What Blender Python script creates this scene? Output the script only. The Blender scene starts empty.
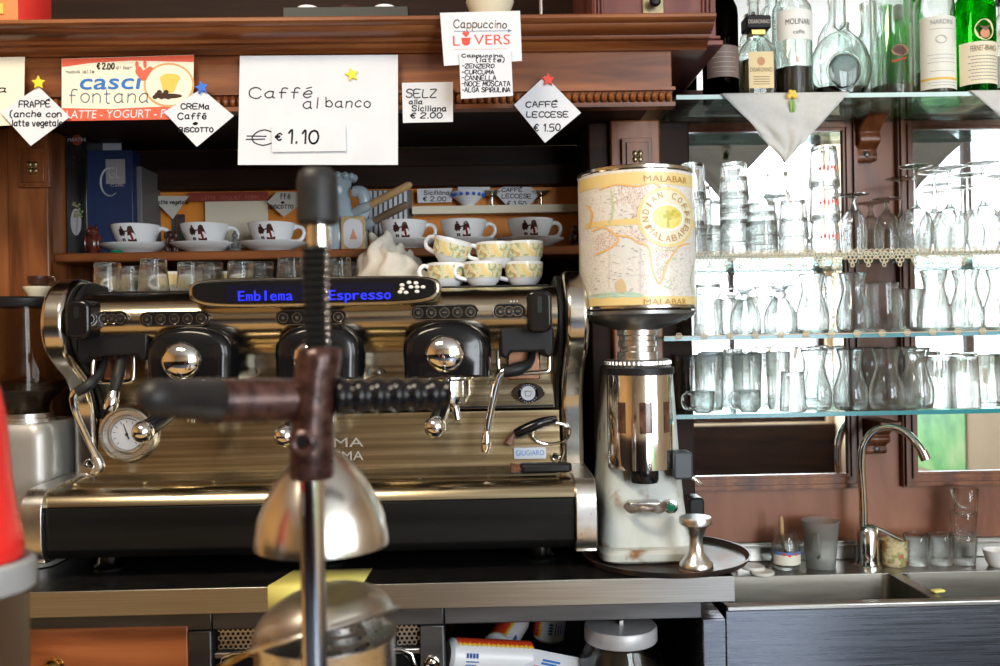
import bpy, bmesh, math, random
from mathutils import Vector, Matrix

random.seed(7)
SC = bpy.context.scene
COL = SC.collection
PI = math.pi

# ------------------------------------------------------------------ camera
FPX = 900.0
CAM = Vector((0.0, 0.0, 1.32))
YAW, ROLL = math.radians(1.2), math.radians(1.0)
_fw = Vector((math.sin(YAW), math.cos(YAW), 0))
_r0 = Vector((math.cos(YAW), -math.sin(YAW), 0))
_u0 = Vector((0, 0, 1))
_rt = _r0 * math.cos(ROLL) - _u0 * math.sin(ROLL)
_up = _u0 * math.cos(ROLL) + _r0 * math.sin(ROLL)
cam_data = bpy.data.cameras.new('camera')
cam_data.sensor_width = 36.0
cam_data.lens = 36.0 * FPX / 1000.0
cam_data.clip_start = 0.05
cam_data.dof.use_dof = True
cam_data.dof.focus_distance = 1.78
cam_data.dof.aperture_fstop = 4.6
cam = bpy.data.objects.new('camera', cam_data)
COL.objects.link(cam)
cam.matrix_world = Matrix(((_rt.x, _up.x, -_fw.x, CAM.x), (_rt.y, _up.y, -_fw.y, CAM.y),
                           (_rt.z, _up.z, -_fw.z, CAM.z), (0, 0, 0, 1)))
SC.camera = cam

def W(px, py, Y):
    """point of the plane at depth Y seen at a given spot of the photograph"""
    d = _rt * ((px - 500) / FPX) + _up * ((333 - py) / FPX) + _fw
    return CAM + d * (Y / d.y)
def S(px, Y): return px * Y / FPX

# ------------------------------------------------------------------ view, world, daylight
SC.view_settings.view_transform = 'Standard'
SC.view_settings.look = 'None'
SC.view_settings.gamma = 1.0
SC.view_settings.exposure = -0.28
SC.view_settings.use_curve_mapping = False
cy = SC.cycles
cy.max_bounces = 18; cy.transmission_bounces = 16; cy.transparent_max_bounces = 24
cy.glossy_bounces = 8; cy.diffuse_bounces = 4
cy.caustics_reflective = False; cy.caustics_refractive = False
cy.sample_clamp_indirect = 6.0
cy.use_denoising = True
cy.denoising_prefilter = 'ACCURATE'
w = bpy.data.worlds.new('sky'); SC.world = w
w.use_nodes = True
w.node_tree.nodes['Background'].inputs[0].default_value = (0.80, 0.90, 1.0, 1)
w.node_tree.nodes['Background'].inputs[1].default_value = 1.6

def area(name, loc, tgt, sx, sy, power, col):
    l = bpy.data.lights.new(name, 'AREA'); l.shape = 'RECTANGLE'; l.size = sx; l.size_y = sy
    l.energy = power; l.color = col
    o = bpy.data.objects.new(name, l); COL.objects.link(o); o.location = loc
    o.rotation_euler = (Vector(tgt) - Vector(loc)).to_track_quat('-Z', 'Y').to_euler()
    return o
# daylight outside the two windows behind the camera, and an added warm fill below the ceiling
area('daylight_window', (2.05, -3.42, 1.72), (2.05, 0.0, 1.72), 1.5, 2.3, 220, (0.89, 0.95, 1.0))
area('daylight_side', (3.12, -1.65, 1.88), (0.0, -1.65, 1.88), 2.5, 1.75, 120, (0.89, 0.95, 1.0))
area('ceiling_fill', (-0.9, 0.2, 2.88), (-0.8, 0.5, 0.0), 0.9, 0.5, 62, (1.0, 0.86, 0.66))

# ------------------------------------------------------------------ materials
MATS = {}
def mat(name, col=(.8, .8, .8), rough=.5, metal=0.0, **k):
    if name in MATS: return MATS[name]
    m = bpy.data.materials.new(name); m.use_nodes = True
    b = m.node_tree.nodes['Principled BSDF']
    b.inputs['Base Color'].default_value = (*col, 1)
    b.inputs['Roughness'].default_value = rough
    b.inputs['Metallic'].default_value = metal
    for kk, v in k.items(): b.inputs[kk.replace('_', ' ')].default_value = v
    MATS[name] = m
    return m
def emis(name, col, st):
    m = mat(name, (0, 0, 0), .5)
    b = m.node_tree.nodes['Principled BSDF']
    b.inputs['Emission Color'].default_value = (*col, 1); b.inputs['Emission Strength'].default_value = st
    return m
def noisy(name, cols, scale=(6, 6, 6), rough=(.4, .6), metal=0.0, detail=4, bump=0.0, dist=0.0, stops=None, **k):
    """colour ramp over stretched noise in object space"""
    m = mat(name, cols[0], rough[0], metal, **k)
    nt = m.node_tree; N = nt.nodes; L = nt.links; b = N['Principled BSDF']
    tc = N.new('ShaderNodeTexCoord'); mp = N.new('ShaderNodeMapping'); mp.inputs['Scale'].default_value = scale
    no = N.new('ShaderNodeTexNoise'); no.inputs['Scale'].default_value = 1; no.inputs['Detail'].default_value = detail
    no.inputs['Distortion'].default_value = dist
    cr = N.new('ShaderNodeValToRGB'); e = cr.color_ramp.elements
    n = len(cols); st = stops or [0.3 + 0.4 * i / max(1, n - 1) for i in range(n)]
    e[0].position = st[0]; e[0].color = (*cols[0], 1); e[1].position = st[-1]; e[1].color = (*cols[-1], 1)
    for i in range(1, n - 1):
        q = e.new(st[i]); q.color = (*cols[i], 1)
    mr = N.new('ShaderNodeMapRange'); mr.inputs['To Min'].default_value = rough[0]; mr.inputs['To Max'].default_value = rough[1]
    L.new(tc.outputs['Object'], mp.inputs[0]); L.new(mp.outputs[0], no.inputs['Vector'])
    L.new(no.outputs['Fac'], cr.inputs[0]); L.new(cr.outputs[0], b.inputs['Base Color'])
    L.new(no.outputs['Fac'], mr.inputs['Value']); L.new(mr.outputs[0], b.inputs['Roughness'])
    if bump:
        bp = N.new('ShaderNodeBump'); bp.inputs['Strength'].default_value = bump; bp.inputs['Distance'].default_value = .002
        L.new(no.outputs['Fac'], bp.inputs['Height']); L.new(bp.outputs[0], b.inputs['Normal'])
    return m

WOOD = noisy('walnut_wood', [(.060, .015, .005), (.19, .056, .015), (.30, .102, .028)], (2.5, 22, 30), (.28, .42), dist=.6, bump=.15)
WOODV = noisy('walnut_wood_upright', [(.060, .016, .006), (.19, .058, .017), (.30, .106, .033)], (26, 22, 2.5), (.28, .42), dist=.6, bump=.15)
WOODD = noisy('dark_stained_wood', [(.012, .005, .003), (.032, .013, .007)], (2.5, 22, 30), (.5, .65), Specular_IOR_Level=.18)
WOODR = noisy('red_mahogany', [(.11, .024, .020), (.20, .060, .045)], (24, 20, 3), (.3, .45))
WOODP = noisy('reddish_panel_wood', [(.15, .045, .020), (.25, .088, .040), (.31, .125, .062)], (9, 9, 2.2), (.35, .5), dist=.8)
WOODF = noisy('orange_drawer_wood', [(.18, .045, .014), (.32, .095, .030), (.40, .135, .045)], (3, 20, 16), (.28, .4), dist=.7)
BEIGEW = noisy('pale_wood', [(.40, .24, .10), (.55, .36, .17)], (20, 20, 20), (.45, .6))
CHROME = mat('chrome', (.80, .79, .77), .09, 1.0)
CHROMEW = noisy('worn_chrome', [(.58, .55, .49), (.72, .69, .63)], (14, 14, 14), (.13, .22), 1.0)
BRUSH = noisy('brushed_steel', [(.58, .565, .53), (.66, .645, .61)], (5, 240, 700), (.24, .33), 1.0, detail=2)
BOWLS = noisy('dull_sink_steel', [(.13, .12, .10), (.18, .17, .145)], (9, 60, 60), (.36, .5), 1.0)
RINGM = mat('dark_chrome', (.40, .38, .35), .16, 1.0)
BRASSY = noisy('golden_reflection_steel', [(.20, .155, .09), (.40, .33, .21), (.62, .53, .37)], (1.2, 40, 110), (.16, .27), 1.0, detail=3)  # light and dark reflection streaks put into the colour as bands
HEADM = noisy('polished_head_steel', [(.50, .44, .33), (.60, .54, .42)], (2.5, 160, 500), (.16, .24), 1.0, detail=2)
STEELD = noisy('dull_steel', [(.10, .10, .105), (.15, .15, .155)], (6, 40, 40), (.35, .5), 1.0)
STEELM = noisy('dark_brushed_steel', [(.33, .32, .30), (.42, .41, .385)], (5, 200, 500), (.25, .36), 1.0, detail=2)
STEELB = noisy('blue_reflection_steel', [(.20, .215, .255), (.26, .28, .325)], (6, 160, 420), (.22, .34), 1.0, detail=3)  # neutral stainless; the blue of its reflections is put into the colour
ALU = noisy('cast_aluminium', [(.62, .60, .57), (.74, .73, .71)], (40, 40, 40), (.22, .36), 1.0)
BLACKG = mat('gloss_black_plastic', (.006, .006, .007), .14, Specular_IOR_Level=.35)
BLACKM = mat('matt_black_plastic', (.011, .011, .012), .40, Specular_IOR_Level=.25)
RUBBER = noisy('dark_rubber', [(.012, .0115, .0115), (.022, .020, .019)], (60, 60, 60), (.38, .55), Specular_IOR_Level=.3)
BLACKTOP = noisy('black_worktop', [(.006, .006, .006), (.013, .012, .012)], (40, 40, 40), (.16, .30), Specular_IOR_Level=.35)
WHITE = mat('white_ceramic', (.80, .81, .82), .12)
CREAM = mat('cream_ceramic', (.75, .68, .50), .25)
PAPER = noisy('white_paper', [(.64, .655, .70), (.69, .705, .745)], (14, 14, 14), (.75, .85))
CREAMP = mat('cream_paper', (.80, .74, .58), .8)
INK = mat('black_ink', (.015, .015, .02), .6)
REDINK = mat('red_ink', (.72, .06, .04), .6)
BLUEINK = mat('blue_ink', (.012, .15, .50), .6)
GREYINK = mat('grey_ink', (.10, .16, .26), .6)
PALEINK = mat('pale_ink', (.36, .40, .46), .7)
ORANGE = mat('orange_print', (.82, .27, .03), .6)
GOLDP = mat('gold_print', (.75, .48, .08), .5)
YELLOW = mat('yellow_plastic', (.86, .66, .03), .4)
BLUEP = mat('blue_plastic', (.03, .15, .62), .35)
REDP = noisy('red_plastic', [(.70, .016, .014), (.78, .028, .022)], (20, 20, 20), (.22, .34))
NOTE = mat('yellow_note_paper', (.78, .72, .20), .75)
BROWNM = noisy('hammered_brown_enamel', [(.022, .009, .007), (.050, .020, .016), (.09, .040, .032)], (90, 90, 90), (.22, .34), .35, bump=.4)
LIGHTBODY = noisy('worn_pale_enamel', [(.24, .12, .05), (.47, .50, .46), (.58, .61, .58)], (16, 16, 12), (.28, .5), stops=[.335, .405, .66])
RUST = noisy('rusty_tray_metal', [(.035, .030, .028), (.085, .052, .035), (.19, .085, .04)], (14, 14, 14), (.3, .55), .5, stops=[.40, .55, .72])
CLOTH = noisy('unbleached_cotton', [(.50, .46, .39), (.60, .56, .49)], (40, 40, 40), (.85, .95), bump=.2)
LINEN = noisy('white_linen', [(.74, .74, .71), (.82, .82, .80)], (120, 120, 120), (.85, .95), bump=.15)
def translucent(m, f):
    nt = m.node_tree; N = nt.nodes; L = nt.links; b = N['Principled BSDF']
    t = N.new('ShaderNodeBsdfTranslucent'); t.inputs[0].default_value = (.85, .84, .80, 1)
    mx = N.new('ShaderNodeMixShader'); mx.inputs[0].default_value = f
    L.new(b.outputs[0], mx.inputs[1]); L.new(t.outputs[0], mx.inputs[2]); L.new(mx.outputs[0], N['Material Output'].inputs[0])
translucent(LINEN, .35)
LACE = mat('ecru_lace', (.72, .62, .44), .85)
NAVY = mat('navy_book_cloth', (.006, .022, .080), .45)
COFFEE = mat('coffee_brown', (.045, .016, .010), .3)
SLATE = mat('slate_grey', (.13, .13, .13), .5)
LCD = emis('lcd_blue_glyphs', (.006, .02, 1.0), 2.0)
LIQ = mat('amber_liquid', (.20, .06, .02), .08)
LIQC = mat('cola_liquid', (.05, .018, .010), .08)
TEAL = mat('tea_green_gem', (.0, .22, .12), .2)
MIRROR = mat('mirror_silver', (.88, .89, .88), .012, 1.0)

def glassmat(name, tint=(1, 1, 1), rough=0.0, clear=.2, ior=1.45):
    if name in MATS: return MATS[name]
    m = bpy.data.materials.new(name); m.use_nodes = True
    nt = m.node_tree; N = nt.nodes; L = nt.links
    N.remove(N['Principled BSDF'])
    out = N['Material Output']
    g = N.new('ShaderNodeBsdfGlass'); g.inputs['Color'].default_value = (*tint, 1); g.inputs['Roughness'].default_value = rough
    g.inputs['IOR'].default_value = ior
    t = N.new('ShaderNodeBsdfTransparent'); t.inputs['Color'].default_value = (*tint, 1)
    mx = N.new('ShaderNodeMixShader'); mx.inputs[0].default_value = clear
    L.new(g.outputs[0], mx.inputs[1]); L.new(t.outputs[0], mx.inputs[2]); L.new(mx.outputs[0], out.inputs[0])
    MATS[name] = m
    return m
GLASS = glassmat('clear_glass', (.985, .992, .99))
GLASSB = glassmat('bottle_glass', (.95, .975, .965), clear=.1)
GLASSG = glassmat('green_bottle_glass', (.10, .72, .12), clear=.15)
GLASSD = glassmat('dark_bottle_glass', (.05, .035, .03), clear=.2)
GLASST = glassmat('blue_green_shelf_glass', (.86, .97, .955), clear=.55)
GLASSE = mat('shelf_glass_edge', (.010, .20, .24), .15)
GLASSF = mat('frosted_plastic', (.70, .71, .68), .30, Transmission_Weight=.82, IOR=1.12)
GLASSC = glassmat('canister_plastic', (.84, .83, .81), .28, clear=.25)
GLASSS = glassmat('smoky_plastic', (.72, .70, .66), .02, clear=.6)
def meshmat():
    m = bpy.data.materials.new('wire_mesh'); m.use_nodes = True
    nt = m.node_tree; N = nt.nodes; L = nt.links; b = N['Principled BSDF']
    b.inputs['Base Color'].default_value = (.50, .45, .38, 1); b.inputs['Metallic'].default_value = 1; b.inputs['Roughness'].default_value = .35
    tc = N.new('ShaderNodeTexCoord'); mp = N.new('ShaderNodeMapping'); mp.inputs['Scale'].default_value = (420, 420, 420)
    wv = N.new('ShaderNodeTexWave'); wv.bands_direction = 'X'; wv2 = N.new('ShaderNodeTexWave'); wv2.bands_direction = 'Y'
    mxm = N.new('ShaderNodeMath'); mxm.operation = 'MAXIMUM'
    gt = N.new('ShaderNodeMath'); gt.operation = 'GREATER_THAN'; gt.inputs[1].default_value = .42
    t = N.new('ShaderNodeBsdfTransparent'); mx = N.new('ShaderNodeMixShader')
    L.new(tc.outputs['Object'], mp.inputs[0]); L.new(mp.outputs[0], wv.inputs[0]); L.new(mp.outputs[0], wv2.inputs[0])
    for q in (wv, wv2): q.inputs['Scale'].default_value = 1.0
    L.new(wv.outputs['Fac'], mxm.inputs[0]); L.new(wv2.outputs['Fac'], mxm.inputs[1]); L.new(mxm.outputs[0], gt.inputs[0])
    L.new(gt.outputs[0], mx.inputs[0]); L.new(t.outputs[0], mx.inputs[1]); L.new(b.outputs[0], mx.inputs[2])
    L.new(mx.outputs[0], N['Material Output'].inputs[0])
    return m
WIRE = meshmat()
MAP = noisy('old_map_print', [(.75, .50, .18), (.80, .70, .48), (.84, .80, .70), (.70, .78, .70), (.72, .40, .16)], (22, 22, 30), (.3, .4), dist=1.5, detail=6)
CUPMAP = noisy('gold_map_transfer', [(.80, .62, .25), (.80, .74, .55), (.35, .50, .25), (.72, .30, .12)], (70, 70, 70), (.15, .2), dist=1.5, stops=[.35, .48, .58, .66])

# ------------------------------------------------------------------ mesh builder
def spline(pts, n=6, closed=False):
    P = [Vector(p) for p in pts]; out = []; m = len(P)
    rng = range(m) if closed else range(m - 1)
    for i in rng:
        p1, p2 = P[i], P[(i + 1) % m]
        p0 = P[i - 1] if (closed or i > 0) else p1
        p3 = P[(i + 2) % m] if (closed or i + 2 < m) else p2
        for k in range(n):
            t = k / n
            out.append(.5 * ((2 * p1) + (p2 - p0) * t + (2 * p0 - 5 * p1 + 4 * p2 - p3) * t * t + (3 * p1 - p0 - 3 * p2 + p3) * t ** 3))
    if not closed: out.append(P[-1])
    return out
def rrect(x0, x1, z0, z1, r, n=6):
    r = min(r, (x1 - x0) / 2 - 1e-5, (z1 - z0) / 2 - 1e-5); out = []
    for cx, cz, a in ((x1 - r, z1 - r, 0), (x0 + r, z1 - r, 90), (x0 + r, z0 + r, 180), (x1 - r, z0 + r, 270)):
        for k in range(n + 1):
            t = math.radians(a + 90 * k / n); out.append((cx + r * math.cos(t), cz + r * math.sin(t)))
    return out
def star(cx, cz, R, r, n=5, a0=90):
    return [(cx + (R if k % 2 == 0 else r) * math.cos(math.radians(a0 + 180 * k / n)),
             cz + (R if k % 2 == 0 else r) * math.sin(math.radians(a0 + 180 * k / n))) for k in range(2 * n)]
def ell(cx, cz, rx, rz, n=32):
    return [(cx + rx * math.cos(2 * PI * k / n), cz + rz * math.sin(2 * PI * k / n)) for k in range(n)]
_TXT = {}
def text2d(body):
    if body in _TXT: return _TXT[body]
    c = bpy.data.curves.new('lettering', 'FONT'); c.body = body; c.size = 1; c.resolution_u = 3
    o = bpy.data.objects.new('lettering', c); COL.objects.link(o)
    dg = bpy.context.evaluated_depsgraph_get()
    me = bpy.data.meshes.new_from_object(o.evaluated_get(dg))
    vs = [(v.co.x, v.co.y) for v in me.vertices]; fs = [tuple(p.vertices) for p in me.polygons]
    bpy.data.objects.remove(o); bpy.data.curves.remove(c); bpy.data.meshes.remove(me)
    x0 = min(v[0] for v in vs); x1 = max(v[0] for v in vs)
    vs = [((x - x0) / (x1 - x0), y) for x, y in vs]
    _TXT[body] = (vs, fs)
    return _TXT[body]
FONT = {}
for ln in '''A:0,0 2,6 4,0|.7,2.2 3.3,2.2
B:0,0 0,6 2.6,6 3.6,5 2.6,3.3 0,3.2|2.6,3.3 4,1.7 2.8,0 0,0
C:4,5 3,6 1.4,6 0,4.4 0,1.6 1.4,0 3,0 4,1
D:0,0 0,6 2.2,6 4,4.2 4,1.8 2.2,0 0,0
E:4,6 0,6 0,0 4,0|0,3 3,3
F:4,6 0,6 0,0|0,3 3,3
G:4,5 3,6 1.4,6 0,4.4 0,1.6 1.4,0 3,0 4,1.2 4,2.8 2.4,2.8
H:0,0 0,6|4,0 4,6|0,3 4,3
I:.6,0 .6,6
L:0,6 0,0 3.6,0
M:0,0 .4,6 2.2,2 4,6 4.4,0
N:0,0 0,6 4,0 4,6
O:2,6 .6,5.2 0,3 .6,.8 2,0 3.4,.8 4,3 3.4,5.2 2,6
P:0,0 0,6 2.8,6 4,4.8 2.8,3 0,3
R:0,0 0,6 2.8,6 4,4.8 2.8,3 0,3|1.8,3 4,0
S:4,5 2.8,6 1,6 0,4.7 1,3.4 3,2.8 4,1.5 3,0 1,0 0,1
T:0,6 4,6|2,6 2,0
U:0,6 0,1.4 1.2,0 2.8,0 4,1.4 4,6
V:0,6 2,0 4,6
Z:0,6 4,6 0,0 4,0
0:2,6 .6,5.2 0,3 .6,.8 2,0 3.4,.8 4,3 3.4,5.2 2,6
1:.6,4.6 2,6 2,0
2:0,4.8 1,6 3,6 4,4.6 3,3 0,0 4,0
5:3.8,6 .4,6 .2,3.4 2.6,3.6 4,2 3,.2 .2,0
€:4,5 2.8,6 1.4,5 .8,3 1.4,1 2.8,0 4,1|0,3.6 3,3.6|0,2.4 2.8,2.4
a:3,3.4 1.6,4 .2,2.6 .2,1 1.4,0 3,1|3,4 3,.6 3.6,0
b:0,6 0,0|0,2.6 1.6,4 3,2.6 3,1 1.6,0 0,1
c:3,3.2 1.8,4 .2,2.4 .4,.8 1.8,0 3,.8
d:3,6 3,0|3,2.6 1.6,4 .2,2.6 .2,1 1.6,0 3,1
e:.2,2 3,2.2 2.6,3.6 1.4,4 .2,2.6 .3,1 1.6,0 3,.8
f:3,5.6 2,6 1,5 1,0|0,3.4 2.4,3.4
g:3,3.4 1.6,4 .2,2.6 .2,1 1.4,0 3,1|3,4 3,-1 2,-2 .4,-1.6
h:0,6 0,0|0,2.8 1.4,4 2.8,3 2.8,0
i:.6,4 .6,0|.6,5.2 .6,5.7
l:.6,6 .6,0
m:0,4 0,0|0,2.8 1,4 2,3 2,0|2,2.8 3,4 4,3 4,0
n:0,4 0,0|0,2.8 1.4,4 2.8,3 2.8,0
o:1.6,4 .2,3 .2,1 1.6,0 3,1 3,3 1.6,4
p:0,4 0,-2|0,3 1.6,4 3,2.8 3,1 1.6,0 0,1
r:0,4 0,0|0,2.6 1.2,4 2.4,3.8
s:2.8,3.4 1.6,4 .3,3.2 2.6,1.4 2.4,.4 1.2,0 .2,.6
t:1,5.6 1,.6 2.2,0|0,4 2.4,4
u:0,4 0,1 1.2,0 2.8,1|2.8,4 2.8,0
v:0,4 1.5,0 3,4
(:1.6,7 .3,5 .2,1.5 1.4,-1
):0,7 1.3,5 1.3,1.5 .1,-1
-:0,3 2.4,3
.:.4,0 .8,.4
!:.6,6 .6,1.8|.6,.4 .6,0'''.split('\n'):
    k_, v_ = ln[0], ln[2:]
    FONT[k_] = [[tuple(map(float, q.split(','))) for q in s_.split()] for s_ in v_.split('|')]
FONT['È'] = FONT['E'] + [[(1, 7), (3.4, 7.6)]]
FONT['è'] = FONT['e'] + [[(.8, 5.4), (2.6, 6)]]

class MB:
    def __init__(s): s.v = []; s.f = []
    def add(s, vs, fs, M=None):
        o = len(s.v)
        s.v += [tuple(M @ Vector(p)) if M else tuple(p) for p in vs]
        s.f += [tuple(o + i for i in f) for f in fs]
        return s
    def span(s, x0, x1, y0, y1, z0, z1, M=None):
        vs = [(x, y, z) for x in (x0, x1) for y in (y0, y1) for z in (z0, z1)]
        return s.add(vs, [(0, 1, 3, 2), (4, 6, 7, 5), (0, 4, 5, 1), (2, 3, 7, 6), (0, 2, 6, 4), (1, 5, 7, 3)], M)
    def box(s, c, d, M=None):
        return s.span(c[0] - d[0] / 2, c[0] + d[0] / 2, c[1] - d[1] / 2, c[1] + d[1] / 2, c[2] - d[2] / 2, c[2] + d[2] / 2, M)
    def rings(s, R, cap0=True, cap1=True):
        vs = []; idx = []
        for r in R:
            idx.append(list(range(len(vs), len(vs) + len(r)))); vs += [tuple(p) for p in r]
        fs = []
        for a, b in zip(idx, idx[1:]):
            if len(a) == 1 and len(b) == 1: continue
            n = max(len(a), len(b))
            for k in range(n):
                j = (k + 1) % n
                if len(a) == 1: fs.append((a[0], b[j], b[k]))
                elif len(b) == 1: fs.append((a[k], a[j], b[0]))
                else: fs.append((a[k], a[j], b[j], b[k]))
        if cap0 and len(idx[0]) > 2: fs.append(tuple(reversed(idx[0])))
        if cap1 and len(idx[-1]) > 2: fs.append(tuple(idx[-1]))
        return s.add(vs, fs)
    def lathe(s, prof, c=(0, 0, 0), axis=(0, 0, 1), seg=32, sx=1, sy=1):
        q = Vector((0, 0, 1)).rotation_difference(Vector(axis).normalized()); c = Vector(c)
        R = []
        for r, z in prof:
            if r < 1e-6: R.append([c + q @ Vector((0, 0, z))])
            else: R.append([c + q @ Vector((r * sx * math.cos(2 * PI * k / seg), r * sy * math.sin(2 * PI * k / seg), z)) for k in range(seg)])
        return s.rings(R)
    def tube(s, pts, r, seg=12, sm=0):
        if sm: pts = spline(pts, sm)
        P = [Vector(p) for p in pts]
        if not isinstance(r, (list, tuple)): P = [p for i, p in enumerate(P) if i == 0 or (p - P[i - 1]).length > 1e-6]
        n = len(P)
        rr = r if isinstance(r, (list, tuple)) else [r] * n
        if len(rr) != n:
            m = len(rr); rr = [rr[min(m - 2, int(i * (m - 1) / (n - 1)))] * (1 - (i * (m - 1) / (n - 1) - min(m - 2, int(i * (m - 1) / (n - 1))))) + rr[min(m - 2, int(i * (m - 1) / (n - 1))) + 1] * (i * (m - 1) / (n - 1) - min(m - 2, int(i * (m - 1) / (n - 1)))) for i in range(n)]
        T = [(P[min(i + 1, n - 1)] - P[max(i - 1, 0)]).normalized() for i in range(n)]
        u = T[0].orthogonal().normalized(); R = []
        for i in range(n):
            u = (u - T[i] * u.dot(T[i])).normalized(); v = T[i].cross(u)
            R.append([P[i] + rr[i] * (u * math.cos(2 * PI * k / seg) + v * math.sin(2 * PI * k / seg)) for k in range(seg)])
        return s.rings(R)
    def prism(s, poly, ax, a, b):
        def mk(p, t):
            return {'x': (t, p[0], p[1]), 'y': (p[0], t, p[1]), 'z': (p[0], p[1], t)}[ax]
        return s.rings([[mk(p, a) for p in poly], [mk(p, b) for p in poly]])
    def sphere(s, c, r, seg=24, rg=12):
        rx, ry, rz = r if isinstance(r, (list, tuple)) else (r, r, r)
        R = []
        for i in range(rg + 1):
            t = PI * i / rg - PI / 2
            if i in (0, rg): R.append([(c[0], c[1], c[2] + rz * math.sin(t))])
            else: R.append([(c[0] + rx * math.cos(t) * math.cos(2 * PI * k / seg), c[1] + ry * math.cos(t) * math.sin(2 * PI * k / seg), c[2] + rz * math.sin(t)) for k in range(seg)])
        return s.rings(R)
    def torus(s, c, Rr, r, axis=(0, 0, 1), seg=32, n=8, sx=1, sy=1):
        q = Vector((0, 0, 1)).rotation_difference(Vector(axis).normalized()); c = Vector(c)
        vs = []; fs = []
        for i in range(seg):
            a = 2 * PI * i / seg
            for k in range(n):
                b = 2 * PI * k / n
                vs.append(c + q @ Vector(((Rr + r * math.cos(b)) * math.cos(a) * sx, (Rr + r * math.cos(b)) * math.sin(a) * sy, r * math.sin(b))))
                fs.append((i * n + k, ((i + 1) % seg) * n + k, ((i + 1) % seg) * n + (k + 1) % n, i * n + (k + 1) % n))
        return s.add(vs, fs)
    def flat(s, poly, y, wrap=None):
        n = len(s.v)
        for x, z in poly: s.v.append(wrap(x, z) if wrap else (x, y, z))
        s.f.append(tuple(range(n, n + len(poly))))
        return s
    def text(s, body, x0, z0, w_, h, y, wrap=None, shear=0.0):
        """printed lettering: left x0, baseline z0, width w_, cap height h"""
        vs, fs = text2d(body); k = h / .69
        P = [(x0 + a * w_ + shear * b * k, z0 + b * k) for a, b in vs]
        return s.add([wrap(x, z) if wrap else (x, y, z) for x, z in P], fs)
    def hand(s, body, x0, z0, w_, h, y, lw=.0011, jit=.05, M=None):
        """pen-written lettering as thin strokes"""
        tot = 0; pos = []
        for ch in body:
            if ch == ' ': tot += 2.6; pos.append(None); continue
            g = FONT[ch]; wd = max(p[0] for st in g for p in st); pos.append((tot, g)); tot += wd + 1.5
        tot -= 1.5; kx = w_ / tot; kz = h / 6
        for it in pos:
            if not it: continue
            ox, g = it; dz = random.uniform(-.3, .3); sk = random.uniform(-.02, .12)
            for st in g:
                pts = [Vector((x0 + kx * (ox + p[0] + sk * p[1] + random.uniform(-jit, jit) * 2), 0, z0 + kz * (p[1] + dz + random.uniform(-jit, jit) * 2))) for p in st]
                if len(pts) > 2: pts = spline(pts, 3)
                for a, b in zip(pts, pts[1:]):
                    d = b - a
                    if d.length < 1e-7: continue
                    d.normalize(); nn = Vector((-d.z, 0, d.x)) * lw / 2; e = d * lw * .35
                    q = [a - e + nn, a - e - nn, b + e - nn, b + e + nn]
                    s.add([(p.x, y, p.z) for p in q], [(0, 1, 2, 3)], M)
        return s
    def build(s, name, m, parent=None, world=False, bevel=0, seg=2, smooth=38, label=None, solid=0, sub=0, recalc=True):
        off = Vector((0, 0, 0))
        if world:
            p = parent
            while p: off += p.location; p = p.parent
        vs = [(x - off.x, y - off.y, z - off.z) for x, y, z in s.v] if world else s.v
        me = bpy.data.meshes.new(name); me.from_pydata(vs, [], s.f); me.update()
        if recalc:
            bm = bmesh.new(); bm.from_mesh(me); bmesh.ops.recalc_face_normals(bm, faces=bm.faces); bm.to_mesh(me); bm.free()
        if smooth:
            me.polygons.foreach_set('use_smooth', [True] * len(me.polygons))
            me.set_sharp_from_angle(angle=math.radians(smooth))
        me.materials.append(m)
        o = bpy.data.objects.new(name, me); COL.objects.link(o)
        if parent: o.parent = parent
        if solid:
            q = o.modifiers.new('thickness', 'SOLIDIFY'); q.thickness = solid
        if bevel:
            q = o.modifiers.new('bevel', 'BEVEL'); q.width = bevel; q.segments = seg; q.limit_method = 'ANGLE'; q.angle_limit = math.radians(30)
        if sub:
            q = o.modifiers.new('subdivision', 'SUBSURF'); q.levels = sub; q.render_levels = sub
        if label: o['label'] = label
        return o

def thing(name, label, cat, loc=(0, 0, 0), rz=0, group=None):
    o = bpy.data.objects.new(name, None); COL.objects.link(o); o.empty_display_size = .05
    o.location = loc; o.rotation_euler = (0, 0, rz); o['label'] = label; o['category'] = cat
    if group: o['group'] = group
    return o
def tag(o, label, cat, group=None, kind=None):
    o['label'] = label; o['category'] = cat
    if group: o['group'] = group
    if kind: o['kind'] = kind
    return o
def struct(o): o['kind'] = 'structure'; return o
def copy_tree(o, parent=None):
    c = o.copy(); COL.objects.link(c)
    if parent: c.parent = parent
    for ch in list(o.children): copy_tree(ch, c)
    return c
PLACED = {}
def place(key, maker, loc, label, rz=0, group=None, scale=1.0, rx=0):
    """first call builds the thing, later calls copy it with its parts"""
    if key not in PLACED: o = PLACED[key] = maker()
    else: o = copy_tree(PLACED[key])
    o.location = loc; o.rotation_euler = (rx, 0, rz); o.scale = (scale,) * 3 if not isinstance(scale, tuple) else scale
    o['label'] = label
    if group: o['group'] = group
    return o
ORD = ['first', 'second', 'third', 'fourth', 'fifth', 'sixth', 'seventh', 'eighth', 'ninth', 'tenth', 'eleventh', 'twelfth', 'thirteenth', 'fourteenth']
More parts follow.
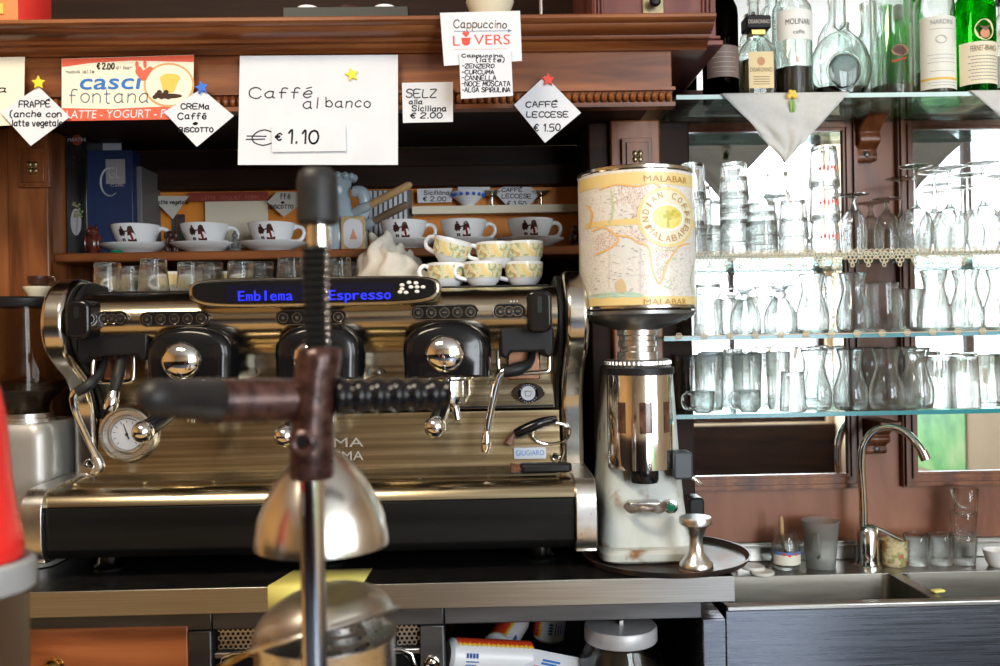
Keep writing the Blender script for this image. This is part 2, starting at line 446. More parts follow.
# ================================================================== room
PLASTER = noisy('warm_plaster', [(.62, .47, .30), (.70, .55, .37)], (3, 3, 3), (.8, .9))
OCHRE = noisy('orange_plaster', [(.72, .38, .12), (.80, .45, .17)], (3, 3, 3), (.8, .9))
CEIL = mat('white_plaster', (.78, .76, .72), .9)
TILE = noisy('slate_blue_floor_tile', [(.085, .11, .17), (.125, .155, .23)], (5, 5, 5), (.3, .5))
struct(MB().span(-3.3, 3.3, -3.4, 2.5, -.1, 0).build('floor', TILE, smooth=0))
struct(MB().span(-3.3, 3.3, -3.4, 2.5, 2.95, 3.05).build('ceiling', CEIL, smooth=0))
struct(MB().span(-3.3, -3.15, -3.4, 2.5, 0, 2.95).build('wall_left', OCHRE, smooth=0))
struct(MB().span(-3.3, 3.3, 2.35, 2.5, 0, 2.95).build('wall_back', PLASTER, smooth=0))
def wall_open(name, m, ax, a, b, u0, u1, holes, z1=2.95):
    mb = MB(); us = sorted({u0, u1, *[h[0] for h in holes], *[h[1] for h in holes]})
    for p, q in zip(us, us[1:]):
        hh = [h for h in holes if h[0] <= p + 1e-6 and h[1] >= q - 1e-6]
        segs = [(0, z1)] if not hh else [(0, hh[0][2]), (hh[0][3], z1)]
        for c, d in segs:
            if d - c < 1e-4: continue
            if ax == 'y': mb.span(p, q, a, b, c, d)
            else: mb.span(a, b, p, q, c, d)
    return struct(mb.build(name, m, smooth=0))
wall_open('wall_front', noisy('beige_plaster', [(.56, .43, .28), (.64, .50, .33)], (3, 3, 3), (.8, .9)), 'y', -3.3, -3.15, -3.3, 3.3, [(1.30, 2.80, .55, 2.90)])
wall_open('wall_right', PLASTER, 'x', 2.85, 3.0, -3.4, 2.5, [(-2.9, -.4, 1.0, 2.75)])
def win(name, x0, x1, z0, z1):
    mb = MB(); t = .05
    for a in (x0, (x0 + x1) / 2 - t / 2, x1 - t): mb.span(a, a + t, -3.25, -3.2, z0, z1)
    for c in (z0, z0 + (z1 - z0) * .62, z1 - t): mb.span(x0 + t, x1 - t, -3.245, -3.205, c, c + t)
    o = struct(mb.build(name, WOODD, smooth=0)); return o
win('window_1', 1.30, 2.80, .55, 2.90)
mb = MB()
for a in (-2.9, -2.08, -1.27, -.45): mb.span(2.90, 2.95, a, a + .05, 1.0, 2.75)
for c in (1.0, 2.70): mb.span(2.905, 2.945, -2.85, -.45, c, c + .05)
struct(mb.build('window_2', WOODD, smooth=0))
mb = MB().span(-3.15, 1.28, -3.15, -3.11, 0, 1.14).span(1.28, 2.85, -3.15, -3.11, 0, .54)
struct(mb.build('trim_1', WOODD, smooth=0))
mb = MB().span(-3.15, -3.11, -3.15, 1.4, 0, 1.15); struct(mb.build('trim_2', WOODD, smooth=0))
# the customers' side of the bar, which carries the juicer and the canister
t = thing('serving_bar', 'dark wooden serving bar in front, below the picture edge', 'bar counter', (0, .8, 0))
MB().span(-1.6, .40, .50, 1.20, .66, .70).build('countertop', noisy('honey_oak', [(.50, .32, .13), (.62, .42, .2)], (3, 30, 30), (.3, .4)), t, True, .006)
MB().span(-1.55, .36, .58, 1.12, 0, .66).build('front_panel', WOODD, t, True, 0)

t = thing('wall_poster', 'green poster low on the right hand wall behind the viewer', 'poster', (2.845, -1.5, .4))
MB().span(2.842, 2.849, -1.95, -1.15, .40, .96).build('sheet', noisy('green_print', [(.05, .35, .10), (.25, .65, .20), (.55, .80, .35)], (4, 4, 4), (.5, .6)), t, True, smooth=0)
t = thing('sink_reflection_block', 'dark block added out of view for the sink front to reflect', 'cabinet', (1.45, .75, 0))
MB().span(1.12, 2.0, .45, 1.0, .06, .60).build('body', WOODD, t, True, .006)  # unseen block, added so the sink front reflects something dark
MB().span(1.15, 1.97, .48, .97, 0, .06).build('plinth', BLACKM, t, True)

# ================================================================== back bar joinery
YF = 1.68
zc = lambda py, Y, px=350: W(px, py, Y).z
XR = W(672, 80, YF).x; XL = -1.42
bar = thing('back_bar', 'dark walnut back bar with carved cornice, pilasters and open cup niche', 'back bar', (0, 2.0, .90))
zf0, zf1 = zc(106, YF, 500), zc(52, YF, 500)
MB().span(XL, XR, YF, YF + .04, zf0, zf1 + .025).build('frieze_panel', WOOD, bar, True, .002)
KC = .50
prof = [(1.72, zf1 - .002), (1.672, zf1 - .002), (1.668, zf1 + .003), (1.660, zf1 + .005), (1.656, zf1 + .010), (1.645, zf1 + .011), (1.642, zf1 + .0155)]
prof += [(1.642 - .030 * math.sin(k / 6 * PI / 2), zf1 + .0155 + .012 * (1 - math.cos(k / 6 * PI / 2)) + .001) for k in range(7)]
prof += [(1.606, zf1 + .0295), (1.600, zf1 + .031), (1.597, zf1 + .034), (1.597, zf1 + .039), (1.600, zf1 + .0415), (1.606, zf1 + .043), (2.2, zf1 + .043), (2.2, zf1 + .03), (1.72, zf1 + .02)]
XCR = W(716, 20, 1.60).x
MB().prism(prof, 'x', XL, XCR).build('cornice', WOOD, bar, True)
ztop = zf1 + .043
mb = MB().span(XL, XR + .004, YF - .008, YF + .02, zf0 - .006, zf0 + .002).span(XL, XR + .004, YF - .010, YF + .02, zf0 + .024, zf0 + .030)
n = int((XR - XL) / .0135)
for k in range(n):
    mb.sphere((XL + .01 + k * .0135, YF - .004, zf0 + .0125), (.0064, .010, .0105), 8, 6)
mb.build('beaded_moulding', WOOD, bar, True)
zs = zf0 + .035
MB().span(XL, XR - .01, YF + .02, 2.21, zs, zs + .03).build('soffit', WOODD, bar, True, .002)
# niche
XN0, XN1 = W(56, 200, 1.99).x, W(588, 200, 1.99).x
zsh = zc(249, 1.975, 330)
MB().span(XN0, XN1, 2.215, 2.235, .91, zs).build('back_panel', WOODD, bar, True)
MB().span(XN0, XN1, 1.975, 2.215, zsh - .020, zsh).build('cup_shelf', WOOD, bar, True, .004)
MB().span(XN0, XN1, 2.16, 2.215, zc(187, 2.16), zc(166, 2.16)).span(XN0, XN1, 2.155, 2.16, zc(167.5, 2.155), zc(166, 2.155)).build('back_rail', WOODD, bar, True, .003)
def pilaster(x0, x1, fx0, fx1, rx, ry, Y=1.95):
    zt = zs
    o = MB().span(x0, x1, Y, 2.235, .91, zt).build('pilaster', WOODV if rx < 300 else WOODD, bar, True, .004)  # right flanks take dark wood to stand in for weaker light there
    MB().span(fx0, fx1, Y - .02, Y + .001, .91, zt).build('pilaster_face', WOODV, o, True, .004)
    c = W(rx, ry, Y - .03); h = S(15, Y)
    r = MB().prism([(c.x + a, c.z + b) for a, b in ((-h, -h * 1.25), (h, -h * 1.25), (h, h * 1.25), (-h, h * 1.25))], 'y', Y - .032, Y - .018)
    r.prism([(c.x + a, c.z + b) for a, b in ((-h * .72, -h * .95), (h * .72, -h * .95), (h * .72, h * .95), (-h * .72, h * .95))], 'y', Y - .037, Y - .03)
    r.build('carved_rosette', WOODV, o, True, .001)
    r = MB()
    for k in range(4):
        a = PI / 4 + k * PI / 2
        r.sphere((c.x + .008 * math.cos(a), Y - .037, c.z + .009 * math.sin(a)), (.006, .004, .007), 10, 6)
    for k in (-1, 0, 1): r.sphere((c.x + k * .005, Y - .039, c.z), .0028, 8, 6)
    r.build('rosette_boss', noisy('aged_brass', [(.25, .20, .11), (.40, .33, .2)], (60, 60, 60), (.3, .5), 1.0), o, True)
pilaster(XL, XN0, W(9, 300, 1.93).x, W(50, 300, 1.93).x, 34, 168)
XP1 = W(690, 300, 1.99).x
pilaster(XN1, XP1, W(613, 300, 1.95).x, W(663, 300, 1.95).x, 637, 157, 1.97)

# what can be seen at the back of the niche
def board(name, label, cat, px0, px1, py0, py1, Y, m, th=.004, dz=0, bev=.001):
    a, b = W(px0, (py0 + py1) / 2, Y), W(px1, (py0 + py1) / 2, Y); t_, u_ = W((px0 + px1) / 2, py0, Y), W((px0 + px1) / 2, py1, Y)
    o = thing(name, label, cat, ((a.x + b.x) / 2, Y, u_.z))
    MB().span(a.x, b.x, Y, Y + th, u_.z, t_.z).build('board', m, o, True, bev)
    return o
t = thing('orange_panel', 'orange panel lining the back of the cup niche', 'panel', (0, 2.21, zsh))
MB().span(W(141, 220, 2.20).x, W(578, 220, 2.20).x, 2.20, 2.212, zsh, zc(182, 2.2)).build('board', mat('orange_paint', (.86, .30, .035), .5), t, True)
mb = MB()
for px in (217 - 40, 172, 181): mb.span(W(px, 220, 2.199).x, W(px + 4, 220, 2.199).x, 2.196, 2.2, zsh, zc(212, 2.2))
mb.build('upright', STEELD, t, True)
t = board('cream_board', 'cream board standing against the orange panel behind the cups', 'board', 205, 268, 199, 248, 2.18, CREAMP)
t = board('banner', 'dark red printed strip across the back of the niche, above the cream board', 'banner', 188, 268, 192, 201, 2.172, mat('dark_red_print', (.30, .045, .030), .5))
c = W(210, 198.5, 2.171); MB().text('LATTE - YOGURT - FORM', c.x - .02, c.z - .004, .135, .010, 2.1712).build('lettering', mat('faded_print', (.48, .16, .12), .6), t, True, smooth=0)
t = board('low_wall', 'pale ledge along the back of the niche behind the right cups', 'ledge', 412, 578, 205, 213, 2.15, CREAMP, .04)
t = board('striped_panel', 'grey panel of narrow vertical strips behind the wooden handles', 'panel', 362, 412, 190, 236, 2.18, SLATE)
mb = MB()
for k in range(9):
    p = W(366 + k * 5, 212, 2.179); mb.span(p.x - .004, p.x + .003, 2.174, 2.18, zsh + .02, zc(191, 2.18, 390))
mb.build('strip', PAPER, t, True)
t = thing('painted_bowl', 'small white bowl painted with flowers on the back ledge', 'bowl', W(468, 206.5, 2.168))
MB().lathe([(0, 0), (.016, 0), (.017, .004), (.034, .02), (.042, .034), (.040, .034), (.030, .018), (0, .006)]).build('bowl', WHITE, t)
mb = MB()
for k in range(16):
    a = 2 * PI * k / 16; mb.sphere((.0385 * math.cos(a), .0385 * math.sin(a), .026), .0045, 8, 5)
mb.build('painted_flowers', BLUEP, t)
for px, lb in ((492, 'metal dessert coupe on the back ledge, beside the painted bowl'), (541, 'metal dessert coupe on the back ledge, at the end by the pilaster')):
    t = thing('dessert_coupe', lb, 'coupe', W(px, 206.5, 2.168), group='metal coupes on the back ledge')
    MB().lathe([(0, 0), (.016, 0), (.014, .003), (.004, .006), (.004, .022), (.012, .026), (.025, .036), (.024, .036), (.01, .029), (0, .027)], seg=24).build('cup', CHROMEW, t)

# ================================================================== notes and signs
def card(name, label, cat, corners, Y, m=PAPER, th=.0012, group=None):
    P = [W(px, py, Y) for px, py in corners]
    c = sum(P, Vector()) / len(P)
    o = thing(name, label, cat, c, group=group)
    MB().prism([(p.x, p.z) for p in P], 'y', Y - th, Y).build('sheet', m, o, True, smooth=0)
    return o, c
def magnet(px, py, Y, m, label, group='star magnets'):
    p = W(px, py, Y); R = S(7.2, Y)
    o = MB().prism([(x, z) for x, z in star(0, 0, R, R * .5, a0=90 + random.uniform(-12, 12))], 'y', -.004, 0).build('star_magnet', m, bevel=.0012)
    o.location = p; tag(o, label, 'magnet', group)
def hand_px(mb, body, px0, px1, pyb, pyt, Y, lw=1.15):
    pyt = pyb - (pyb - pyt) * .86; a, b, t_ = W(px0, pyb, Y), W(px1, pyb, Y), W(px0, pyt, Y)
    th = -math.atan2(b.z - a.z, b.x - a.x)
    M = Matrix.Translation(a) @ Matrix.Rotation(th, 4, 'Y')
    mb.hand(body, 0, 0, (b - a).length, t_.z - a.z, 0, S(lw, Y), M=M)
YS = 1.664; YI = YS - .0016
def ink(o, rows, Y=YI, m=INK, lw=1.15):
    mb = MB()
    for r in rows: hand_px(mb, r[0], r[1], r[2], r[3], r[4], Y, r[5] if len(r) > 5 else lw)
    mb.build('handwriting', m, o, True, smooth=0, recalc=False)
o, c = card('price_sign', 'large white sheet priced for coffee at the counter', 'sign', [(238, 165), (398, 165), (398, 55), (240, 56)], YS)
ink(o, [('Caffè', 250, 311, 98, 86, 1.2), ('al', 303, 317, 108, 96, 1.15), ('banco', 326, 370, 107, 96, 1.15), ('€', 246, 271, 146, 128, 1.3)])
s_ = MB().span(*[q for q in (W(272, 140, YI).x, W(346, 140, YI).x)], YS - .005, YS - .004, W(300, 152, YI).z, W(300, 126, YI).z).build('price_strip', PAPER, o, True, smooth=0)
mb = MB(); hand_px(mb, '€', 275, 281, 140, 132, YS - .0055, 1.5); hand_px(mb, '1.10', 287, 318, 143, 128, YS - .0055, 1.9)
mb.build('price', INK, s_, True, smooth=0, recalc=False)
magnet(352, 75, YS - .001, YELLOW, 'yellow star magnet on the large white price sheet')
o, c = card('price_note', 'white diamond note in capitals pinned by the red star', 'note', [(545, 143), (581, 113), (545, 76), (514, 105)], YS)
ink(o, [('CAFFÈ', 526, 557, 107, 101), ('LECCESE', 527, 568, 117, 111), ('€ 1.50', 534, 560, 131, 123)])
magnet(548, 80, YS - .002, REDINK, 'red star magnet holding a diamond note')
o, c = card('price_note', 'white diamond note for a cream coffee with biscuit, by the blue star', 'note', [(197, 147), (234, 116), (202, 89), (164, 112)], YS - .006)
ink(o, [('CREMa', 181, 209, 109, 103), ('Caffè', 178, 206, 119, 112), ('e', 193, 197, 124.5, 121), ('BiSCOTTO', 179, 213, 132, 127)], YI - .006)
magnet(202, 88, YS - .008, BLUEP, 'blue star magnet holding a diamond note')
o, c = card('price_note', 'white diamond note mentioning plant milk, pinned by a yellow star', 'note', [(31, 146), (70, 117), (39, 87), (0, 112)], YS - .006)
ink(o, [('FRAPPÈ', 19, 50, 107, 100), ('(anche con', 10, 61, 117, 110), ('latte vegetale', 12, 62, 126, 119)], YI - .006)
magnet(39, 83, YS - .008, YELLOW, 'yellow star magnet over the diamond note near the left pilaster')
o, c = card('price_note', 'small square white note with capitals SELZ', 'note', [(403, 123), (453, 122), (453, 82), (402, 83)], YS)
ink(o, [('SELZ', 406, 436, 97, 88), ('alla', 409, 422, 104, 99), ('Siciliana', 412, 446, 111, 105), ('€ 2.00', 410, 442, 118, 112)])
YC = 1.585
o, c = card('menu_card', 'white card with red and brown print about cappuccino lovers', 'card', [(444, 66), (522, 61), (520, 11), (440, 13)], YC)
mb = MB(); hand_px(mb, 'Cappuccino', 454, 506, 28, 19, YC - .0016, 1.0); mb.build('script', mat('brown_print', (.32, .16, .06), .6), o, True, smooth=0, recalc=False)
mb = MB()
p = W(453, 46, YC); q = W(463, 46, YC)
mb.text('L', p.x, p.z, S(7, YC), S(10, YC), YC - .0016)
p = W(474, 45, YC); mb.text('VERS', p.x, p.z, S(36, YC), S(10, YC), YC - .0016)
p = W(466, 41, YC); r_ = S(6, YC)
mb.flat([(p.x - r_ * .8, p.z + r_ * .5), (p.x - r_ * .6, p.z - r_ * .5), (p.x - .3 * r_, p.z - r_ * .8), (p.x + .3 * r_, p.z - r_ * .8), (p.x + .6 * r_, p.z - r_ * .5), (p.x + r_ * .8, p.z + r_ * .5)], YC - .0016)
for dx in (-.28, .28): mb.flat([(p.x + r_ * (dx + .3 * math.cos(k)), p.z + r_ * (1.25 + .3 * math.sin(k))) for k in [j * .52 for j in range(12)]], YC - .0016)
mb.flat([(p.x - r_ * .55, p.z + r_ * 1.15), (p.x, p.z + r_ * .55), (p.x + r_ * .55, p.z + r_ * 1.15)], YC - .0017)
mb.build('red_print', REDINK, o, True, smooth=0, recalc=False)
mb = MB(); p = W(454, 31.5, YC); mb.span(p.x, p.x + S(54, YC), YC - .0017, YC - .0015, p.z - .0006, p.z + .0004)
mb.flat([(p.x + S(54, YC), p.z - .003), (p.x + S(58, YC), p.z), (p.x + S(54, YC), p.z + .003)], YC - .0017)
mb.build('arrow', GREYINK, o, True, smooth=0)
mb = MB(); p = W(454, 50, YC); mb.span(p.x, p.x + S(54, YC), YC - .0017, YC - .0015, p.z + .0003, p.z + .001); mb.build('red_line', mat('pale_red_ink', (.75, .35, .28), .6), o, True, smooth=0)
o, c = card('menu_note', 'narrow handwritten white list hanging below the cappuccino card', 'note', [(461, 99), (513, 96), (511, 50), (459, 53)], YC - .003)
ink(o, [('Cappuccino', 462, 502, 57, 53.5), ('(latte)', 476, 504, 62, 57), ('-ZENZERO', 462, 494, 68, 63.5), ('-CURCUMA', 462, 494, 74, 69.5), ('-CANNELLA', 462, 496, 80, 75), ('-NOCE MOSCATA', 462, 510, 86, 80.5), ('-ALGA SPIRULINA', 462, 510, 92, 87)], YC - .0046, lw=.9)
o, c = card('menu_card', 'cream card cut off by the left edge of the photo', 'card', [(-30, 127), (24, 125), (25, 57), (-30, 58)], 1.6655, CREAMP)
mb = MB(); hand_px(mb, 'lla', -14, 6, 92, 85, 1.6638); mb.build('handwriting', INK, o, True, smooth=0, recalc=False)
# advert for iced coffee
YP = 1.6655
o, c = card('advert_poster', 'red, cream and blue printed advert for iced coffee drinks', 'poster', [(62, 121), (193, 119), (194, 55), (62, 59)], YP, CREAMP)
def pxz(px, py, Y): p = W(px, py, Y); return (p.x, p.z)
y1 = YP - .0016; y2 = YP - .0021; y3 = YP - .0026
mb = MB().flat([pxz(*q, y1) for q in ((62, 121), (193, 119), (193, 106), (150, 107), (110, 109), (62, 108))], y1)
mb.flat([pxz(*q, y1) for q in ((62, 67), (90, 63), (130, 60.5), (194, 62), (194, 55), (62, 59))], y1)
mb.build('red_bands', mat('poster_red', (.68, .10, .05), .5), o, True, smooth=0, recalc=False)
mb = MB(); p = W(66, 118.5, y2); mb.text('LATTE - YOGURT - FORM', p.x, p.z, S(120, y2), S(8, y2), y2, shear=.12); mb.build('white_lettering', PAPER, o, True, smooth=0, recalc=False)
mb = MB(); p = W(79, 89.5, y2); mb.text('casci', p.x, p.z, S(59, y2), S(15.5, y2), y2, shear=.18)
b_ = text2d('casci'); mb2 = MB().add([(x + .0008, y2 - .00012, z) for x, y, z in mb.v], mb.f).add([(x, y2 - .00024, z + .0008) for x, y, z in mb.v], mb.f)
mb.add(mb2.v, mb2.f); mb.build('blue_lettering', BLUEINK, o, True, smooth=0, recalc=False)
mb = MB(); hand_px(mb, 'fontana', 69, 148, 102.5, 86.5, y2, .9); mb.build('thin_lettering', GREYINK, o, True, smooth=0, recalc=False)
mb = MB(); hand_px(mb, '€ 2.00', 97, 114, 69, 62.5, y2, 1.1); mb.build('handwriting', INK, o, True, smooth=0, recalc=False)
mb = MB(); hand_px(mb, 'nuova latte', 66, 94, 73, 69, y2, .5); hand_px(mb, 'al bar', 116, 132, 69, 65, y2, .5); mb.build('pale_lettering', PALEINK, o, True, smooth=0, recalc=False)
cx, cz = pxz(169, 85, y2)
MB().flat(ell(cx, cz, S(25, y2), S(22, y2)), y2).build('ring', mat('poster_tan', (.62, .32, .12), .6), o, True, smooth=0, recalc=False)
MB().flat(ell(cx, cz, S(23, y3), S(20, y3)), y3).build('disc', CREAMP, o, True, smooth=0, recalc=False)
y4 = y3 - .0005
mb = MB().flat(ell(*pxz(170, 78, y4), S(10, y4), S(4.5, y4)), y4)
mb.flat([pxz(*q, y4) for q in ((160, 79), (163, 91), (168, 93), (174, 92), (179, 79))], y4 + .0001)
mb.build('printed_cup', GOLDP, o, True, smooth=0, recalc=False)
mb = MB().flat(ell(*pxz(168, 96, y4), S(14, y4), S(2.5, y4)), y4)
for k in range(7): mb.flat(ell(*pxz(155 + k * 2.2, 97 - (k % 3) * 2.5, y4 - .0001 * k), S(2.6, y4), S(2.2, y4), 10), y4 - .0001 * (k + 1))
mb.build('printed_beans', COFFEE, o, True, smooth=0, recalc=False)
mb = MB()
for k, (a, b) in enumerate(((139, 71), (142, 75), (137, 65), (145, 64))): mb.flat(ell(*pxz(a, b, y4), S(3.6 if k < 2 else 1.6, y4), S(4.5 if k < 2 else 4, y4), 14), y4 - .0001 * k)
mb.flat([pxz(*q, y4) for q in ((141, 80), (141, 72), (150, 66), (153, 68), (146, 80))], y4 + .0001)
mb.build('printed_red_fruit', mat('poster_red', (0, 0, 0)), o, True, smooth=0, recalc=False)
# the smaller notes at the back of the niche
YB = 2.165
SHADEP = mat('grey_paper', (.60, .58, .52), .8)
o, c = card('back_note', 'grey triangular note hanging on the orange panel, left of the cream board', 'note', [(173, 219), (189, 196), (150, 196)], YB, SHADEP)
ink(o, [('latte vegetale', 157, 188, 204, 199.5)], YB - .0016, lw=.8)
o, c = card('back_note', 'grey triangular note on the cream board corner, above the third cup', 'note', [(284, 217), (303, 202), (297, 192), (277, 192), (267, 202)], YB, SHADEP)
ink(o, [('ffè', 280, 290, 199, 193), ('e', 281, 284, 203.5, 200.5), ('BiSCOTTO', 270, 293, 208.5, 204.5)], YB - .0016, lw=.8)
o, c = card('back_note', 'square white note with a price at the back of the niche, behind two cups', 'note', [(418, 203), (452, 202), (452, 188), (417, 189)], YB, PAPER)
ink(o, [('Siciliana', 424, 449, 194.5, 190), ('€ 2.00', 423, 446, 201, 196)], YB - .0016, lw=.8)
o, c = card('back_note', 'blank white strip at the back of the niche between two written notes', 'note', [(458, 194), (490, 193), (490, 187), (458, 187)], YB, PAPER)
o, c = card('back_note', 'six sided white note at the back of the niche, above the last cup', 'note', [(512, 211), (525, 210), (539, 195), (531, 187), (503, 187), (494, 192)], YB, PAPER)
ink(o, [('CAFFÈ', 502, 522, 191.5, 187.5), ('LECCESE', 502, 531, 198, 193.5), ('€ 1.50', 507, 526, 206.5, 200.5)], YB - .0016, lw=.8)

# ================================================================== on top of the cornice
zt_ = ztop
struct(MB().span(-1.5, W(592, 10, 2.2).x, 2.2, 2.24, ztop, 2.6).build('wall_upper', WOODD, smooth=0))
p = W(18, 24, 1.66)
t = thing('gift_box', 'red and orange paper gift box on top of the cornice', 'box', (p.x, 1.72, zt_))
x0, x1, x2 = W(-14, 10, 1.64).x, W(18, 10, 1.64).x, W(36, 10, 1.67).x
mb = MB().rings([[(x0, 1.64, zt_), (x1, 1.64, zt_), (x1, 1.72, zt_), (x0, 1.72, zt_)], [(x0, 1.64, zt_ + .10), (x1, 1.64, zt_ + .10), (x1, 1.72, zt_ + .10), (x0, 1.72, zt_ + .10)]])
mb.build('box', mat('orange_red_card', (.85, .22, .07), .5), t, True)
MB().rings([[(x1 + .0005, 1.64, zt_), (x2, 1.665, zt_), (x2, 1.73, zt_), (x1 + .0005, 1.72, zt_)], [(x1 + .0005, 1.64, zt_ + .10), (x2, 1.665, zt_ + .08), (x2, 1.73, zt_ + .08), (x1 + .0005, 1.72, zt_ + .10)]]).build('side', mat('red_card', (.62, .03, .02), .5), t, True)
MB().span(x0, W(4, 8, 1.64).x, 1.637, 1.640, W(4, 14, 1.64).z, W(4, 4, 1.64).z).build('label', GOLDP, t, True)
a, b = W(283, 12, 1.64), W(408, 12, 1.64)
t = thing('dark_tray_box', 'long black tray box on top of the cornice', 'box', ((a.x + b.x) / 2, 1.72, zt_))
mb = MB().span(a.x, b.x, 1.64, 1.645, zt_, zt_ + .030).span(a.x, b.x, 1.775, 1.78, zt_, zt_ + .030).span(a.x, a.x + .005, 1.645, 1.775, zt_, zt_ + .03).span(b.x - .005, b.x, 1.645, 1.775, zt_, zt_ + .03).span(a.x, b.x, 1.64, 1.78, zt_, zt_ + .004)
mb.build('tray', mat('green_black_board', (.018, .02, .016), .5), t, True, .001)
for px, lb, m in ((308, 'left small painted pot in the black tray box', WHITE), (385, 'right small white pot in the black tray box', WHITE), (348, 'small dark pot in the middle of the black tray box', COFFEE)):
    q = W(px, 4, 1.70)
    o = MB().lathe([(0, 0), (.016, 0), (.024, .012), (.026, .028), (.020, .045), (.017, .045), (.02, .02), (0, .005)], seg=20).build('small_pot', m)
    o.location = (q.x, 1.70, zt_ + .004); tag(o, lb, 'pot', 'pots in the black tray box')
p = W(490, 12, 1.68)
t = MB().lathe([(0, 0), (.020, 0), (.022, .004), (.034, .020), (.045, .05), (.042, .05), (.03, .02), (0, .008)], seg=32).build('cream_bowl', CREAM)
t.location = (p.x, 1.68, zt_); tag(t, 'cream bowl on the cornice above the cappuccino card', 'bowl')
o = MB().lathe([(0, 0), (.004, 0), (.004, .12), (0, .12)], seg=10).build('metal_rod', CHROME); o.location = (W(541, 10, 1.7).x, 1.70, zt_); tag(o, 'thin upright metal rod on the cornice', 'rod')
# red cabinet above the cornice end
x0, x1 = W(592, 10, 1.72).x, W(716, 10, 1.72).x
zcb = W(716, 44, 1.72).z
t = thing('wall_cabinet', 'red mahogany wall cabinet with a dark knob above the cornice end', 'cabinet', ((x0 + x1) / 2, 1.9, zcb))
MB().span(x0, x1, 1.72, 2.06, zcb, 2.6).build('body', WOODR, t, True, .003)
MB().span(x0 + .01, x1 + .010, 1.708, 2.06, zcb - .006, zcb + .004).span(x0, x1 + .006, 1.712, 2.06, zcb + .008, zcb + .014).build('base_moulding', WOODR, t, True, .002)
mb = MB()
for px in (594, 597.5, 601, 702, 706, 710): q = W(px, 5, 1.715).x; mb.span(q, q + .004, 1.714, 1.722, ztop, 2.6)
mb.build('fluting', WOODR, t, True, .0015)
c = W(653, 5, 1.715)
pl = MB().box((c.x, 1.717, c.z + .008), (.040, .006, .05)).build('lock_plate', noisy('aged_brass', [(.25, .20, .11), (.40, .33, .2)], (60, 60, 60), (.3, .5), 1.0), t, True, .001)
MB().lathe([(0, -.002), (.005, 0), (.005, .012), (.010, .014), (.011, .02), (.007, .026), (0, .027)], (c.x, 1.714, c.z), (0, -1, 0), 20).build('knob', BLACKM, pl, True)
# ================================================================== worktop and base units
YCF = 1.50
ZC = W(420, 583.8, YCF).z
XCL, XCRT = -1.42, W(735, 580, YCF).x
t = thing('worktop', 'black worktop with a steel front edge carrying the coffee machine', 'worktop', (-.4, 1.8, ZC - .045))
MB().span(XCL, XCRT - .002, YCF + .003, 2.21, ZC - .03, ZC).build('slab', BLACKTOP, t, True, .002)
zE = W(420, 609, YCF).z
MB().span(XCL, XCRT, YCF, YCF + .0028, zE, ZC + .0005).span(XCRT - .0018, XCRT, YCF + .0028, 2.0, zE, ZC).build('edge_strip', STEELM, t, True, .0012)
zR = W(420, 626, YCF + .03).z
YB_ = YCF + .03
xa = lambda px: W(px, 640, YB_).x
def post(mb, p0, p1): mb.span(xa(p0), xa(p1), YB_, YB_ + .05, .05, zR)
PX = [(-600, -560), (188, 211), (420, 444), (703, 725)]
MB_ = MB
# drawer unit
t = thing('drawer_cabinet', 'base cabinet with an orange-brown wooden drawer under the worktop', 'cabinet', (xa(60), 1.8, .0))
MB().span(XCL, xa(211), YB_ + .004, YB_ + .05, zR, zE - .001).build('top_rail', STEELD, t, True, .002)
mb = MB(); post(mb, 188, 211); mb.build('post', STEELD, t, True, .002)
MB().span(XCL, xa(187), YB_ + .03, 2.15, .05, zR - .005).build('body', WOODD, t, True)
zD = W(110, 628, YB_).z
d = MB().span(xa(-150), xa(187.5), YB_ + .002, YB_ + .028, zD - .20, zD).build('drawer', WOODF, t, True, .003)
c = W(57, 664, YB_)
MB().lathe([(.010, 0), (.011, .002), (.005, .004), (.005, .014), (.012, .018), (.0135, .024), (.010, .030), (0, .032)], (c.x, YB_ + .002, c.z), (0, -1, 0), 24).build('knob', mat('polished_brass', (.80, .56, .20), .18, 1.0), d, True)
# cooling unit with vents
t = thing('cooler_unit', 'steel fronted cooler base unit with perforated vents under the worktop', 'cooler', (xa(320), 1.8, 0))
MB().span(xa(211) + .001, xa(444), YB_ + .004, YB_ + .05, zR, zE - .001).build('top_rail', STEELD, t, True, .002)
mb = MB(); post(mb, 420, 444); mb.build('post', STEELD, t, True, .002)
MB().span(xa(211) + .001, xa(420), YB_ + .03, 2.15, .05, zR - .002).build('body', BLACKM, t, True)
# perforated grille: a bar lattice with round-looking holes
gz1, gz0 = W(300, 625, YB_ + .02).z, W(300, 648, YB_ + .02).z
def grille(p0, p1):
    x0, x1 = xa(p0), xa(p1); mb = MB(); ph = .0085; rr = .0030; rows = 5
    y = YB_ + .018; row = 0; z = gz1 - ph / 2
    while z > gz0:
        x = x0 + ph / 2 + (ph / 2 if row % 2 else 0)
        while x < x1 - ph / 2:
            # plate cell with a hexagonal hole
            inner = [(x + rr * math.cos(PI / 3 * k + PI / 6), z + rr * math.sin(PI / 3 * k + PI / 6)) for k in range(6)]
            outer = [(x + ph * .577 * math.cos(PI / 3 * k + PI / 6), z + ph * .577 * math.sin(PI / 3 * k + PI / 6)) for k in range(6)]
            n = len(mb.v)
            mb.v += [(a, y, b) for a, b in inner + outer]
            mb.f += [(n + k, n + 6 + k, n + 6 + (k + 1) % 6, n + (k + 1) % 6) for k in range(6)]
            x += ph
        z -= ph * .866; row += 1
    return mb
for p0, p1 in ((215, 262), (396, 419)):
    grille(p0, p1).build('vent_grille', ALU, t, True, smooth=0, recalc=False)
mb = MB()
mb.span(xa(212), xa(420), YB_ + .010, YB_ + .03, gz0 - .012, gz0 - .002)
mb.build('vent_rail', BRUSH, t, True, .002)
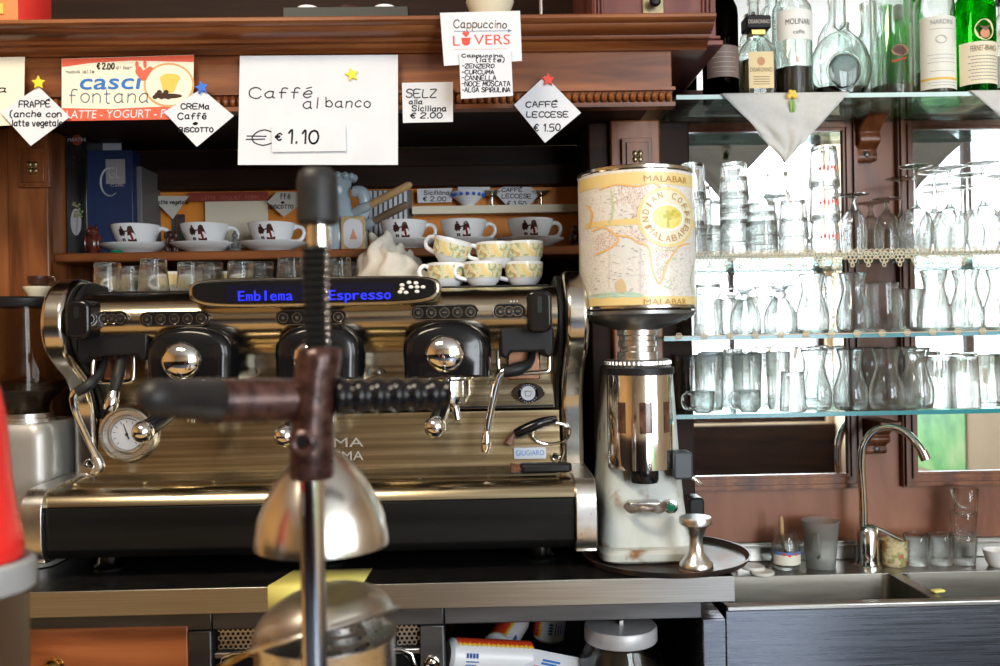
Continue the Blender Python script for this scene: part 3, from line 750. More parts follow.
c0 = W(214, 655, YB_); c1 = W(418, 655, YB_)
mb = MB()
mb.tube([(c0.x + .006, YB_ + .012, .45), (c0.x + .006, YB_ + .012, c0.z - .03), (c0.x + .012, YB_ + .012, c0.z - .010), (c0.x + .03, YB_ + .012, c0.z - .003), (c1.x - .03, YB_ + .012, c0.z - .003), (c1.x - .012, YB_ + .012, c0.z - .010), (c1.x - .006, YB_ + .012, c0.z - .03), (c1.x - .006, YB_ + .012, .45)], .0045, 10)
mb.build('door_rim', CHROME, t, True)
MB().prism(rrect(c0.x + .012, c1.x - .012, .45, c0.z - .010, .02), 'y', YB_ + .014, YB_ + .028).build('door', BLACKG, t, True, .002)
mb = MB(); c = W(432, 661, YB_)
mb.torus((c.x, YB_ - .001, c.z - .004), .011, .003, (0, 1, 0), 24)
mb.sphere((c.x, YB_ - .001, c.z - .004), (.008, .004, .008), 16, 8); mb.build('lock', CHROME, t, True)
# open shelf
t = thing('open_shelf_unit', 'open steel shelf unit under the worktop holding cup packets and a jar', 'shelf unit', (xa(580), 1.8, 0))
MB().span(xa(444) + .001, xa(703), YB_ + .004, YB_ + .05, W(580, 622, YB_).z, zE - .001).build('top_rail', STEELD, t, True, .002)
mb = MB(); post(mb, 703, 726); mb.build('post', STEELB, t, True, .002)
zsf = W(580, 700, 1.6).z
MB().span(xa(444) + .001, xa(703), YB_ + .02, 2.15, zsf - .02, zsf).build('shelf_floor', STEELD, t, True)
MB().span(xa(444) + .001, xa(703), 2.13, 2.15, zsf, zE).span(xa(703), xa(726), YB_ + .05, 2.15, .05, zR).build('back_panel', BLACKM, t, True)
MB().span(xa(444) + .001, xa(703), YB_ + .02, 2.13, .05, zsf - .02).build('base', BLACKM, t, True)
# things on the open shelf
def packet(px, py, Y, ang, yaw, label, L=.20, r=.036):
    c = W(px, py, Y)
    t = thing('cup_packet', label, 'cup packet', (c.x, Y, c.z), group='packets of paper cups')
    M = Matrix.Rotation(yaw, 4, 'Z') @ Matrix.Rotation(ang, 4, 'Y')
    prof = [(0, 0), (r * .8, 0), (r, .006)] + [(r * (1.0 - .02 * (k % 2)), .006 + (L - .012) * k / 14) for k in range(15)] + [(r * .8, L), (0, L)]
    mb = MB().lathe(prof, seg=28); mb.v = [tuple(M @ Vector(v)) for v in mb.v]; mb.build('packet', mat('white_wrap', (.75, .76, .78), .25), t)
    def flames(e, a0, a1, jag, m, nm):
        q = MB(); n = 40
        for k in range(n):
            z0, z1 = L * (.08 + .90 * k / n), L * (.08 + .90 * (k + 1) / n)
            lo0, lo1 = a1 + jag * abs(((k * 7) % 5) / 5 - .4), a1 + jag * abs((((k + 1) * 7) % 5) / 5 - .4)
            R_ = r * e
            for f in range(6):
                P = []
                for z, lo, ff in ((z0, lo0, f), (z1, lo1, f), (z1, lo1, f + 1), (z0, lo0, f + 1)):
                    t_ = math.radians(a0 + (lo - a0) * ff / 6); P.append(tuple(M @ Vector((R_ * math.cos(t_), R_ * math.sin(t_), z))))
                q.add(P, [(0, 1, 2, 3)])
        q.build(nm, m, t, recalc=False)
    flames(1.02, 140, 212, 22, mat('flame_yellow_print', (.85, .55, .04), .35), 'yellow_flames')
    flames(1.03, 141, 202, 26, mat('flame_red_print', (.75, .06, .02), .35), 'red_flames')
    mb = MB()
    for k in range(4): mb.span(-.012 + k * .006, -.0075 + k * .006, 0, .0001, .001, .009)
    for k in range(4): mb.span(-.012, .012 - .004 * (k % 2), -.0001, 0, -.006 - k * .006, -.004 - k * .006)
    mb.v = [tuple(M @ Vector((r * 1.03 * math.sin(-z / r - .15), -r * 1.03 * math.cos(-z / r - .15), L * .24 + x))) for x, y, z in mb.v]
    mb.build('blue_print', BLUEINK, t, smooth=0, recalc=False)
packet(447, 655, 1.60, math.radians(100), math.radians(18), 'white paper cup packet lying foremost on the open shelf', .16, .030)
packet(496, 650, 1.72, math.radians(84), math.radians(72), 'paper cup packet seen end on behind the foremost packet', .14, .030)
packet(548, 640, 1.85, math.radians(8), .3, 'paper cup packet standing far back in the dark shelf, left of the jar', .13, .032)
p = W(552, 690, 1.58)
t = thing('printed_card', 'white card with blue print leaning in the open shelf by the jar', 'card', (p.x, 1.58, zsf))
M = Matrix.Translation((p.x, 1.60, zsf + .03)) @ Matrix.Rotation(.22, 4, 'Y') @ Matrix.Rotation(-.65, 4, 'X')
MB().span(-.05, .05, -.001, .001, -.03, .055, M).build('sheet', PAPER, t, True, smooth=0)
mb = MB().span(-.020, .012, -.0018, -.0016, .036, .040, M).span(-.022, .006, -.0018, -.0016, .030, .034, M); mb.build('blue_print', BLUEINK, t, True, smooth=0, recalc=False)
mb = MB().span(-.035, .03, -.002, -.0018, .022, .026, M).span(-.01, .04, -.002, -.0018, .014, .016, M); mb.build('print_line', REDINK, t, True, smooth=0)
p = W(622, 666, 1.62)
t = thing('storage_jar', 'glass storage jar with a brushed metal lid on the open shelf', 'jar', (p.x, 1.63, zsf))
zl = W(622, 646, 1.60).z - zsf
R0 = S(37, 1.6)
MB().lathe([(0, 0), (R0 * 1.05, 0), (R0 * 1.15, .01), (R0 * 1.15, zl - .03), (R0 * .92, zl - .004), (R0 * .92, zl), (R0 * .88, zl), (R0 * .88, zl - .006), (R0 * 1.1, zl - .032), (R0 * 1.1, .012), (R0, .006), (0, .006)], seg=40).build('jar', GLASS, t, recalc=False)
MB().lathe([(0, zl + .002), (R0 * .98, zl + .002), (R0, zl + .004), (R0, zl + .026), (R0 * .97, zl + .029), (0, zl + .032)], seg=40).build('lid', noisy('brushed_lid', [(.52, .52, .53), (.62, .62, .63)], (40, 40, 40), (.4, .5), .35), t)
MB().span(-.004, .004, -.012, .012, zl + .03, zl + .040).build('lid_tab', ALU, t, bevel=.001)
MB().lathe([(0, .008), (R0 * 1.0, .008), (R0 * 1.05, .02), (R0 * 1.0, .05), (0, .055)], seg=30).build('contents', mat('pale_sweets', (.40, .36, .30), .6), t)

# ================================================================== espresso machine
X = lambda px, Y, py=400: W(px, py, Y).x
Z = lambda py, Y, px=320: W(px, py, Y).z
MX0, MX1 = X(40, 1.61, 310), X(589, 1.61, 310)
m_ = thing('espresso_machine', 'three group chrome espresso machine with blue display on the worktop', 'coffee machine', ((MX0 + MX1) / 2, 1.75, ZC))
HT = Z(292, 1.80)
FYZ = [(2.12, .97), (2.12, 1.36), (2.04, 1.408), (1.80, 1.425), (1.70, 1.434), (1.655, 1.425), (1.618, 1.395), (1.603, 1.355), (1.612, 1.31), (1.645, 1.275), (1.69, 1.245), (1.722, 1.20), (1.73, 1.14), (1.73, 1.075), (1.74, .97)]
fr = [(p.x, p.y) for p in spline([(a, b, 0) for a, b in FYZ], 4, True)]
for a, b in ((MX0, MX0 + .042), (MX1 - .042, MX1)):
    sf = MB().prism(fr, 'x', a, b).build('side_frame', CHROMEW, m_, True, .012, 3)
    # inner dark liner
    il = [((y - 1.85) * .96 + 1.865, (z - 1.2) * .97 + 1.2) for y, z in fr]
    MB().prism(il, 'x', (b + .0005 if a < 0 and a == MX0 else a - .012), (b + .012 if a == MX0 else a - .0005)).build('liner', BLACKM, sf, True, .003)
HX0, HX1 = MX0 + .056, MX1 - .056
head = [(2.08, 1.262), (2.08, HT), (1.70, HT), (1.668, HT - .004), (1.64, HT - .016), (1.622, HT - .034), (1.617, HT - .052), (1.622, HT - .072), (1.638, HT - .090), (1.662, HT - .104), (1.70, HT - .116), (1.742, HT - .122), (1.742, 1.262)]
MB().prism(head, 'x', HX0, HX1).build('head', HEADM, m_, True, smooth=50)
MB().span(HX0 + .01, HX1 - .01, 1.69, 2.06, HT, HT + .002).build('cup_tray', STEELD, m_, True, .001)
# working panel
pz = [(1.775, 1.262), (1.75, 1.262), (1.75, 1.174), (1.741, 1.169), (1.722, 1.066), (1.775, 1.066)]
MB().prism(pz, 'x', HX0 - .01, HX1 + .01).build('work_panel', BRASSY, m_, True, smooth=30)
MB().span(HX0, HX1, 1.775, 2.08, .98, 1.262).build('body', BLACKM, m_, True)
MB().span(HX0, HX1, 1.745, 1.752, 1.175, 1.179).build('panel_seam', BLACKM, m_, True)
for px, py in ((254, 372), (381, 372), (554, 456), (94, 462)):
    c = W(px, py, 1.745); MB().lathe([(.009, 0), (.009, .003), (.007, .006), (.004, .006), (.0035, .003), (0, .003)], (c.x, 1.75 if py < 400 else 1.725, c.z), (0, -1, 0), 18).build('panel_bolt', CHROME, m_, True)
# drip tray base
TX0, TX1 = X(24, 1.56, 520), X(596, 1.56, 510)
ZT = Z(483, 1.60)
def trayprof(dy=0, dz=0):
    return [(1.735, ZT + .004 + dz), (1.60, ZT + dz), (1.575 - dy, ZT - .003 + dz), (1.562 - dy, ZT - .012), (1.558 - dy, ZT - .026)]
tp = trayprof()
MB().prism(tp + [(1.60, ZT - .03), (1.735, ZT - .03)], 'x', TX0 + .036, TX1 - .036).build('drip_tray', BRASSY, m_, True, smooth=50)
zb = Z(556, 1.57)
lo = [(1.558, ZT - .027), (1.556, ZT - .06), (1.559, zb + .02), (1.575, zb + .004), (1.60, zb), (2.05, zb), (2.05, ZT - .03), (1.60, ZT - .031)]
MB().prism(lo, 'x', TX0 + .036, TX1 - .036).build('lower_panel', noisy('satin_black_panel', [(.005, .005, .005), (.009, .009, .0085)], (3, 60, 60), (.28, .38), Specular_IOR_Level=.14), m_, True, .003, smooth=50)
cp = [(1.80, ZT + .008), (1.60, ZT + .005), (1.57, ZT), (1.553, ZT - .012), (1.546, ZT - .035), (1.546, zb + .03), (1.556, zb + .008), (1.58, zb - .002), (1.80, zb - .002)]
cpf = [(p.x, p.y) for p in spline([(a, b, 0) for a, b in cp], 4)]
for a, b in ((TX0, TX0 + .036), (TX1 - .036, TX1)):
    MB().prism(cpf, 'x', a, b).build('end_cap', ALU, m_, True, .012, 3)
mb = MB()
for k in range(9): mb.span(TX0 + .06, TX1 - .06, 1.61 + k * .0125, 1.614 + k * .0125, ZT - .002 + .0055, ZT + .0075)
for k in range(8): q = TX0 + .06 + (TX1 - TX0 - .125) * k / 7; mb.span(q, q + .005, 1.605, 1.72, ZT + .0005, ZT + .006)
mb.build('drip_grate', BRASSY, m_, True)
for px in (110, 330, 540):
    c = W(px, 560, 1.66); MB().lathe([(.026, 0), (.028, .004), (.022, .010), (.018, zb - ZC + .002)], (c.x, 1.66, ZC), seg=24).build('foot', CHROME, m_, True)
# display pod
D0, D1 = X(190, 1.60, 292), X(441, 1.60, 292)
dz0, dz1 = Z(307, 1.60), Z(277, 1.60)
def podpoly(x0, x1, z0, z1, n=48):
    P = []
    for k in range(n):
        a = 2 * PI * k / n; ca, sa = math.cos(a), math.sin(a)
        e = .5 if sa > 0 else .8
        P.append(((x0 + x1) / 2 + (x1 - x0) / 2 * math.copysign(abs(ca) ** .28, ca), z0 + (z1 - z0) * (.52 + (.48 if sa > 0 else .52) * math.copysign(abs(sa) ** e, sa))))
    return P
pod = MB().prism(podpoly(D0, D1, dz0, dz1), 'y', 1.588, 1.70).build('display_pod', HEADM, m_, True, .006, 3)
MB().prism(podpoly(D0 + .008, D1 - .008, dz0 + .007, dz1 - .003), 'y', 1.584, 1.5885).build('fascia', BLACKG, pod, True, .002)
c0, c1 = W(226, 302, 1.583), W(394, 284, 1.583)
MB().prism(rrect(c0.x, c1.x, c0.z, c1.z + .002, .003), 'y', 1.5825, 1.5841).build('screen', mat('lcd_dark', (.002, .003, .018), .12), pod, True)
mb = MB()
def lcdtext(body, px0, px1, py, h):
    a, b = W(px0, py, 1.582), W(px1, py, 1.582)
    n = len(body); cw = (b.x - a.x) / (n - .15)
    for i, ch in enumerate(body):
        if ch in 'il': mb.text(ch, a.x + cw * (i + .3), a.z, cw * .22, h, 1.5822)
        else: mb.text(ch, a.x + cw * i, a.z, cw * .78, h, 1.5822)
for args in (('Emblema', 238, 293, 301, .0175), ('Espresso', 329, 391, 300, .0175)):
    mb = MB(); lcdtext(*args)
    vv = list(mb.v); ff = list(mb.f); mb.add([(x + .0008, y - .00005, z) for x, y, z in vv], ff)
    mb.build('screen_lettering', LCD, pod, True, smooth=0, recalc=False)
mb = MB()
for px, py in ((402, 285), (402, 289), (409, 282.5), (416, 283), (406, 292.5), (400, 292), (417, 291.5), (411, 287), (423, 287), (417, 287)):
    c = W(px, py, 1.584); mb.sphere((c.x, 1.584, c.z), (.0045, .0018, .0032), 12, 6)
mb.build('keypad_key', mat('pale_key', (.72, .70, .64), .3), pod, True)
# button panels
def pads(p0, p1, pz, n):
    a, b = W(p0, pz, 1.612), W(p1, pz, 1.612); h = S(7, 1.61)
    pl = MB().prism(rrect(a.x, b.x, a.z - h, a.z + h, h), 'y', 1.611, 1.635).build('button_panel', BLACKG, m_, True, .0015)
    rim = MB(); R = rrect(a.x, b.x, a.z - h, a.z + h, h); rim.tube([(x, 1.6115, z) for x, z in R + R[:1]], .0012, 6); rim.build('rim', RINGM, pl, True)
    for k in range(n):
        x = a.x + h * 1.05 + (b.x - a.x - 2.1 * h) * k / (n - 1)
        bt = MB().torus((x, 1.6105, a.z), .0085, .0013, (0, 1, 0), 20, 6).build('button', RINGM, pl, True)
        mb = MB().lathe([(.007, 0), (.0065, .002), (0, .0025)], (x, 1.6105, a.z), (0, -1, 0), 16); mb.build('button_cap', BLACKM, bt, True)
        mk = MB()
        if k % 5 == 2: mk.span(x - .0035, x + .0035, 1.6078, 1.608, a.z - .0008, a.z + .0008)
        else:
            mk.prism([(x - .003, a.z + .0008), (x + .003, a.z + .0008), (x + .0018, a.z - .0028), (x - .0018, a.z - .0028)], 'y', 1.6076, 1.608)
            mk.span(x - .003, x + .003, 1.6076, 1.608, a.z + .0018, a.z + .0026)
        mk.build('button_icon', RINGM, bt, True, smooth=0)
pads(97, 128, 319, 3); pads(140, 209, 319.5, 5); pads(276, 346, 318, 5); pads(411, 478, 313, 5); pads(493, 525, 311.5, 3)
c = W(514, 301.5, 1.625)
mb = MB()
for k in range(3): mb.sphere((c.x - .006 + k * .006, 1.622, c.z), (.0018, .0012, .0018), 8, 6)
mb.build('indicator_light', mat('pale_key', (0, 0, 0)), m_, True)
# steam paddles
for px, w_, lab in ((82, 12, 0), (539, 12, 1)):
    a, b = W(px - w_, 339 - 6 * lab, 1.60), W(px + w_, 300 - 10 * lab, 1.60)
    kn = MB().prism(rrect(a.x, b.x, a.z, b.z, .015), 'y', 1.580, 1.64).build('steam_paddle', BLACKG, m_, True, .006, 3)
    MB().prism(rrect((a.x + b.x) / 2 - .004, (a.x + b.x) / 2 + .004, a.z + .035, b.z - .012, .003), 'y', 1.577, 1.5815).build('slot', BLACKM, kn, True)
# groups
def group(pxc, pyt, pyb, hx, hy, bx, by):
    c = W(pxc, 350, 1.62); zt, z0 = W(pxc, pyt, 1.62).z, W(pxc, pyb, 1.62).z
    hw = S(45, 1.62); H = zt - z0
    def sec(k, f, zl):
        pts = []
        for i in range(25):
            u = math.radians(-12 + 204 * i / 24)
            pts.append((c.x + hw * k * math.cos(u) * (1.0 if abs(math.cos(u)) < .98 else .99), z0 + zl + H * .42 + (H * f - H * .42) * max(0, math.sin(u)) ** .8 if math.sin(u) > 0 else z0 + zl + H * .42 + H * .42 * math.sin(u)))
        pts += [(c.x - hw * k * .97, z0 + zl), (c.x - hw * k * .6, z0 + zl), (c.x + hw * k * .6, z0 + zl), (c.x + hw * k * .97, z0 + zl)]
        return pts
    R = [[(x, y, z) for x, z in sec(k, f, zl)] for y, k, f, zl in ((1.76, 1, 1, 0), (1.63, 1, 1, 0), (1.607, .96, .97, .001), (1.596, .88, .91, .003), (1.590, .72, .80, .006))]
    g = MB().rings(R).build('group_hood', BLACKG, m_, True, smooth=60)
    q = W(hx, hy, 1.59)
    MB().sphere((q.x, 1.592, q.z), (.036, .020, .034), 28, 14).build('medallion', CHROME, g, True)
    # bayonet ring and filter holder
    zr = z0 - .006
    MB().lathe([(.036, 0), (.040, .002), (.040, .030), (.046, .034), (.046, .046), (0, .046)], (c.x, 1.655, zr - .030), seg=36).build('bayonet_ring', CHROME, g, True)
    s_ = Vector((c.x, 1.625, zr - .020)); e = W(bx, by, 1.505)
    pf = MB().lathe([(0, -.012), (.022, -.012), (.034, -.004), (.037, .006), (.037, .026), (0, .026)], (c.x, 1.655, zr - .036), seg=36).build('filter_holder', CHROME, m_, True)
    n1 = s_.lerp(e, .30)
    MB().tube([s_, n1], [.010, .009], 16).build('neck', CHROME, pf, True)
    MB().tube([n1, s_.lerp(e, .45), s_.lerp(e, .8), s_.lerp(e, .97)], [.011, .0135, .0145, .0155], 18).build('handle', BLACKG, pf, True)
    MB().sphere(e, (.0185, .0185, .0185), 24, 14).build('handle_end', CHROME, pf, True)
    mb = MB()
    for dx in (-.012, .012):
        mb.tube([(c.x, 1.655, zr - .044), (c.x + dx, 1.652, zr - .052), (c.x + dx * 1.3, 1.650, zr - .072)], [.008, .0075, .0065], 12, 4)
    mb.build('spout', CHROME, pf, True)
group(193, 325, 380, 181, 361, 143, 432)
group(320, 322, 380, 312, 358, 285, 436)
group(447, 320, 378, 445, 354, 435, 427)
# steam arms and hoods
def steamhood(p0, p1, pt, pb):
    a, b = W(p0, pb, 1.64), W(p1, pt, 1.64)
    return MB().prism([(a.x, b.z), (a.x, a.z + .010), (a.x + .004, a.z), (a.x + .014, a.z - .001), (a.x + .02, a.z + .010), (b.x - .02, a.z + .010), (b.x - .014, a.z - .001), (b.x - .004, a.z), (b.x, a.z + .010), (b.x, b.z)], 'y', 1.628, 1.75).build('steam_hood', BLACKM, m_, True, .005)
h1 = steamhood(80, 150, 327, 362); h2 = steamhood(500, 553, 326, 358)
def loop(p0, p1, pt, pb, par):
    a, b = W(p0, pb, 1.66), W(p1, pt, 1.66); r = .010
    MB().tube([(a.x, 1.665, b.z), (a.x, 1.662, a.z + r), (a.x + r, 1.66, a.z), (b.x - r, 1.66, a.z), (b.x, 1.662, a.z + r), (b.x, 1.665, b.z)], .004, 12, 5).build('guard_loop', CHROME, par, True)
loop(93, 133, 352, 382, h1); loop(499, 549, 350, 373, h2)
# inner chrome plates, copper reflection put into their colour
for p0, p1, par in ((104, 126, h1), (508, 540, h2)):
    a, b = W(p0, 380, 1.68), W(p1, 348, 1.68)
    MB().span(a.x, b.x, 1.68, 1.70, a.z, b.z).build('valve_block', mat('copper_reflection_chrome', (.52, .30, .20), .25, 1.0), par, True, .003)
sw = MB().tube([W(124, 352, 1.66), W(121, 362, 1.645), W(118, 376, 1.63), W(114, 392, 1.625)], [.007, .010, .0105, .009], 14, 4).build('steam_wand', RUBBER, m_, True)
MB().tube([W(115, 390, 1.627), W(112, 402, 1.62), W(109, 410, 1.618)], [.009, .0125, .011], 16, 3).build('tip', CHROME, sw, True)
sw = MB().tube([W(106, 354, 1.67), W(102, 370, 1.65), W(90, 384, 1.625), W(77, 392, 1.62)], [.005, .007, .010, .009], 14, 4).build('steam_wand', RUBBER, m_, True)
MB().tube([W(78, 391, 1.622), W(74, 398, 1.62), W(77, 415, 1.622), W(88, 440, 1.64), W(97, 458, 1.65)], [.0095, .0085, .006, .006, .006], 14, 5).build('pipe', CHROME, sw, True)
MB().tube([W(95, 454, 1.65), W(100, 466, 1.655), W(96, 472, 1.655), W(92, 472, 1.655)], [.007, .0095, .008, .006], 14, 4).build('nozzle', ALU, sw, True)
sw = MB().tube([W(533, 345, 1.67), W(530, 362, 1.65), W(518, 369, 1.635), W(503, 372, 1.63)], [.006, .008, .013, .010], 14, 4).build('steam_wand', BLACKM, m_, True)
MB().tube([W(505, 371, 1.63), W(499, 376, 1.63), W(494, 395, 1.632), W(488, 425, 1.64), W(486, 436, 1.64)], [.008, .0075, .0065, .0062, .0065], 14, 5).build('pipe', CHROME, sw, True)
MB().tube([W(486.5, 434, 1.64), W(486, 443, 1.64), W(485, 452, 1.64)], [.0065, .0095, .006], 14, 4).build('nozzle', CHROME, sw, True)
# pressure gauge
c = W(128, 434, 1.725); G = S(28, 1.725); yg = 1.733
ga = MB().lathe([(G, 0), (G, .012), (G * .95, .018), (G * .88, .019), (G * .84, .014), (G * .70, .012), (G * .66, .016), (G * .60, .017), (G * .56, .012), (0, .012)], (c.x, yg, c.z), (0, -1, 0), 48).build('pressure_gauge', BRUSH, m_, True)
MB().lathe([(G * .55, 0), (0, .0005)], (c.x, yg - .0125, c.z), (0, -1, 0), 40).build('dial', PAPER, ga, True)
mb = MB()
for k in range(11):
    a = math.radians(225 - 27 * k); d = Vector((math.cos(a), 0, math.sin(a)))
    p = Vector((c.x, yg - .0132, c.z)) + d * G * .40; mb.tube([p, p + d * G * .09], .0006, 4)
mb.build('dial_mark', INK, ga, True)
mb = MB().tube([(c.x + .004, yg - .0145, c.z - .009), (c.x - .006, yg - .0145, c.z + .020)], [.0016, .0006], 6); mb.sphere((c.x, yg - .0145, c.z), .003, 10, 6); mb.build('needle', INK, ga, True)
# raised badge lettering
a = W(312, 447, 1.738)
mb = MB(); p = W(300, 447, 1.738); mb.text('FAEMA', p.x, p.z, S(64, 1.74), S(9, 1.74), 1.7245); p = W(300, 460, 1.738); mb.text('EMBLEMA', p.x, p.z, S(64, 1.74), S(9, 1.74), 1.7205)
mb.build('raised_lettering', mat('bright_letter_metal', (.80, .76, .66), .35, .6), m_, True, smooth=0, recalc=False)
# espresso badge
c = W(528, 393, 1.748); R_ = S(17, 1.748)
eye = [(c.x + R_ * math.cos(t_), c.z + R_ * .62 * math.copysign(abs(math.sin(t_)) ** 1.35, math.sin(t_))) for t_ in [2 * PI * k / 40 for k in range(40)]]
bd = MB().prism(eye, 'y', 1.744, 1.7505).build('badge', CHROME, m_, True, .0008)
bk = MB().prism(ell(c.x, c.z, R_ * .60, R_ * .60), 'y', 1.7425, 1.7445).build('ring', BLACKG, bd, True)
MB().prism(ell(c.x, c.z, R_ * .42, R_ * .42), 'y', 1.7415, 1.743).build('disc', PAPER, bd, True)
mb = MB()
for body, sgn in (('ESPRESSO', 1), ('ITALIANO', -1)):
    rad = R_ * .44
    for i, ch in enumerate(body):
        ang = math.radians((90 - (i - 3.5) * 17) if sgn > 0 else (270 + (i - 3.5) * 17))
        t2 = MB().text(ch, -.0012, 0, .0024 if ch != 'I' else .0008, .0034, 0)
        rr0 = rad if sgn > 0 else R_ * .585
        M = Matrix.Translation((c.x + rr0 * math.cos(ang), 1.742, c.z + rr0 * math.sin(ang))) @ Matrix.Rotation(-(ang - PI / 2) if sgn > 0 else -(ang + PI / 2), 4, 'Y')
        mb.add(t2.v, t2.f, M)
mb.build('lettering', PAPER, bd, True, smooth=0, recalc=False)
mb = MB(); q = R_ * .2
mb.tube([(c.x - q, 1.741, c.z + q * .6), (c.x - q * .7, 1.741, c.z - q * .8), (c.x + q * .7, 1.741, c.z - q * .8), (c.x + q, 1.741, c.z + q * .6), (c.x - q, 1.741, c.z + q * .6)], .0006, 5)
mb.build('cup_emblem', INK, bd, True)
a, b = W(514, 459, 1.72), W(546, 447, 1.72)
pl = MB().prism(rrect(a.x, b.x, a.z, b.z, .002), 'y', 1.7185, 1.735).build('name_plate', mat('pale_blue_plate', (.58, .64, .72), .3), m_, True)
MB().text('GIUGIARO', a.x + .004, a.z + .0065, b.x - a.x - .008, .010, 1.7182).build('lettering', BLUEINK, pl, True, smooth=0, recalc=False)
c = W(576, 402, 1.72)
# brush on the drip tray; solid filter holder in place of a panel reflection
a, b = W(513, 467, 1.63), W(572, 472, 1.62); zz = ZT + .0075
t = thing('coffee_brush', 'black handled coffee brush lying on the right end of the drip tray', 'brush', (a.x, 1.63, zz))
MB().prism(rrect(a.x + .012, b.x, 1.612, 1.640, .010), 'z', zz, zz + .016).build('handle', BLACKM, t, True, .004)
mb = MB()
for k in range(26): mb.tube([(a.x + .014, 1.615 + .022 * random.random(), zz + .004 + .008 * random.random()), (a.x - .004, 1.612 + .028 * random.random(), zz + .002 + .013 * random.random())], .0016, 5)
mb.build('bristles', noisy('brown_bristle', [(.09, .03, .015), (.2, .08, .04)], (80, 80, 80)), t, True)
c = W(551, 433, 1.715)
t = thing('reflected_filter_holder', 'black handled filter holder built in place of a reflection in the panel', 'filter holder', (c.x, 1.715, zz))
MB().torus((c.x, 1.715, c.z), S(19, 1.715), .0035, (0, 1, .35), 36, 8, 1, .64).build('ring', CHROME, t, True)
MB().tube([W(562, 446, 1.722), W(563, 452, 1.722), (c.x + .016, 1.722, zz)], .004, 8).build('stand', CHROME, t, True)
MB().tube([W(556, 419, 1.71), W(540, 423, 1.70), W(524, 430, 1.70), W(515, 434, 1.70)], [.007, .010, .0105, .008], 14, 4).build('handle', BLACKG, t, True)
MB().tube([W(516, 433, 1.70), W(512, 437, 1.70), W(509, 444, 1.70)], [.005, .006, .011], 14, 4).build('end_knob', noisy('brown_wood_knob', [(.12, .05, .03), (.2, .09, .05)], (40, 40, 40)), t, True)
# ================================================================== cups on the shelf
def make_saucer():
    return MB().lathe([(0, 0), (.030, 0), (.032, .003), (.050, .009), (.078, .0215), (.079, .023), (.076, .024), (.05, .012), (.03, .0065), (0, .006)], seg=48).build('saucer', WHITE)
def make_cappuccino_cup():
    t = thing('cappuccino_cup', '', 'cup')
    MB().lathe([(0, 0), (.026, 0), (.028, .004), (.034, .012), (.044, .028), (.051, .046), (.0535, .058), (.0525, .059), (.051, .056), (.048, .044), (.040, .026), (.030, .012), (0, .008)], seg=48).build('body', WHITE, t)
    h = [(.045, 0, .046), (.056, 0, .052), (.068, 0, .048), (.072, 0, .036), (.066, 0, .024), (.054, 0, .018), (.040, 0, .018)]
    MB().tube(h, [.0055, .0048, .0045, .0045, .0045, .005, .006], 12, 5).build('handle', WHITE, t)
    def wr(x, z):
        R = .0345 + (z - .012) * (.017 / .034) + .0012 if z < .046 else .0525
        return (R * math.sin(x / .045), -R * math.cos(x / .045), z)
    mb = MB()
    shp = [  # two caped figures standing close together
        [(-.0185, .0475), (-.0165, .0482), (-.0145, .047), (-.0148, .0445), (-.0175, .0440)],
        [(-.020, .043), (-.014, .0445), (-.0115, .040), (-.0105, .035), (-.0125, .0335), (-.0135, .030), (-.0125, .0180), (-.0152, .0178), (-.0162, .027), (-.0178, .0178), (-.0205, .0180), (-.0195, .030), (-.0225, .034)],
        [(-.0115, .0395), (-.006, .0405), (-.006, .0385), (-.0115, .037)],
        [(-.0055, .0465), (-.002, .0490), (.0015, .0470), (.0022, .0445), (.006, .034), (.0095, .022), (.007, .0180), (-.001, .0172), (-.0085, .0185), (-.0075, .029), (-.0065, .038)]]
    shp = [[(x * 1.2 + .002, .0335 + (z - .033) * 1.22) for x, z in p] for p in shp]
    for p in shp:
        d = []
        for (a, b), (c, e) in zip(p, p[1:] + p[:1]):
            d += [(a, b), ((a + c) / 2, (b + e) / 2)]
        mb.flat(d, 0, wr)
    mb.text('Caffè', -.012, .0125, .014, .0028, 0, wr)
    mb.build('printed_figures', COFFEE, t, smooth=0, recalc=False)
    MB().flat([(-.0025, .041), (.001, .040), (.0045, .030), (.0065, .021), (.003, .0195), (.0, .026)], 0, lambda x, z: tuple(Vector(wr(x, z)) * 1.0 + Vector((0, -.0006, 0)))).build('red_cape', mat('dark_red_glaze', (.25, .02, .02), .2), t, smooth=0, recalc=False)
    return t
YCUP = 2.055
cups = [(136, 'first', 'beside the blue book'), (205, 'second', 'between the elephant and the grey figure'), (272, 'third', 'left of the juicer knob'), (404, 'fourth', 'just right of the juicer, behind the cloth'), (464, 'fifth', 'middle of the three right cups'), (530, 'last', 'nearest the coffee tin')]
for px, wd, wh in cups:
    c = W(px, 240, YCUP); z = zsh
    place('saucer', make_saucer, (c.x, YCUP, z), f'white saucer under the {wd} cappuccino cup, {wh}', group='saucers on the cup shelf')
    tag(COL.objects[-1], COL.objects[-1]['label'], 'saucer') if False else None
for o in list(COL.objects):
    if o.name.startswith('saucer') and not o.parent: o['category'] = 'saucer'
for i, (px, wd, wh) in enumerate(cups):
    c = W(px, 240, YCUP)
    place('capcup', make_cappuccino_cup, (c.x, YCUP, zsh + .0085), f'{wd} white cappuccino cup on the shelf, {wh}', rz=.12, group='cappuccino cups on the shelf')
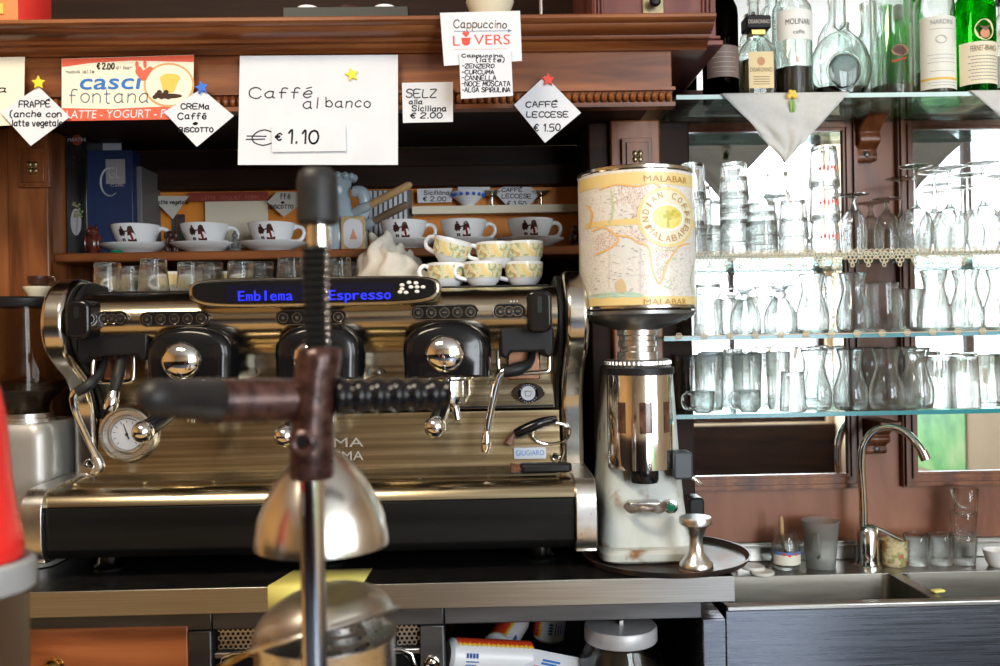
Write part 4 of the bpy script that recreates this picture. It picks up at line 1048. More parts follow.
# books
def book(name, label, px0, px1, pyt, Y, m, th, tilt=0):
    a, b = W(px0, 200, Y), W(px1, 200, Y); zt = W((px0 + px1) / 2, pyt, Y).z
    o = thing(name, label, 'book', ((a.x + b.x) / 2, Y, zsh))
    MB().span(a.x, b.x, Y, Y + th, zsh, zt).build('cover', m, o, True, .002)
    return o, a.x, b.x, zt
o, a, b, zt = book('book', 'tall black book with a small plant picture, leftmost on the cup shelf', 66, 87, 133, 2.03, noisy('black_cover', [(.004, .004, .005), (.03, .03, .032), (.004, .004, .005)], (14, 14, 9), (.2, .3), stops=[.45, .62, .75]), .15)
y = 2.029; c = W(77, 140, y)
MB().flat(ell(c.x, c.z, .012, .012), y).build('red_disc', mat('dark_red_print', (0, 0, 0)), o, True, smooth=0, recalc=False)
MB().text('MARTINI', c.x - .020, c.z - .003, .040, .0075, y - .0004).build('lettering', PAPER, o, True, smooth=0, recalc=False)
c = W(76, 222, y); mb = MB()
mb.flat(ell(c.x, c.z, .012, .03), y)
mb.build('pale_glow', mat('grey_print', (.32, .32, .34), .6), o, True, smooth=0, recalc=False)
mb = MB(); c = W(78, 212, y - .0004)
for k in range(22): mb.flat(ell(c.x + random.uniform(-.010, .010), c.z + random.uniform(-.012, .022), .0035, .0022, 8), y - .0006 - .00002 * k)
mb.tube([(c.x, y - .001, c.z), (c.x - .004, y - .001, c.z - .05)], .0007, 5)
mb.build('printed_plant', mat('olive_print', (.16, .20, .07), .6), o, True, smooth=0, recalc=False)
o, a, b, zt = book('book', 'white booklet standing behind the blue book', 97, 122, 136, 2.12, PAPER, .004)
o, a, b, zt = book('book', 'navy blue book with silver letters standing on the cup shelf', 86, 133, 150, 2.035, NAVY, .05)
y = 2.034
MB().span(W(94.5, 200, y).x, W(95.5, 200, y).x, y - .0003, y + .001, zsh + .004, zt - .004).build('hinge_groove', mat('navy_dark', (.006, .02, .08), .5), o, True, smooth=0)
p0, p1 = W(106, 184, y), W(125, 159, y)
SILV = mat('silver_print', (.42, .46, .52), .35, .6)
MB().span(p0.x, p1.x, y - .0004, y, p0.z, p1.z).build('silver_square', SILV, o, True, smooth=0)
mb = MB(); cc = W(110, 182, y); R = S(12, y)
mb.tube([(cc.x + R * .75 * math.cos(t_), y - .001, cc.z + R * 1.15 * math.sin(t_)) for t_ in [math.radians(60 + 250 * k / 20) for k in range(21)]], [.0006, .0022, .0025, .0018, .0006], 6)
mb.text('GL', p0.x + .006, p0.z + .012, .026, .026, y - .0008); mb.text('Caffè', p0.x + .010, p0.z - .006, .03, .006, y - .0008)
mb.build('silver_lettering', mat('silver_bright', (.62, .66, .70), .3, .6), o, True, smooth=0, recalc=False)
o, a, b, zt = book('folder', 'thin grey-green folder edge right of the navy book', 136, 142, 166, 2.06, SLATE, .12)
# small figures
def blob_fig(name, label, px, h, m, parts, Y=2.03):
    c = W(px, 240, Y)
    o = thing(name, label, 'figurine', (c.x, Y, zsh))
    mb = MB()
    for (x, y, z), r in parts['body']: mb.sphere((x * h, y * h, z * h), tuple(q * h for q in r), 16, 10)
    for pts, r in parts.get('tubes', []): mb.tube([tuple(q * h for q in p) for p in pts], [q * h for q in r], 10, 4)
    mb.build('body', m, o)
    return o
owl = {'body': [((0, 0, .38), (.24, .22, .38)), ((0, -.02, .76), (.21, .2, .2)), ((-.13, 0, .93), (.05, .05, .09)), ((.13, 0, .93), (.05, .05, .09)), ((-.22, 0, .4), (.08, .16, .3)), ((.22, 0, .4), (.08, .16, .3)), ((-.09, -.18, .79), (.07, .05, .07)), ((.09, -.18, .79), (.07, .05, .07)), ((0, -.06, .03), (.22, .2, .06))]}
blob_fig('owl_figurine', 'dark reddish owl figurine on the shelf before the navy book', 93, .066, noisy('red_brown_glaze', [(.03, .008, .006), (.16, .03, .02)], (60, 60, 60), (.12, .25)), owl)
ele = {'body': [((0, 0, .50), (.26, .3, .24)), ((-.02, -.2, .72), (.18, .18, .18)), ((-.2, -.12, .72), (.09, .05, .15)), ((.17, -.12, .72), (.09, .05, .15)), ((-.14, -.14, .16), (.09, .09, .17)), ((.14, -.14, .16), (.09, .09, .17)), ((-.14, .16, .16), (.09, .09, .17)), ((.14, .16, .16), (.09, .09, .17))],
       'tubes': [([(0, -.34, .72), (-.02, -.45, .55), (-.06, -.46, .40), (-.02, -.5, .32)], [.07, .055, .045, .03])]}
blob_fig('elephant_figurine', 'small dark brown elephant figurine between the first two cups', 172, .056, COFFEE, ele)
seat = {'body': [((0, 0, .12), (.28, .24, .13)), ((0, 0, .42), (.19, .16, .26)), ((0, -.02, .76), (.14, .14, .15)), ((0, .01, .92), (.07, .07, .08)), ((-.22, -.05, .36), (.08, .08, .2)), ((.22, -.05, .36), (.08, .08, .2))]}
blob_fig('seated_figurine', 'small grey seated figurine between the second and third cups', 235, .050, SLATE, seat)
blob_fig('seated_figurine', 'small dark figurine on the shelf beside the coffee tin', 575, .052, COFFEE, seat)
c = W(118, 250, 2.0); o = MB().lathe([(0, 0), (.012, 0), (.014, .004), (.010, .007), (0, .008)], seg=16).build('bottle_cap', TEAL); o.location = (c.x, 1.992, zsh); tag(o, 'tiny green cap lying before the first saucer', 'cap')
# pale blue jug with wooden handled tools, framed card
c = W(338, 236, 2.10)
t = thing('ceramic_jug', 'pale blue-grey glazed jug behind the black juicer knob', 'jug', (c.x, 2.09, zsh))
GLZ = noisy('blue_grey_glaze', [(.30, .38, .44), (.44, .52, .57)], (10, 10, 10), (.12, .2))
pr = [(0, 0), (.045, 0), (.052, .02), (.054, .05), (.046, .08), (.034, .11), (.030, .14), (.036, .165), (.042, .18), (.038, .18), (.028, .14), (.040, .08), (.04, .02), (0, .01)]
MB().lathe(pr, seg=40).build('body', GLZ, t)
mb = MB()
for k in range(14): a = 2 * PI * k / 14; mb.sphere((.041 * math.cos(a), .041 * math.sin(a), .175), .009, 10, 6)
mb.build('frilled_rim', GLZ, t)
mb = MB().tube([(.04, -.02, .14), (.062, -.02, .135), (.068, -.02, .10), (.05, -.02, .06)], [.012, .016, .014, .010], 14, 5); mb.build('side_spout', GLZ, t)
for (p0, p1), lb, m in ((((370, 205), (411, 184)), 'pale wooden handled tool sticking out right of the blue jug', BEIGEW), (((374, 221), (408, 204)), 'dark wooden handled tool below the pale one, right of the jug', noisy('dark_handle_wood', [(.12, .08, .05), (.2, .14, .09)], (30, 30, 30), (.4, .5)))):
    a, b = W(*p0, 2.05), W(*p1, 2.00); ca = (a + b) / 2
    o = thing('wooden_handled_tool', lb, 'tool', ca, group='wooden handled tools by the blue jug')
    d = (b - a)
    MB().tube([a, a + d * .5, a + d * .95, b], [.0085, .0095, .0085, .005], 14).build('handle', m, o, True)
    MB().tube([a - d * .75 + Vector((0, .03, .004)), a - d * .2, a + d * .02], [.011, .0125, .0095], 14).build('ferrule', GLZ, o, True)
a, b = W(341, 246, 2.03), W(365, 216, 2.03)
t = thing('framed_card', 'small gold framed picture card standing left of the cloth', 'card', ((a.x + b.x) / 2, 2.03, zsh))
MB().span(a.x, b.x, 2.03, 2.036, zsh, b.z).build('frame', noisy('worn_gilt', [(.45, .32, .16), (.65, .5, .3)], (80, 80, 80), (.3, .5), .6), t, True, .001)
MB().prism(rrect(a.x + .006, b.x - .006, zsh + .006, b.z - .006, .018), 'y', 2.0285, 2.0305).build('picture', PAPER, t, True)
c = W(353, 233, 2.028); MB().flat([(c.x - .008, c.z - .014), (c.x + .009, c.z - .014), (c.x + .004, c.z), (c.x, c.z + .012), (c.x - .003, c.z)], 2.028).build('printed_lady', mat('coral_print', (.70, .30, .16), .6), t, True, smooth=0, recalc=False)

# ================================================================== on top of the coffee machine
def make_tumbler(r0=.033, r1=.029, h=.070, t=.0022, base=.009, flutes=0):
    pr = [(0, 0), (r1 * .92, 0), (r1, .002), (r1 + (r0 - r1) * .3, h * .3), (r0, h - .001), (r0 - t * .5, h), (r0 - t, h - .001), (r1 - t + (r0 - r1) * .3, h * .3), (r1 - t * 1.3, base + .002), (r1 * .6, base), (0, base)]
    mb = MB().lathe(pr, seg=28)
    if flutes:
        n = []
        for x, y, z in mb.v:
            r = math.hypot(x, y); a = math.atan2(y, x)
            k = 1 - .045 * (.5 + .5 * math.cos(flutes * a)) * (1 if .004 < z < h * .72 and r > r1 * .93 else 0)
            n.append((x * k, y * k, z))
        mb.v = n
    return mb
def solo(name, cat, mb, m=GLASS):
    def mk():
        o = mb().build(name, m, recalc=False); o['category'] = cat; return o
    return mk
shot = solo('water_glass', 'glass', lambda: make_tumbler(.029, .025, .062, flutes=7))
tall = solo('water_glass', 'glass', lambda: make_tumbler(.031, .025, .068, flutes=7))
ztop_m = HT + .0025
spots = [(108, 1.80, 'shot', 'upturned clear glass at the left end of the machine top'), (131, 1.90, 'shot', 'upturned glass second from the left on the machine top'),
         (154, 1.80, 'tall', 'upturned clear glass third from the left on the machine top'), (191, 1.82, 'shot', 'upturned clear glass left of the display, next to a map cup'),
         (211, 1.90, 'tall', 'upturned glass behind the left end of the display'), (241, 1.82, 'shot', 'upturned glass behind the first letters of the display'),
         (262, 1.90, 'tall', 'upturned glass behind the middle of the display text'), (291, 1.82, 'tall', 'upturned glass just left of the toothed bar')]
for px, Y, k, lb in spots:
    c = W(px, 290, Y); h = .062 if k == 'shot' else .068
    place('mt' + k, shot if k == 'shot' else tall, (c.x, Y, ztop_m + h), lb, rz=random.random(), rx=PI, group='upturned glasses on the machine')
c = W(343, 290, 1.86)
place('mttall', tall, (c.x - .004, 1.83, ztop_m + .068), 'upturned glass just right of the toothed bar, before the cloth', rx=PI, group='upturned glasses on the machine')
place('mttall', tall, (c.x + .012, 1.92, ztop_m + .068), 'upturned glass against the cloth, behind the one by the toothed bar', rx=PI, group='upturned glasses on the machine')
def make_mapcup():
    t = thing('espresso_cup', '', 'cup')
    MB().lathe([(0, 0), (.019, 0), (.021, .003), (.028, .010), (.033, .024), (.035, .044), (.0335, .045), (.031, .024), (.024, .010), (0, .006)], seg=36).build('body', WHITE, t)
    mb = MB().lathe([(.0312, .016), (.0335, .024), (.0352, .040)], seg=36)
    mb.f = mb.f[:72]; mb.build('map_band', CUPMAP, t, recalc=False)
    MB().tube([(-.030, 0, .036), (-.042, 0, .040), (-.050, 0, .031), (-.046, 0, .019), (-.029, 0, .014)], [.0045, .004, .004, .004, .0045], 10, 5).build('handle', WHITE, t)
    return t
for px, Y, dz, rz, lb in ((447, 1.80, 0, .3, 'map printed espresso cup, lower left of the pile'), (483, 1.78, 0, .2, 'map printed espresso cup, lower middle of the pile'), (524, 1.80, 0, .15, 'map printed espresso cup, lower right of the pile'),
                          (449, 1.81, .042, -.2, 'map printed espresso cup tilted on top of the left pile'), (496, 1.80, .040, .1, 'map printed espresso cup on top of the middle pile'), (525, 1.81, .042, .3, 'map printed espresso cup on top of the right pile'),
                          (128, 1.97, 0, .6, 'map printed espresso cup behind the two leftmost glasses'), (176, 1.93, 0, .4, 'map printed espresso cup between glasses, left of the display'), (228, 1.95, 0, .4, 'map printed espresso cup behind the glasses over the display')):
    c = W(px, 290, Y)
    o = place('mapcup', make_mapcup, (c.x, Y, ztop_m + dz), lb, rz=rz, group='map printed espresso cups', scale=1.12)
    if 'tilted' in lb: o.rotation_euler = (.1, .28, -.2); o.location.z += .008
# the cloth: a crumpled heap
def heap(name, label, cat, px0, px1, Y0, Y1, z0, H, m, seed):
    a, b = W(px0, 270, (Y0 + Y1) / 2).x, W(px1, 270, (Y0 + Y1) / 2).x
    rnd = random.Random(seed); n = 80
    t = thing(name, label, cat, ((a + b) / 2, (Y0 + Y1) / 2, z0))
    vs = []; fs = []
    def ridge(q): return (.5 + .5 * math.cos(2 * q)) ** 1.5
    for j in range(n + 1):
        for i in range(n + 1):
            u, v = -1 + 2 * i / n, -1 + 2 * j / n
            rr = math.sqrt(u * u + v * v); e = max(0, 1 - rr ** 2.6)
            wx = .35 * math.sin(2.1 * v + seed); wy = .35 * math.sin(2.4 * u + 2 * seed)
            f = .50 * ridge(2.6 * (u + wx) + .9 * v + seed) ** 1.3 + .34 * ridge(4.3 * (v + wy) - 2.2 * u + 2.1 * seed) ** 1.4 + .20 * ridge(8 * (u * .8 + v * .6 + wx) + seed) ** 1.6
            pk = math.exp(-((u + .55) / .45) ** 2) + .95 * math.exp(-((u - .05) / .40) ** 2) + .35 * math.exp(-((u - .6) / .5) ** 2)
            h = H * (e ** .45) * (.50 * min(1.15, pk) + .55 * f * (.45 + .55 * min(1, pk))) + .002
            ang = math.atan2(v, u); q = 1 + .05 * math.sin(3 * ang + seed) + .035 * math.sin(7 * ang)
            vs.append(((a + b) / 2 + u * q * (b - a) / 2 + .006 * math.sin(9 * h / H + 4 * v), (Y0 + Y1) / 2 + v * q * (Y1 - Y0) / 2 - .010 * f * e, z0 + h))
    for j in range(n):
        for i in range(n):
            k = j * (n + 1) + i
            u, v = -1 + 2 * (i + .5) / n, -1 + 2 * (j + .5) / n
            if u * u + v * v < 1.04: fs.append((k, k + 1, k + n + 2, k + n + 1))
    used = sorted({i for f in fs for i in f}); mp = {o: i for i, o in enumerate(used)}
    mb = MB(); mb.add([vs[i] for i in used], [tuple(mp[i] for i in f) for f in fs])
    mb.build('cloth', m, t, True, smooth=70, recalc=False, solid=-.003)
    return t
heap('bar_cloth', 'crumpled cream cotton cloth on the machine top beside the map cups', 'cloth', 350, 438, 1.79, 1.97, ztop_m, .112, CLOTH, 5)

# ================================================================== coffee grinder and tin
YG = 1.68
c = W(647, 560, YG)
g = thing('coffee_grinder', 'worn pale enamelled coffee grinder with a chrome doser on the round tray', 'grinder', (c.x, YG, ZC + .004))
zt_ = ZC + .004
def gx(px, Y=1.62): return W(px, 450, Y).x
def gz(py, Y=1.62): return W(645, py, Y).z
def rr(x0, x1, y0, y1, r): return rrect(x0, x1, y0, y1, r, 5)
zB = gz(548)
MB().rings([[(x, y, zz) for x, y in rr(gx(597) - e, gx(697) + e, 1.570 - e, 1.80 + e, .03)] for zz, e in ((zt_ + .002, -.004), (zt_ + .006, 0), (zB, 0), (zB + .006, -.006))]).build('foot_plate', LIGHTBODY, g, True)
body = []
for py, x0, x1, y0, r in ((549, 600, 694, 1.60, .03), (535, 601, 690, 1.607, .03), (500, 604, 686, 1.625, .03), (470, 606, 683, 1.640, .03), (420, 608, 680, 1.650, .03), (372, 611, 677, 1.652, .03), (366, 613, 675, 1.656, .028)):
    zz = gz(py, y0)
    body.append([(x, y, zz) for x, y in rr(gx(x0, y0), gx(x1, y0), y0, 1.82, r)])
MB().rings(body).build('body', LIGHTBODY, g, True, smooth=50)
cxm = gx(641, 1.64)
r_d = S(33, 1.63)
zd0, zd1 = gz(470, 1.60), gz(374, 1.60)
ds = MB().lathe([(0, zd0 + .012), (r_d * .55, zd0), (r_d, zd0), (r_d, zd1), (r_d * .98, zd1 + .003), (0, zd1 + .003)], (cxm, 1.645, 0), seg=48).build('doser', CHROME, g, True)
def dwrap(R, cx, cyy): return lambda x, z: (cx + R * math.sin(x / R), cyy - R * math.cos(x / R), z)
wz0, wz1 = gz(433, 1.60), gz(402, 1.60)
for off, wd in ((0, .023), (-.045, .016), (.045, .016)):
    mb = MB(); R = r_d + .0006
    for k in range(8):
        xa_, xb_ = off - wd / 2 * 1.0 + wd * k / 8, off - wd / 2 + wd * (k + 1) / 8
        wq = dwrap(R, cxm, 1.645); mb.add([wq(xa_, wz0), wq(xb_, wz0), wq(xb_, wz1), wq(xa_, wz1)], [(0, 1, 2, 3)])
    mb.build('doser_window', noisy('coffee_seen_through_window', [(.045, .020, .012), (.15, .075, .05)], (90, 90, 60), (.08, .12)), ds, True, recalc=False)
mb = MB().lathe([(r_d + .001, zd1 - .002), (r_d + .004, zd1 - .001), (r_d + .004, zd1 + .010), (r_d * .9, zd1 + .014), (0, zd1 + .014)], (cxm, 1.645, 0), seg=48); mb.build('doser_lid', BLACKM, ds, True)
zr = gz(363, 1.62)
mb = MB(); R = S(33, 1.63)
mb.lathe([(0, 0), (R, 0), (R, .007), (R * .95, .010), (0, .010)], (cxm, 1.66, zr - .004), seg=48)
for k in range(44): a = 2 * PI * k / 44; mb.box((cxm + R * math.cos(a), 1.66 + R * math.sin(a), zr), (.003, .003, .006))
mb.build('grind_dial', ALU, g, True)
zn0, zn1 = zr + .006, gz(330, 1.66)
R = S(19, 1.66); hN = zn1 - zn0
MB().lathe([(R * 1.05, 0), (R * 1.05, hN * .25), (R * .92, hN * .28), (R * .92, hN * .42), (R * 1.0, hN * .45), (R * 1.0, hN * .62), (R * .94, hN * .65), (R * .94, hN * .8), (R * 1.04, hN * .84), (R * 1.04, hN + .004), (0, hN + .004)], (cxm, 1.66, zn0), seg=40).build('collar', ALU, g, True)
zf1_ = gz(313, 1.60)
RT = S(58, 1.66)
MB().lathe([(R * .8, zn1 - .002), (R * 1.02, zn1), (RT * .62, zn1 + (zf1_ - zn1) * .30), (RT * .96, zf1_ - .006), (RT * 1.0, zf1_ - .002), (RT * 1.0, zf1_ + .004), (RT * .97, zf1_ + .004), (0, zf1_ - .006)], (cxm, 1.66, 0), seg=56).build('hopper_funnel', noisy('grey_funnel_metal', [(.16, .16, .16), (.24, .235, .23)], (20, 20, 20), (.25, .35), .8), g, True)
# outlet, fork, switch, lever
zo = gz(474, 1.59)
MB().lathe([(0, -.018), (.024, -.018), (.026, -.012), (.025, .012), (.022, .022), (0, .022)], (gx(645, 1.60), 1.612, zo), seg=32).build('outlet', BLACKG, g, True)
f0 = MB().tube([W(627, 506, 1.60), W(632, 510, 1.585), W(646, 508, 1.565), W(660, 510, 1.585), W(664, 505, 1.60)], [.007, .0065, .006, .0065, .007], 12, 5).build('filter_fork', noisy('worn_fork_metal', [(.10, .045, .025), (.5, .45, .4)], (60, 60, 60), (.3, .5), .7), g, True)
MB().span(W(630, 505, 1.6).x, W(661, 505, 1.6).x, 1.598, 1.635, gz(506, 1.6), gz(502, 1.6)).build('fork_plate', ALU, f0, True, .002)
p = W(671, 507, 1.615)
sw = MB().lathe([(.013, 0), (.013, .005), (.009, .007), (0, .007)], (p.x, 1.622, p.z), (0, -1, 0), 28).build('switch_bezel', CHROME, g, True)
MB().lathe([(.0088, .006), (.008, .009), (0, .010)], (p.x, 1.622, p.z), (0, -1, 0), 24).build('green_button', mat('green_button', (.0, .13, .06), .2), sw, True)
a, b = W(674, 480, 1.60), W(693, 452, 1.60)
lv = MB().prism(rrect(a.x, b.x, a.z, b.z, .006), 'y', 1.600, 1.64).build('dosing_lever', mat('slate_plastic', (.045, .055, .065), .4), g, True, .004)
MB().tube([W(690, 476, 1.61), W(696, 480, 1.60), W(701, 485, 1.595)], [.004, .003, .004], 10).build('lever_tip', CHROME, lv, True)
a, b = W(687, 518, 1.72), W(702, 496, 1.72)
MB().prism(rrect(a.x, b.x, a.z, b.z, .008), 'y', 1.70, 1.75).build('side_switch', BLACKM, g, True, .004)
# tin
tz0, tz1 = gz(311, 1.60), gz(170, 1.60)
TR = S(57.5, 1.66)
t = thing('coffee_tin', 'large round tin printed with an old map, standing on the grinder funnel', 'tin', (cxm + .002, 1.66, tz0 + .003))
H = tz1 - tz0
MB().lathe([(0, 0), (TR, 0), (TR + .002, .002), (TR + .002, .006), (TR, .008), (TR, H - .008), (TR + .002, H - .006), (TR + .002, H - .001), (TR, H), (TR * .96, H - .003), (0, H - .006)], seg=72).build('rims', CHROMEW, t)
mb = MB().lathe([(TR + .0004, .009), (TR + .0004, H - .009)], seg=72); mb.f = mb.f[:72]; mb.build('map_print', noisy('tin_map_paper', [(.56, .49, .43), (.69, .65, .585), (.74, .71, .655)], (300, 300, 300), (.18, .25), detail=3, stops=[.30, .42, .56]), t, recalc=False)
def tw(e=.001):
    R = TR + e
    return lambda x, z: (R * math.sin(x / R), -R * math.cos(x / R), z)
def strip(mb, x0, x1, z0, z1, wq, n=24):
    for k in range(n):
        a, b = x0 + (x1 - x0) * k / n, x0 + (x1 - x0) * (k + 1) / n
        mb.add([wq(a, z0), wq(b, z0), wq(b, z1), wq(a, z1)], [(0, 1, 2, 3)])
px2 = TR / 58
def tx(px): return TR * math.asin(max(-1, min(1, (px - 638.5) / 58)))
def tzz(py): return (311 - py) / (311 - 170) * H
for q0, q1, q2, q3 in ((-1.5 * TR, 1.5 * TR, tzz(190), tzz(178)), (-1.5 * TR, 1.5 * TR, tzz(309), tzz(299)), (tx(584), tx(630), tzz(229), tzz(223)), (tx(686), tx(695), tzz(229), tzz(223))):
    mb = MB(); strip(mb, q0, q1, q2, q3, tw(.0009), 48); mb.build('yellow_band', mat('band_yellow', (.76, .58, .25), .25), t, recalc=False)
# map shapes: regions and coastlines
wq = tw(.0006)
def region(pts, m, nm, e=.0006):
    w2 = tw(e); sp = spline([(a, b, 0) for a, b in pts], 4, True)
    # fan from centre keeps it close to the curve
    cx_, cy_ = sum(p.x for p in sp) / len(sp), sum(p.y for p in sp) / len(sp)
    mb = MB()
    for f0_, f1_ in ((0, .34), (.34, .67), (.67, 1)):
        for p, q in zip(sp, sp[1:] + sp[:1]):
            P = [(cx_ + (r.x - cx_) * f, cy_ + (r.y - cy_) * f) for r, f in ((p, f0_), (q, f0_), (q, f1_), (p, f1_))]
            if f0_ == 0: mb.add([w2(tx(P[0][0]), tzz(P[0][1])), w2(tx(P[2][0]), tzz(P[2][1])), w2(tx(P[3][0]), tzz(P[3][1]))], [(0, 1, 2)])
            else: mb.add([w2(tx(x), tzz(y)) for x, y in P], [(0, 1, 2, 3)])
    return mb.build(nm, m, t, recalc=False)
LAND = noisy('map_land_tint', [(.46, .33, .28), (.66, .56, .49), (.74, .66, .60)], (420, 420, 420), (.2, .26), detail=3, stops=[.38, .47, .56])
SEA = mat('map_sea_tint', (.68, .67, .625), .22)
region([(585, 240), (600, 246), (618, 240), (632, 246), (640, 252), (646, 285), (650, 299), (600, 299), (586, 298)], SEA, 'sea', .0005)
region([(592, 194), (620, 189), (650, 191), (690, 196), (692, 240), (680, 252), (668, 250), (662, 262), (655, 280), (650, 286), (645, 270), (641, 252), (628, 246), (612, 234), (600, 232), (590, 236)], LAND, 'land', .0007)
region([(592, 240), (604, 234), (611, 243), (604, 250), (594, 254)], LAND, 'land', .0007)
def coast(lines, m, nm, wd):
    w2 = tw(.0013)
    for pts in lines:
        mb = MB()
        sp = spline([(a, b, 0) for a, b in pts], 5)
        for p, q in zip(sp, sp[1:]):
            d = (q - p); 
            if d.length < 1e-6: continue
            d.normalize(); nx, ny = -d.y * wd / 2, d.x * wd / 2
            mb.add([w2(tx(a), tzz(b)) for a, b in ((p.x + nx, p.y + ny), (p.x - nx, p.y - ny), (q.x - nx, q.y - ny), (q.x + nx, q.y + ny))], [(0, 1, 2, 3)])
        mb.build(nm, m, t, recalc=False)
coast([[(590, 232), (600, 230), (610, 238), (622, 241), (630, 247), (637, 249), (641, 256), (643, 272), (648, 286), (652, 284), (656, 272), (664, 258), (672, 250), (684, 246)], [(586, 205), (590, 215), (587, 228)], [(596, 192), (612, 189), (630, 192), (644, 189), (654, 194)], [(606, 234), (612, 244), (602, 252), (592, 256)]], mat('coast_orange', (.80, .46, .16), .3), 'coast_line', 1.7)
coast([[(640, 254), (652, 254), (666, 254)], [(650, 276), (658, 264), (668, 262)], [(606, 194), (608, 212), (604, 228)], [(656, 286), (660, 283), (662, 287), (658, 291), (655, 288)], [(672, 200), (684, 214), (690, 212)], [(690, 265), (684, 284), (690, 296)]], mat('coast_green', (.50, .62, .34), .3), 'border_line', 1.1)
coast([[(604, 254), (603, 290)], [(632, 252), (631, 296)], [(585, 276), (645, 279)]], mat('map_grid_line', (.60, .58, .55), .3), 'grid_line', .5)
region([(588, 296), (600, 294), (620, 294), (632, 297), (630, 299.5), (588, 299.5)], mat('map_green', (.45, .60, .48), .3), 'printed_islands', .0012)
region([(610, 294), (609, 286), (614, 281), (618, 288), (617, 294)], mat('ship_brown', (.62, .48, .28), .3), 'printed_ship', .0014)
mb = MB(); w2 = tw(.0012); rn = random.Random(3)
for k in range(150):
    a, b = rn.uniform(590, 692), rn.uniform(196, 296)
    if (a - 659) ** 2 + (b - 222) ** 2 < 31 ** 2: continue
    L_ = rn.uniform(1.2, 3.2); mb.add([w2(tx(a + u), tzz(b + v)) for u, v in ((0, 0), (L_, 0), (L_, -.55), (0, -.55))], [(0, 1, 2, 3)])
o_ = mb.build('place_names', mat('map_grey_print', (.36, .30, .27), .3), t, smooth=0, recalc=False); o_['kind'] = 'stuff'
# round badge
bcx, bcy = 659, 222
def disc(rx, ry, m, nm, e):
    mb = MB(); w2 = tw(e); n = 40
    for f0_, f1_ in ((0, .35), (.35, .7), (.7, 1)):
        for k in range(n):
            a, b = 2 * PI * k / n, 2 * PI * (k + 1) / n
            P = [(bcx + rx * f * math.cos(q), bcy + ry * f * math.sin(q)) for q, f in ((a, f0_), (b, f0_), (b, f1_), (a, f1_))]
            if f0_ == 0: P = [P[0], P[2], P[3]]
            mb.add([w2(tx(x), tzz(y)) for x, y in P], [tuple(range(len(P)))])
    return mb.build(nm, m, t, recalc=False)
disc(30, 29.5, mat('band_yellow', (0, 0, 0)), 'badge', .0015)
disc(27, 26.5, mat('badge_cream', (.76, .70, .51), .25), 'badge_ring', .0018)
disc(17.5, 13.5, WHITE, 'badge_oval_rim', .0021)
disc(15.5, 11.5, noisy('golden_field', [(.72, .58, .10), (.80, .68, .22), (.62, .50, .08)], (60, 60, 60), (.25, .3)), 'badge_oval', .0024)
mb = MB(); w2 = tw(.0022)
for body, a0, a1, inv in (('INDIAN COFFEE', 205, -25, 0), ('MALABAR', 215, 325, 1)):
    n = len(body); rd = 19.0 if not inv else 24
    for i, ch in enumerate(body):
        if ch == ' ': continue
        ang = math.radians(a0 + (a1 - a0) * i / (n - 1))
        wch = 1.9 if ch == 'I' else (5.4 if inv else 4.6)
        vs, fs = text2d(ch); hh = 6.2
        P = []
        for u, v in vs:
            lx, ly = (u - .5) * wch, v / .69 * hh
            if not inv: X_ = (rd + ly) * math.cos(ang) + lx * math.sin(ang); Y_ = (rd + ly) * math.sin(ang) - lx * math.cos(ang)
            else: X_ = (rd - ly) * math.cos(ang) - lx * math.sin(ang); Y_ = (rd - ly) * math.sin(ang) + lx * math.cos(ang)
            P.append(w2(tx(bcx + X_), tzz(bcy - Y_)))
        mb.add(P, fs)
BRN = mat('brown_lettering', (.42, .22, .04), .35)
mb.build('badge_lettering', BRN, t, smooth=0, recalc=False)
mb = MB(); w2 = tw(.0016)
for p0, p1, py in ((636, 681, 181), (634, 678, 302)):
    h = 6 * H / 141
    mb.text('MALABAR', tx(p0), tzz(py + 6.5 if py < 200 else py + 5.5), tx(p1) - tx(p0), h, 0, w2)
mb.build('band_lettering', BRN, t, smooth=0, recalc=False)
mb = MB(); w2 = tw(.0027)
for k in range(16): 
    a = random.random() * 6.28; r_ = random.random()
    mb.flat([(tx(bcx + 9 * r_ * math.cos(a) + 2.2 * math.cos(q)), tzz(bcy - 2 + 5.5 * r_ * math.sin(a) + 1.5 * math.sin(q))) for q in [j * 1.05 for j in range(6)]], 0, w2)
mb.flat([(tx(657.5), tzz(232)), (tx(660.5), tzz(232)), (tx(660), tzz(222)), (tx(658.3), tzz(222))], 0, w2)
mb.build('printed_tree', mat('tree_olive', (.50, .46, .05), .3), t, smooth=0, recalc=False)
# round tray and tamper
c = W(662, 568, 1.66)
t = thing('round_tray', 'round dark rusty metal tray under the grinder', 'tray', (c.x, 1.632, ZC + .0008))
RT_ = S(82, 1.655)
MB().lathe([(0, 0), (RT_ * .93, 0), (RT_ * .96, .001), (RT_ * 1.0, .010), (RT_ * 1.005, .012), (RT_ * .985, .012), (RT_ * .94, .004), (RT_ * .9, .003), (0, .003)], seg=72).build('tray', RUST, t)
for nm in ('coffee_grinder',): pass
c = W(697, 573, 1.52)
t = thing('coffee_tamper', 'turned aluminium coffee tamper standing on the tray before the grinder', 'tamper', (c.x, 1.525, ZC + .0045))
r0 = S(16.5, 1.56); h = S(53, 1.56)
MB().lathe([(0, 0), (r0 * .95, 0), (r0, .003), (r0, .012), (r0 * .85, .018), (r0 * .5, .030), (r0 * .40, h * .5), (r0 * .42, h * .62), (r0 * .62, h * .80), (r0 * .95, h - .012), (r0 * .98, h - .004), (r0 * .92, h), (0, h)], seg=40).build('tamper', ALU, t)
mb = MB().lathe([(r0 * 1.0, .0005), (r0 * 1.005, .001), (r0 * 1.005, .005), (r0 * .99, .006)], seg=40); mb.build('coffee_stain', noisy('coffee_grounds', [(.10, .045, .025), (.35, .2, .12)], (90, 90, 90), (.6, .8)), t, recalc=False)

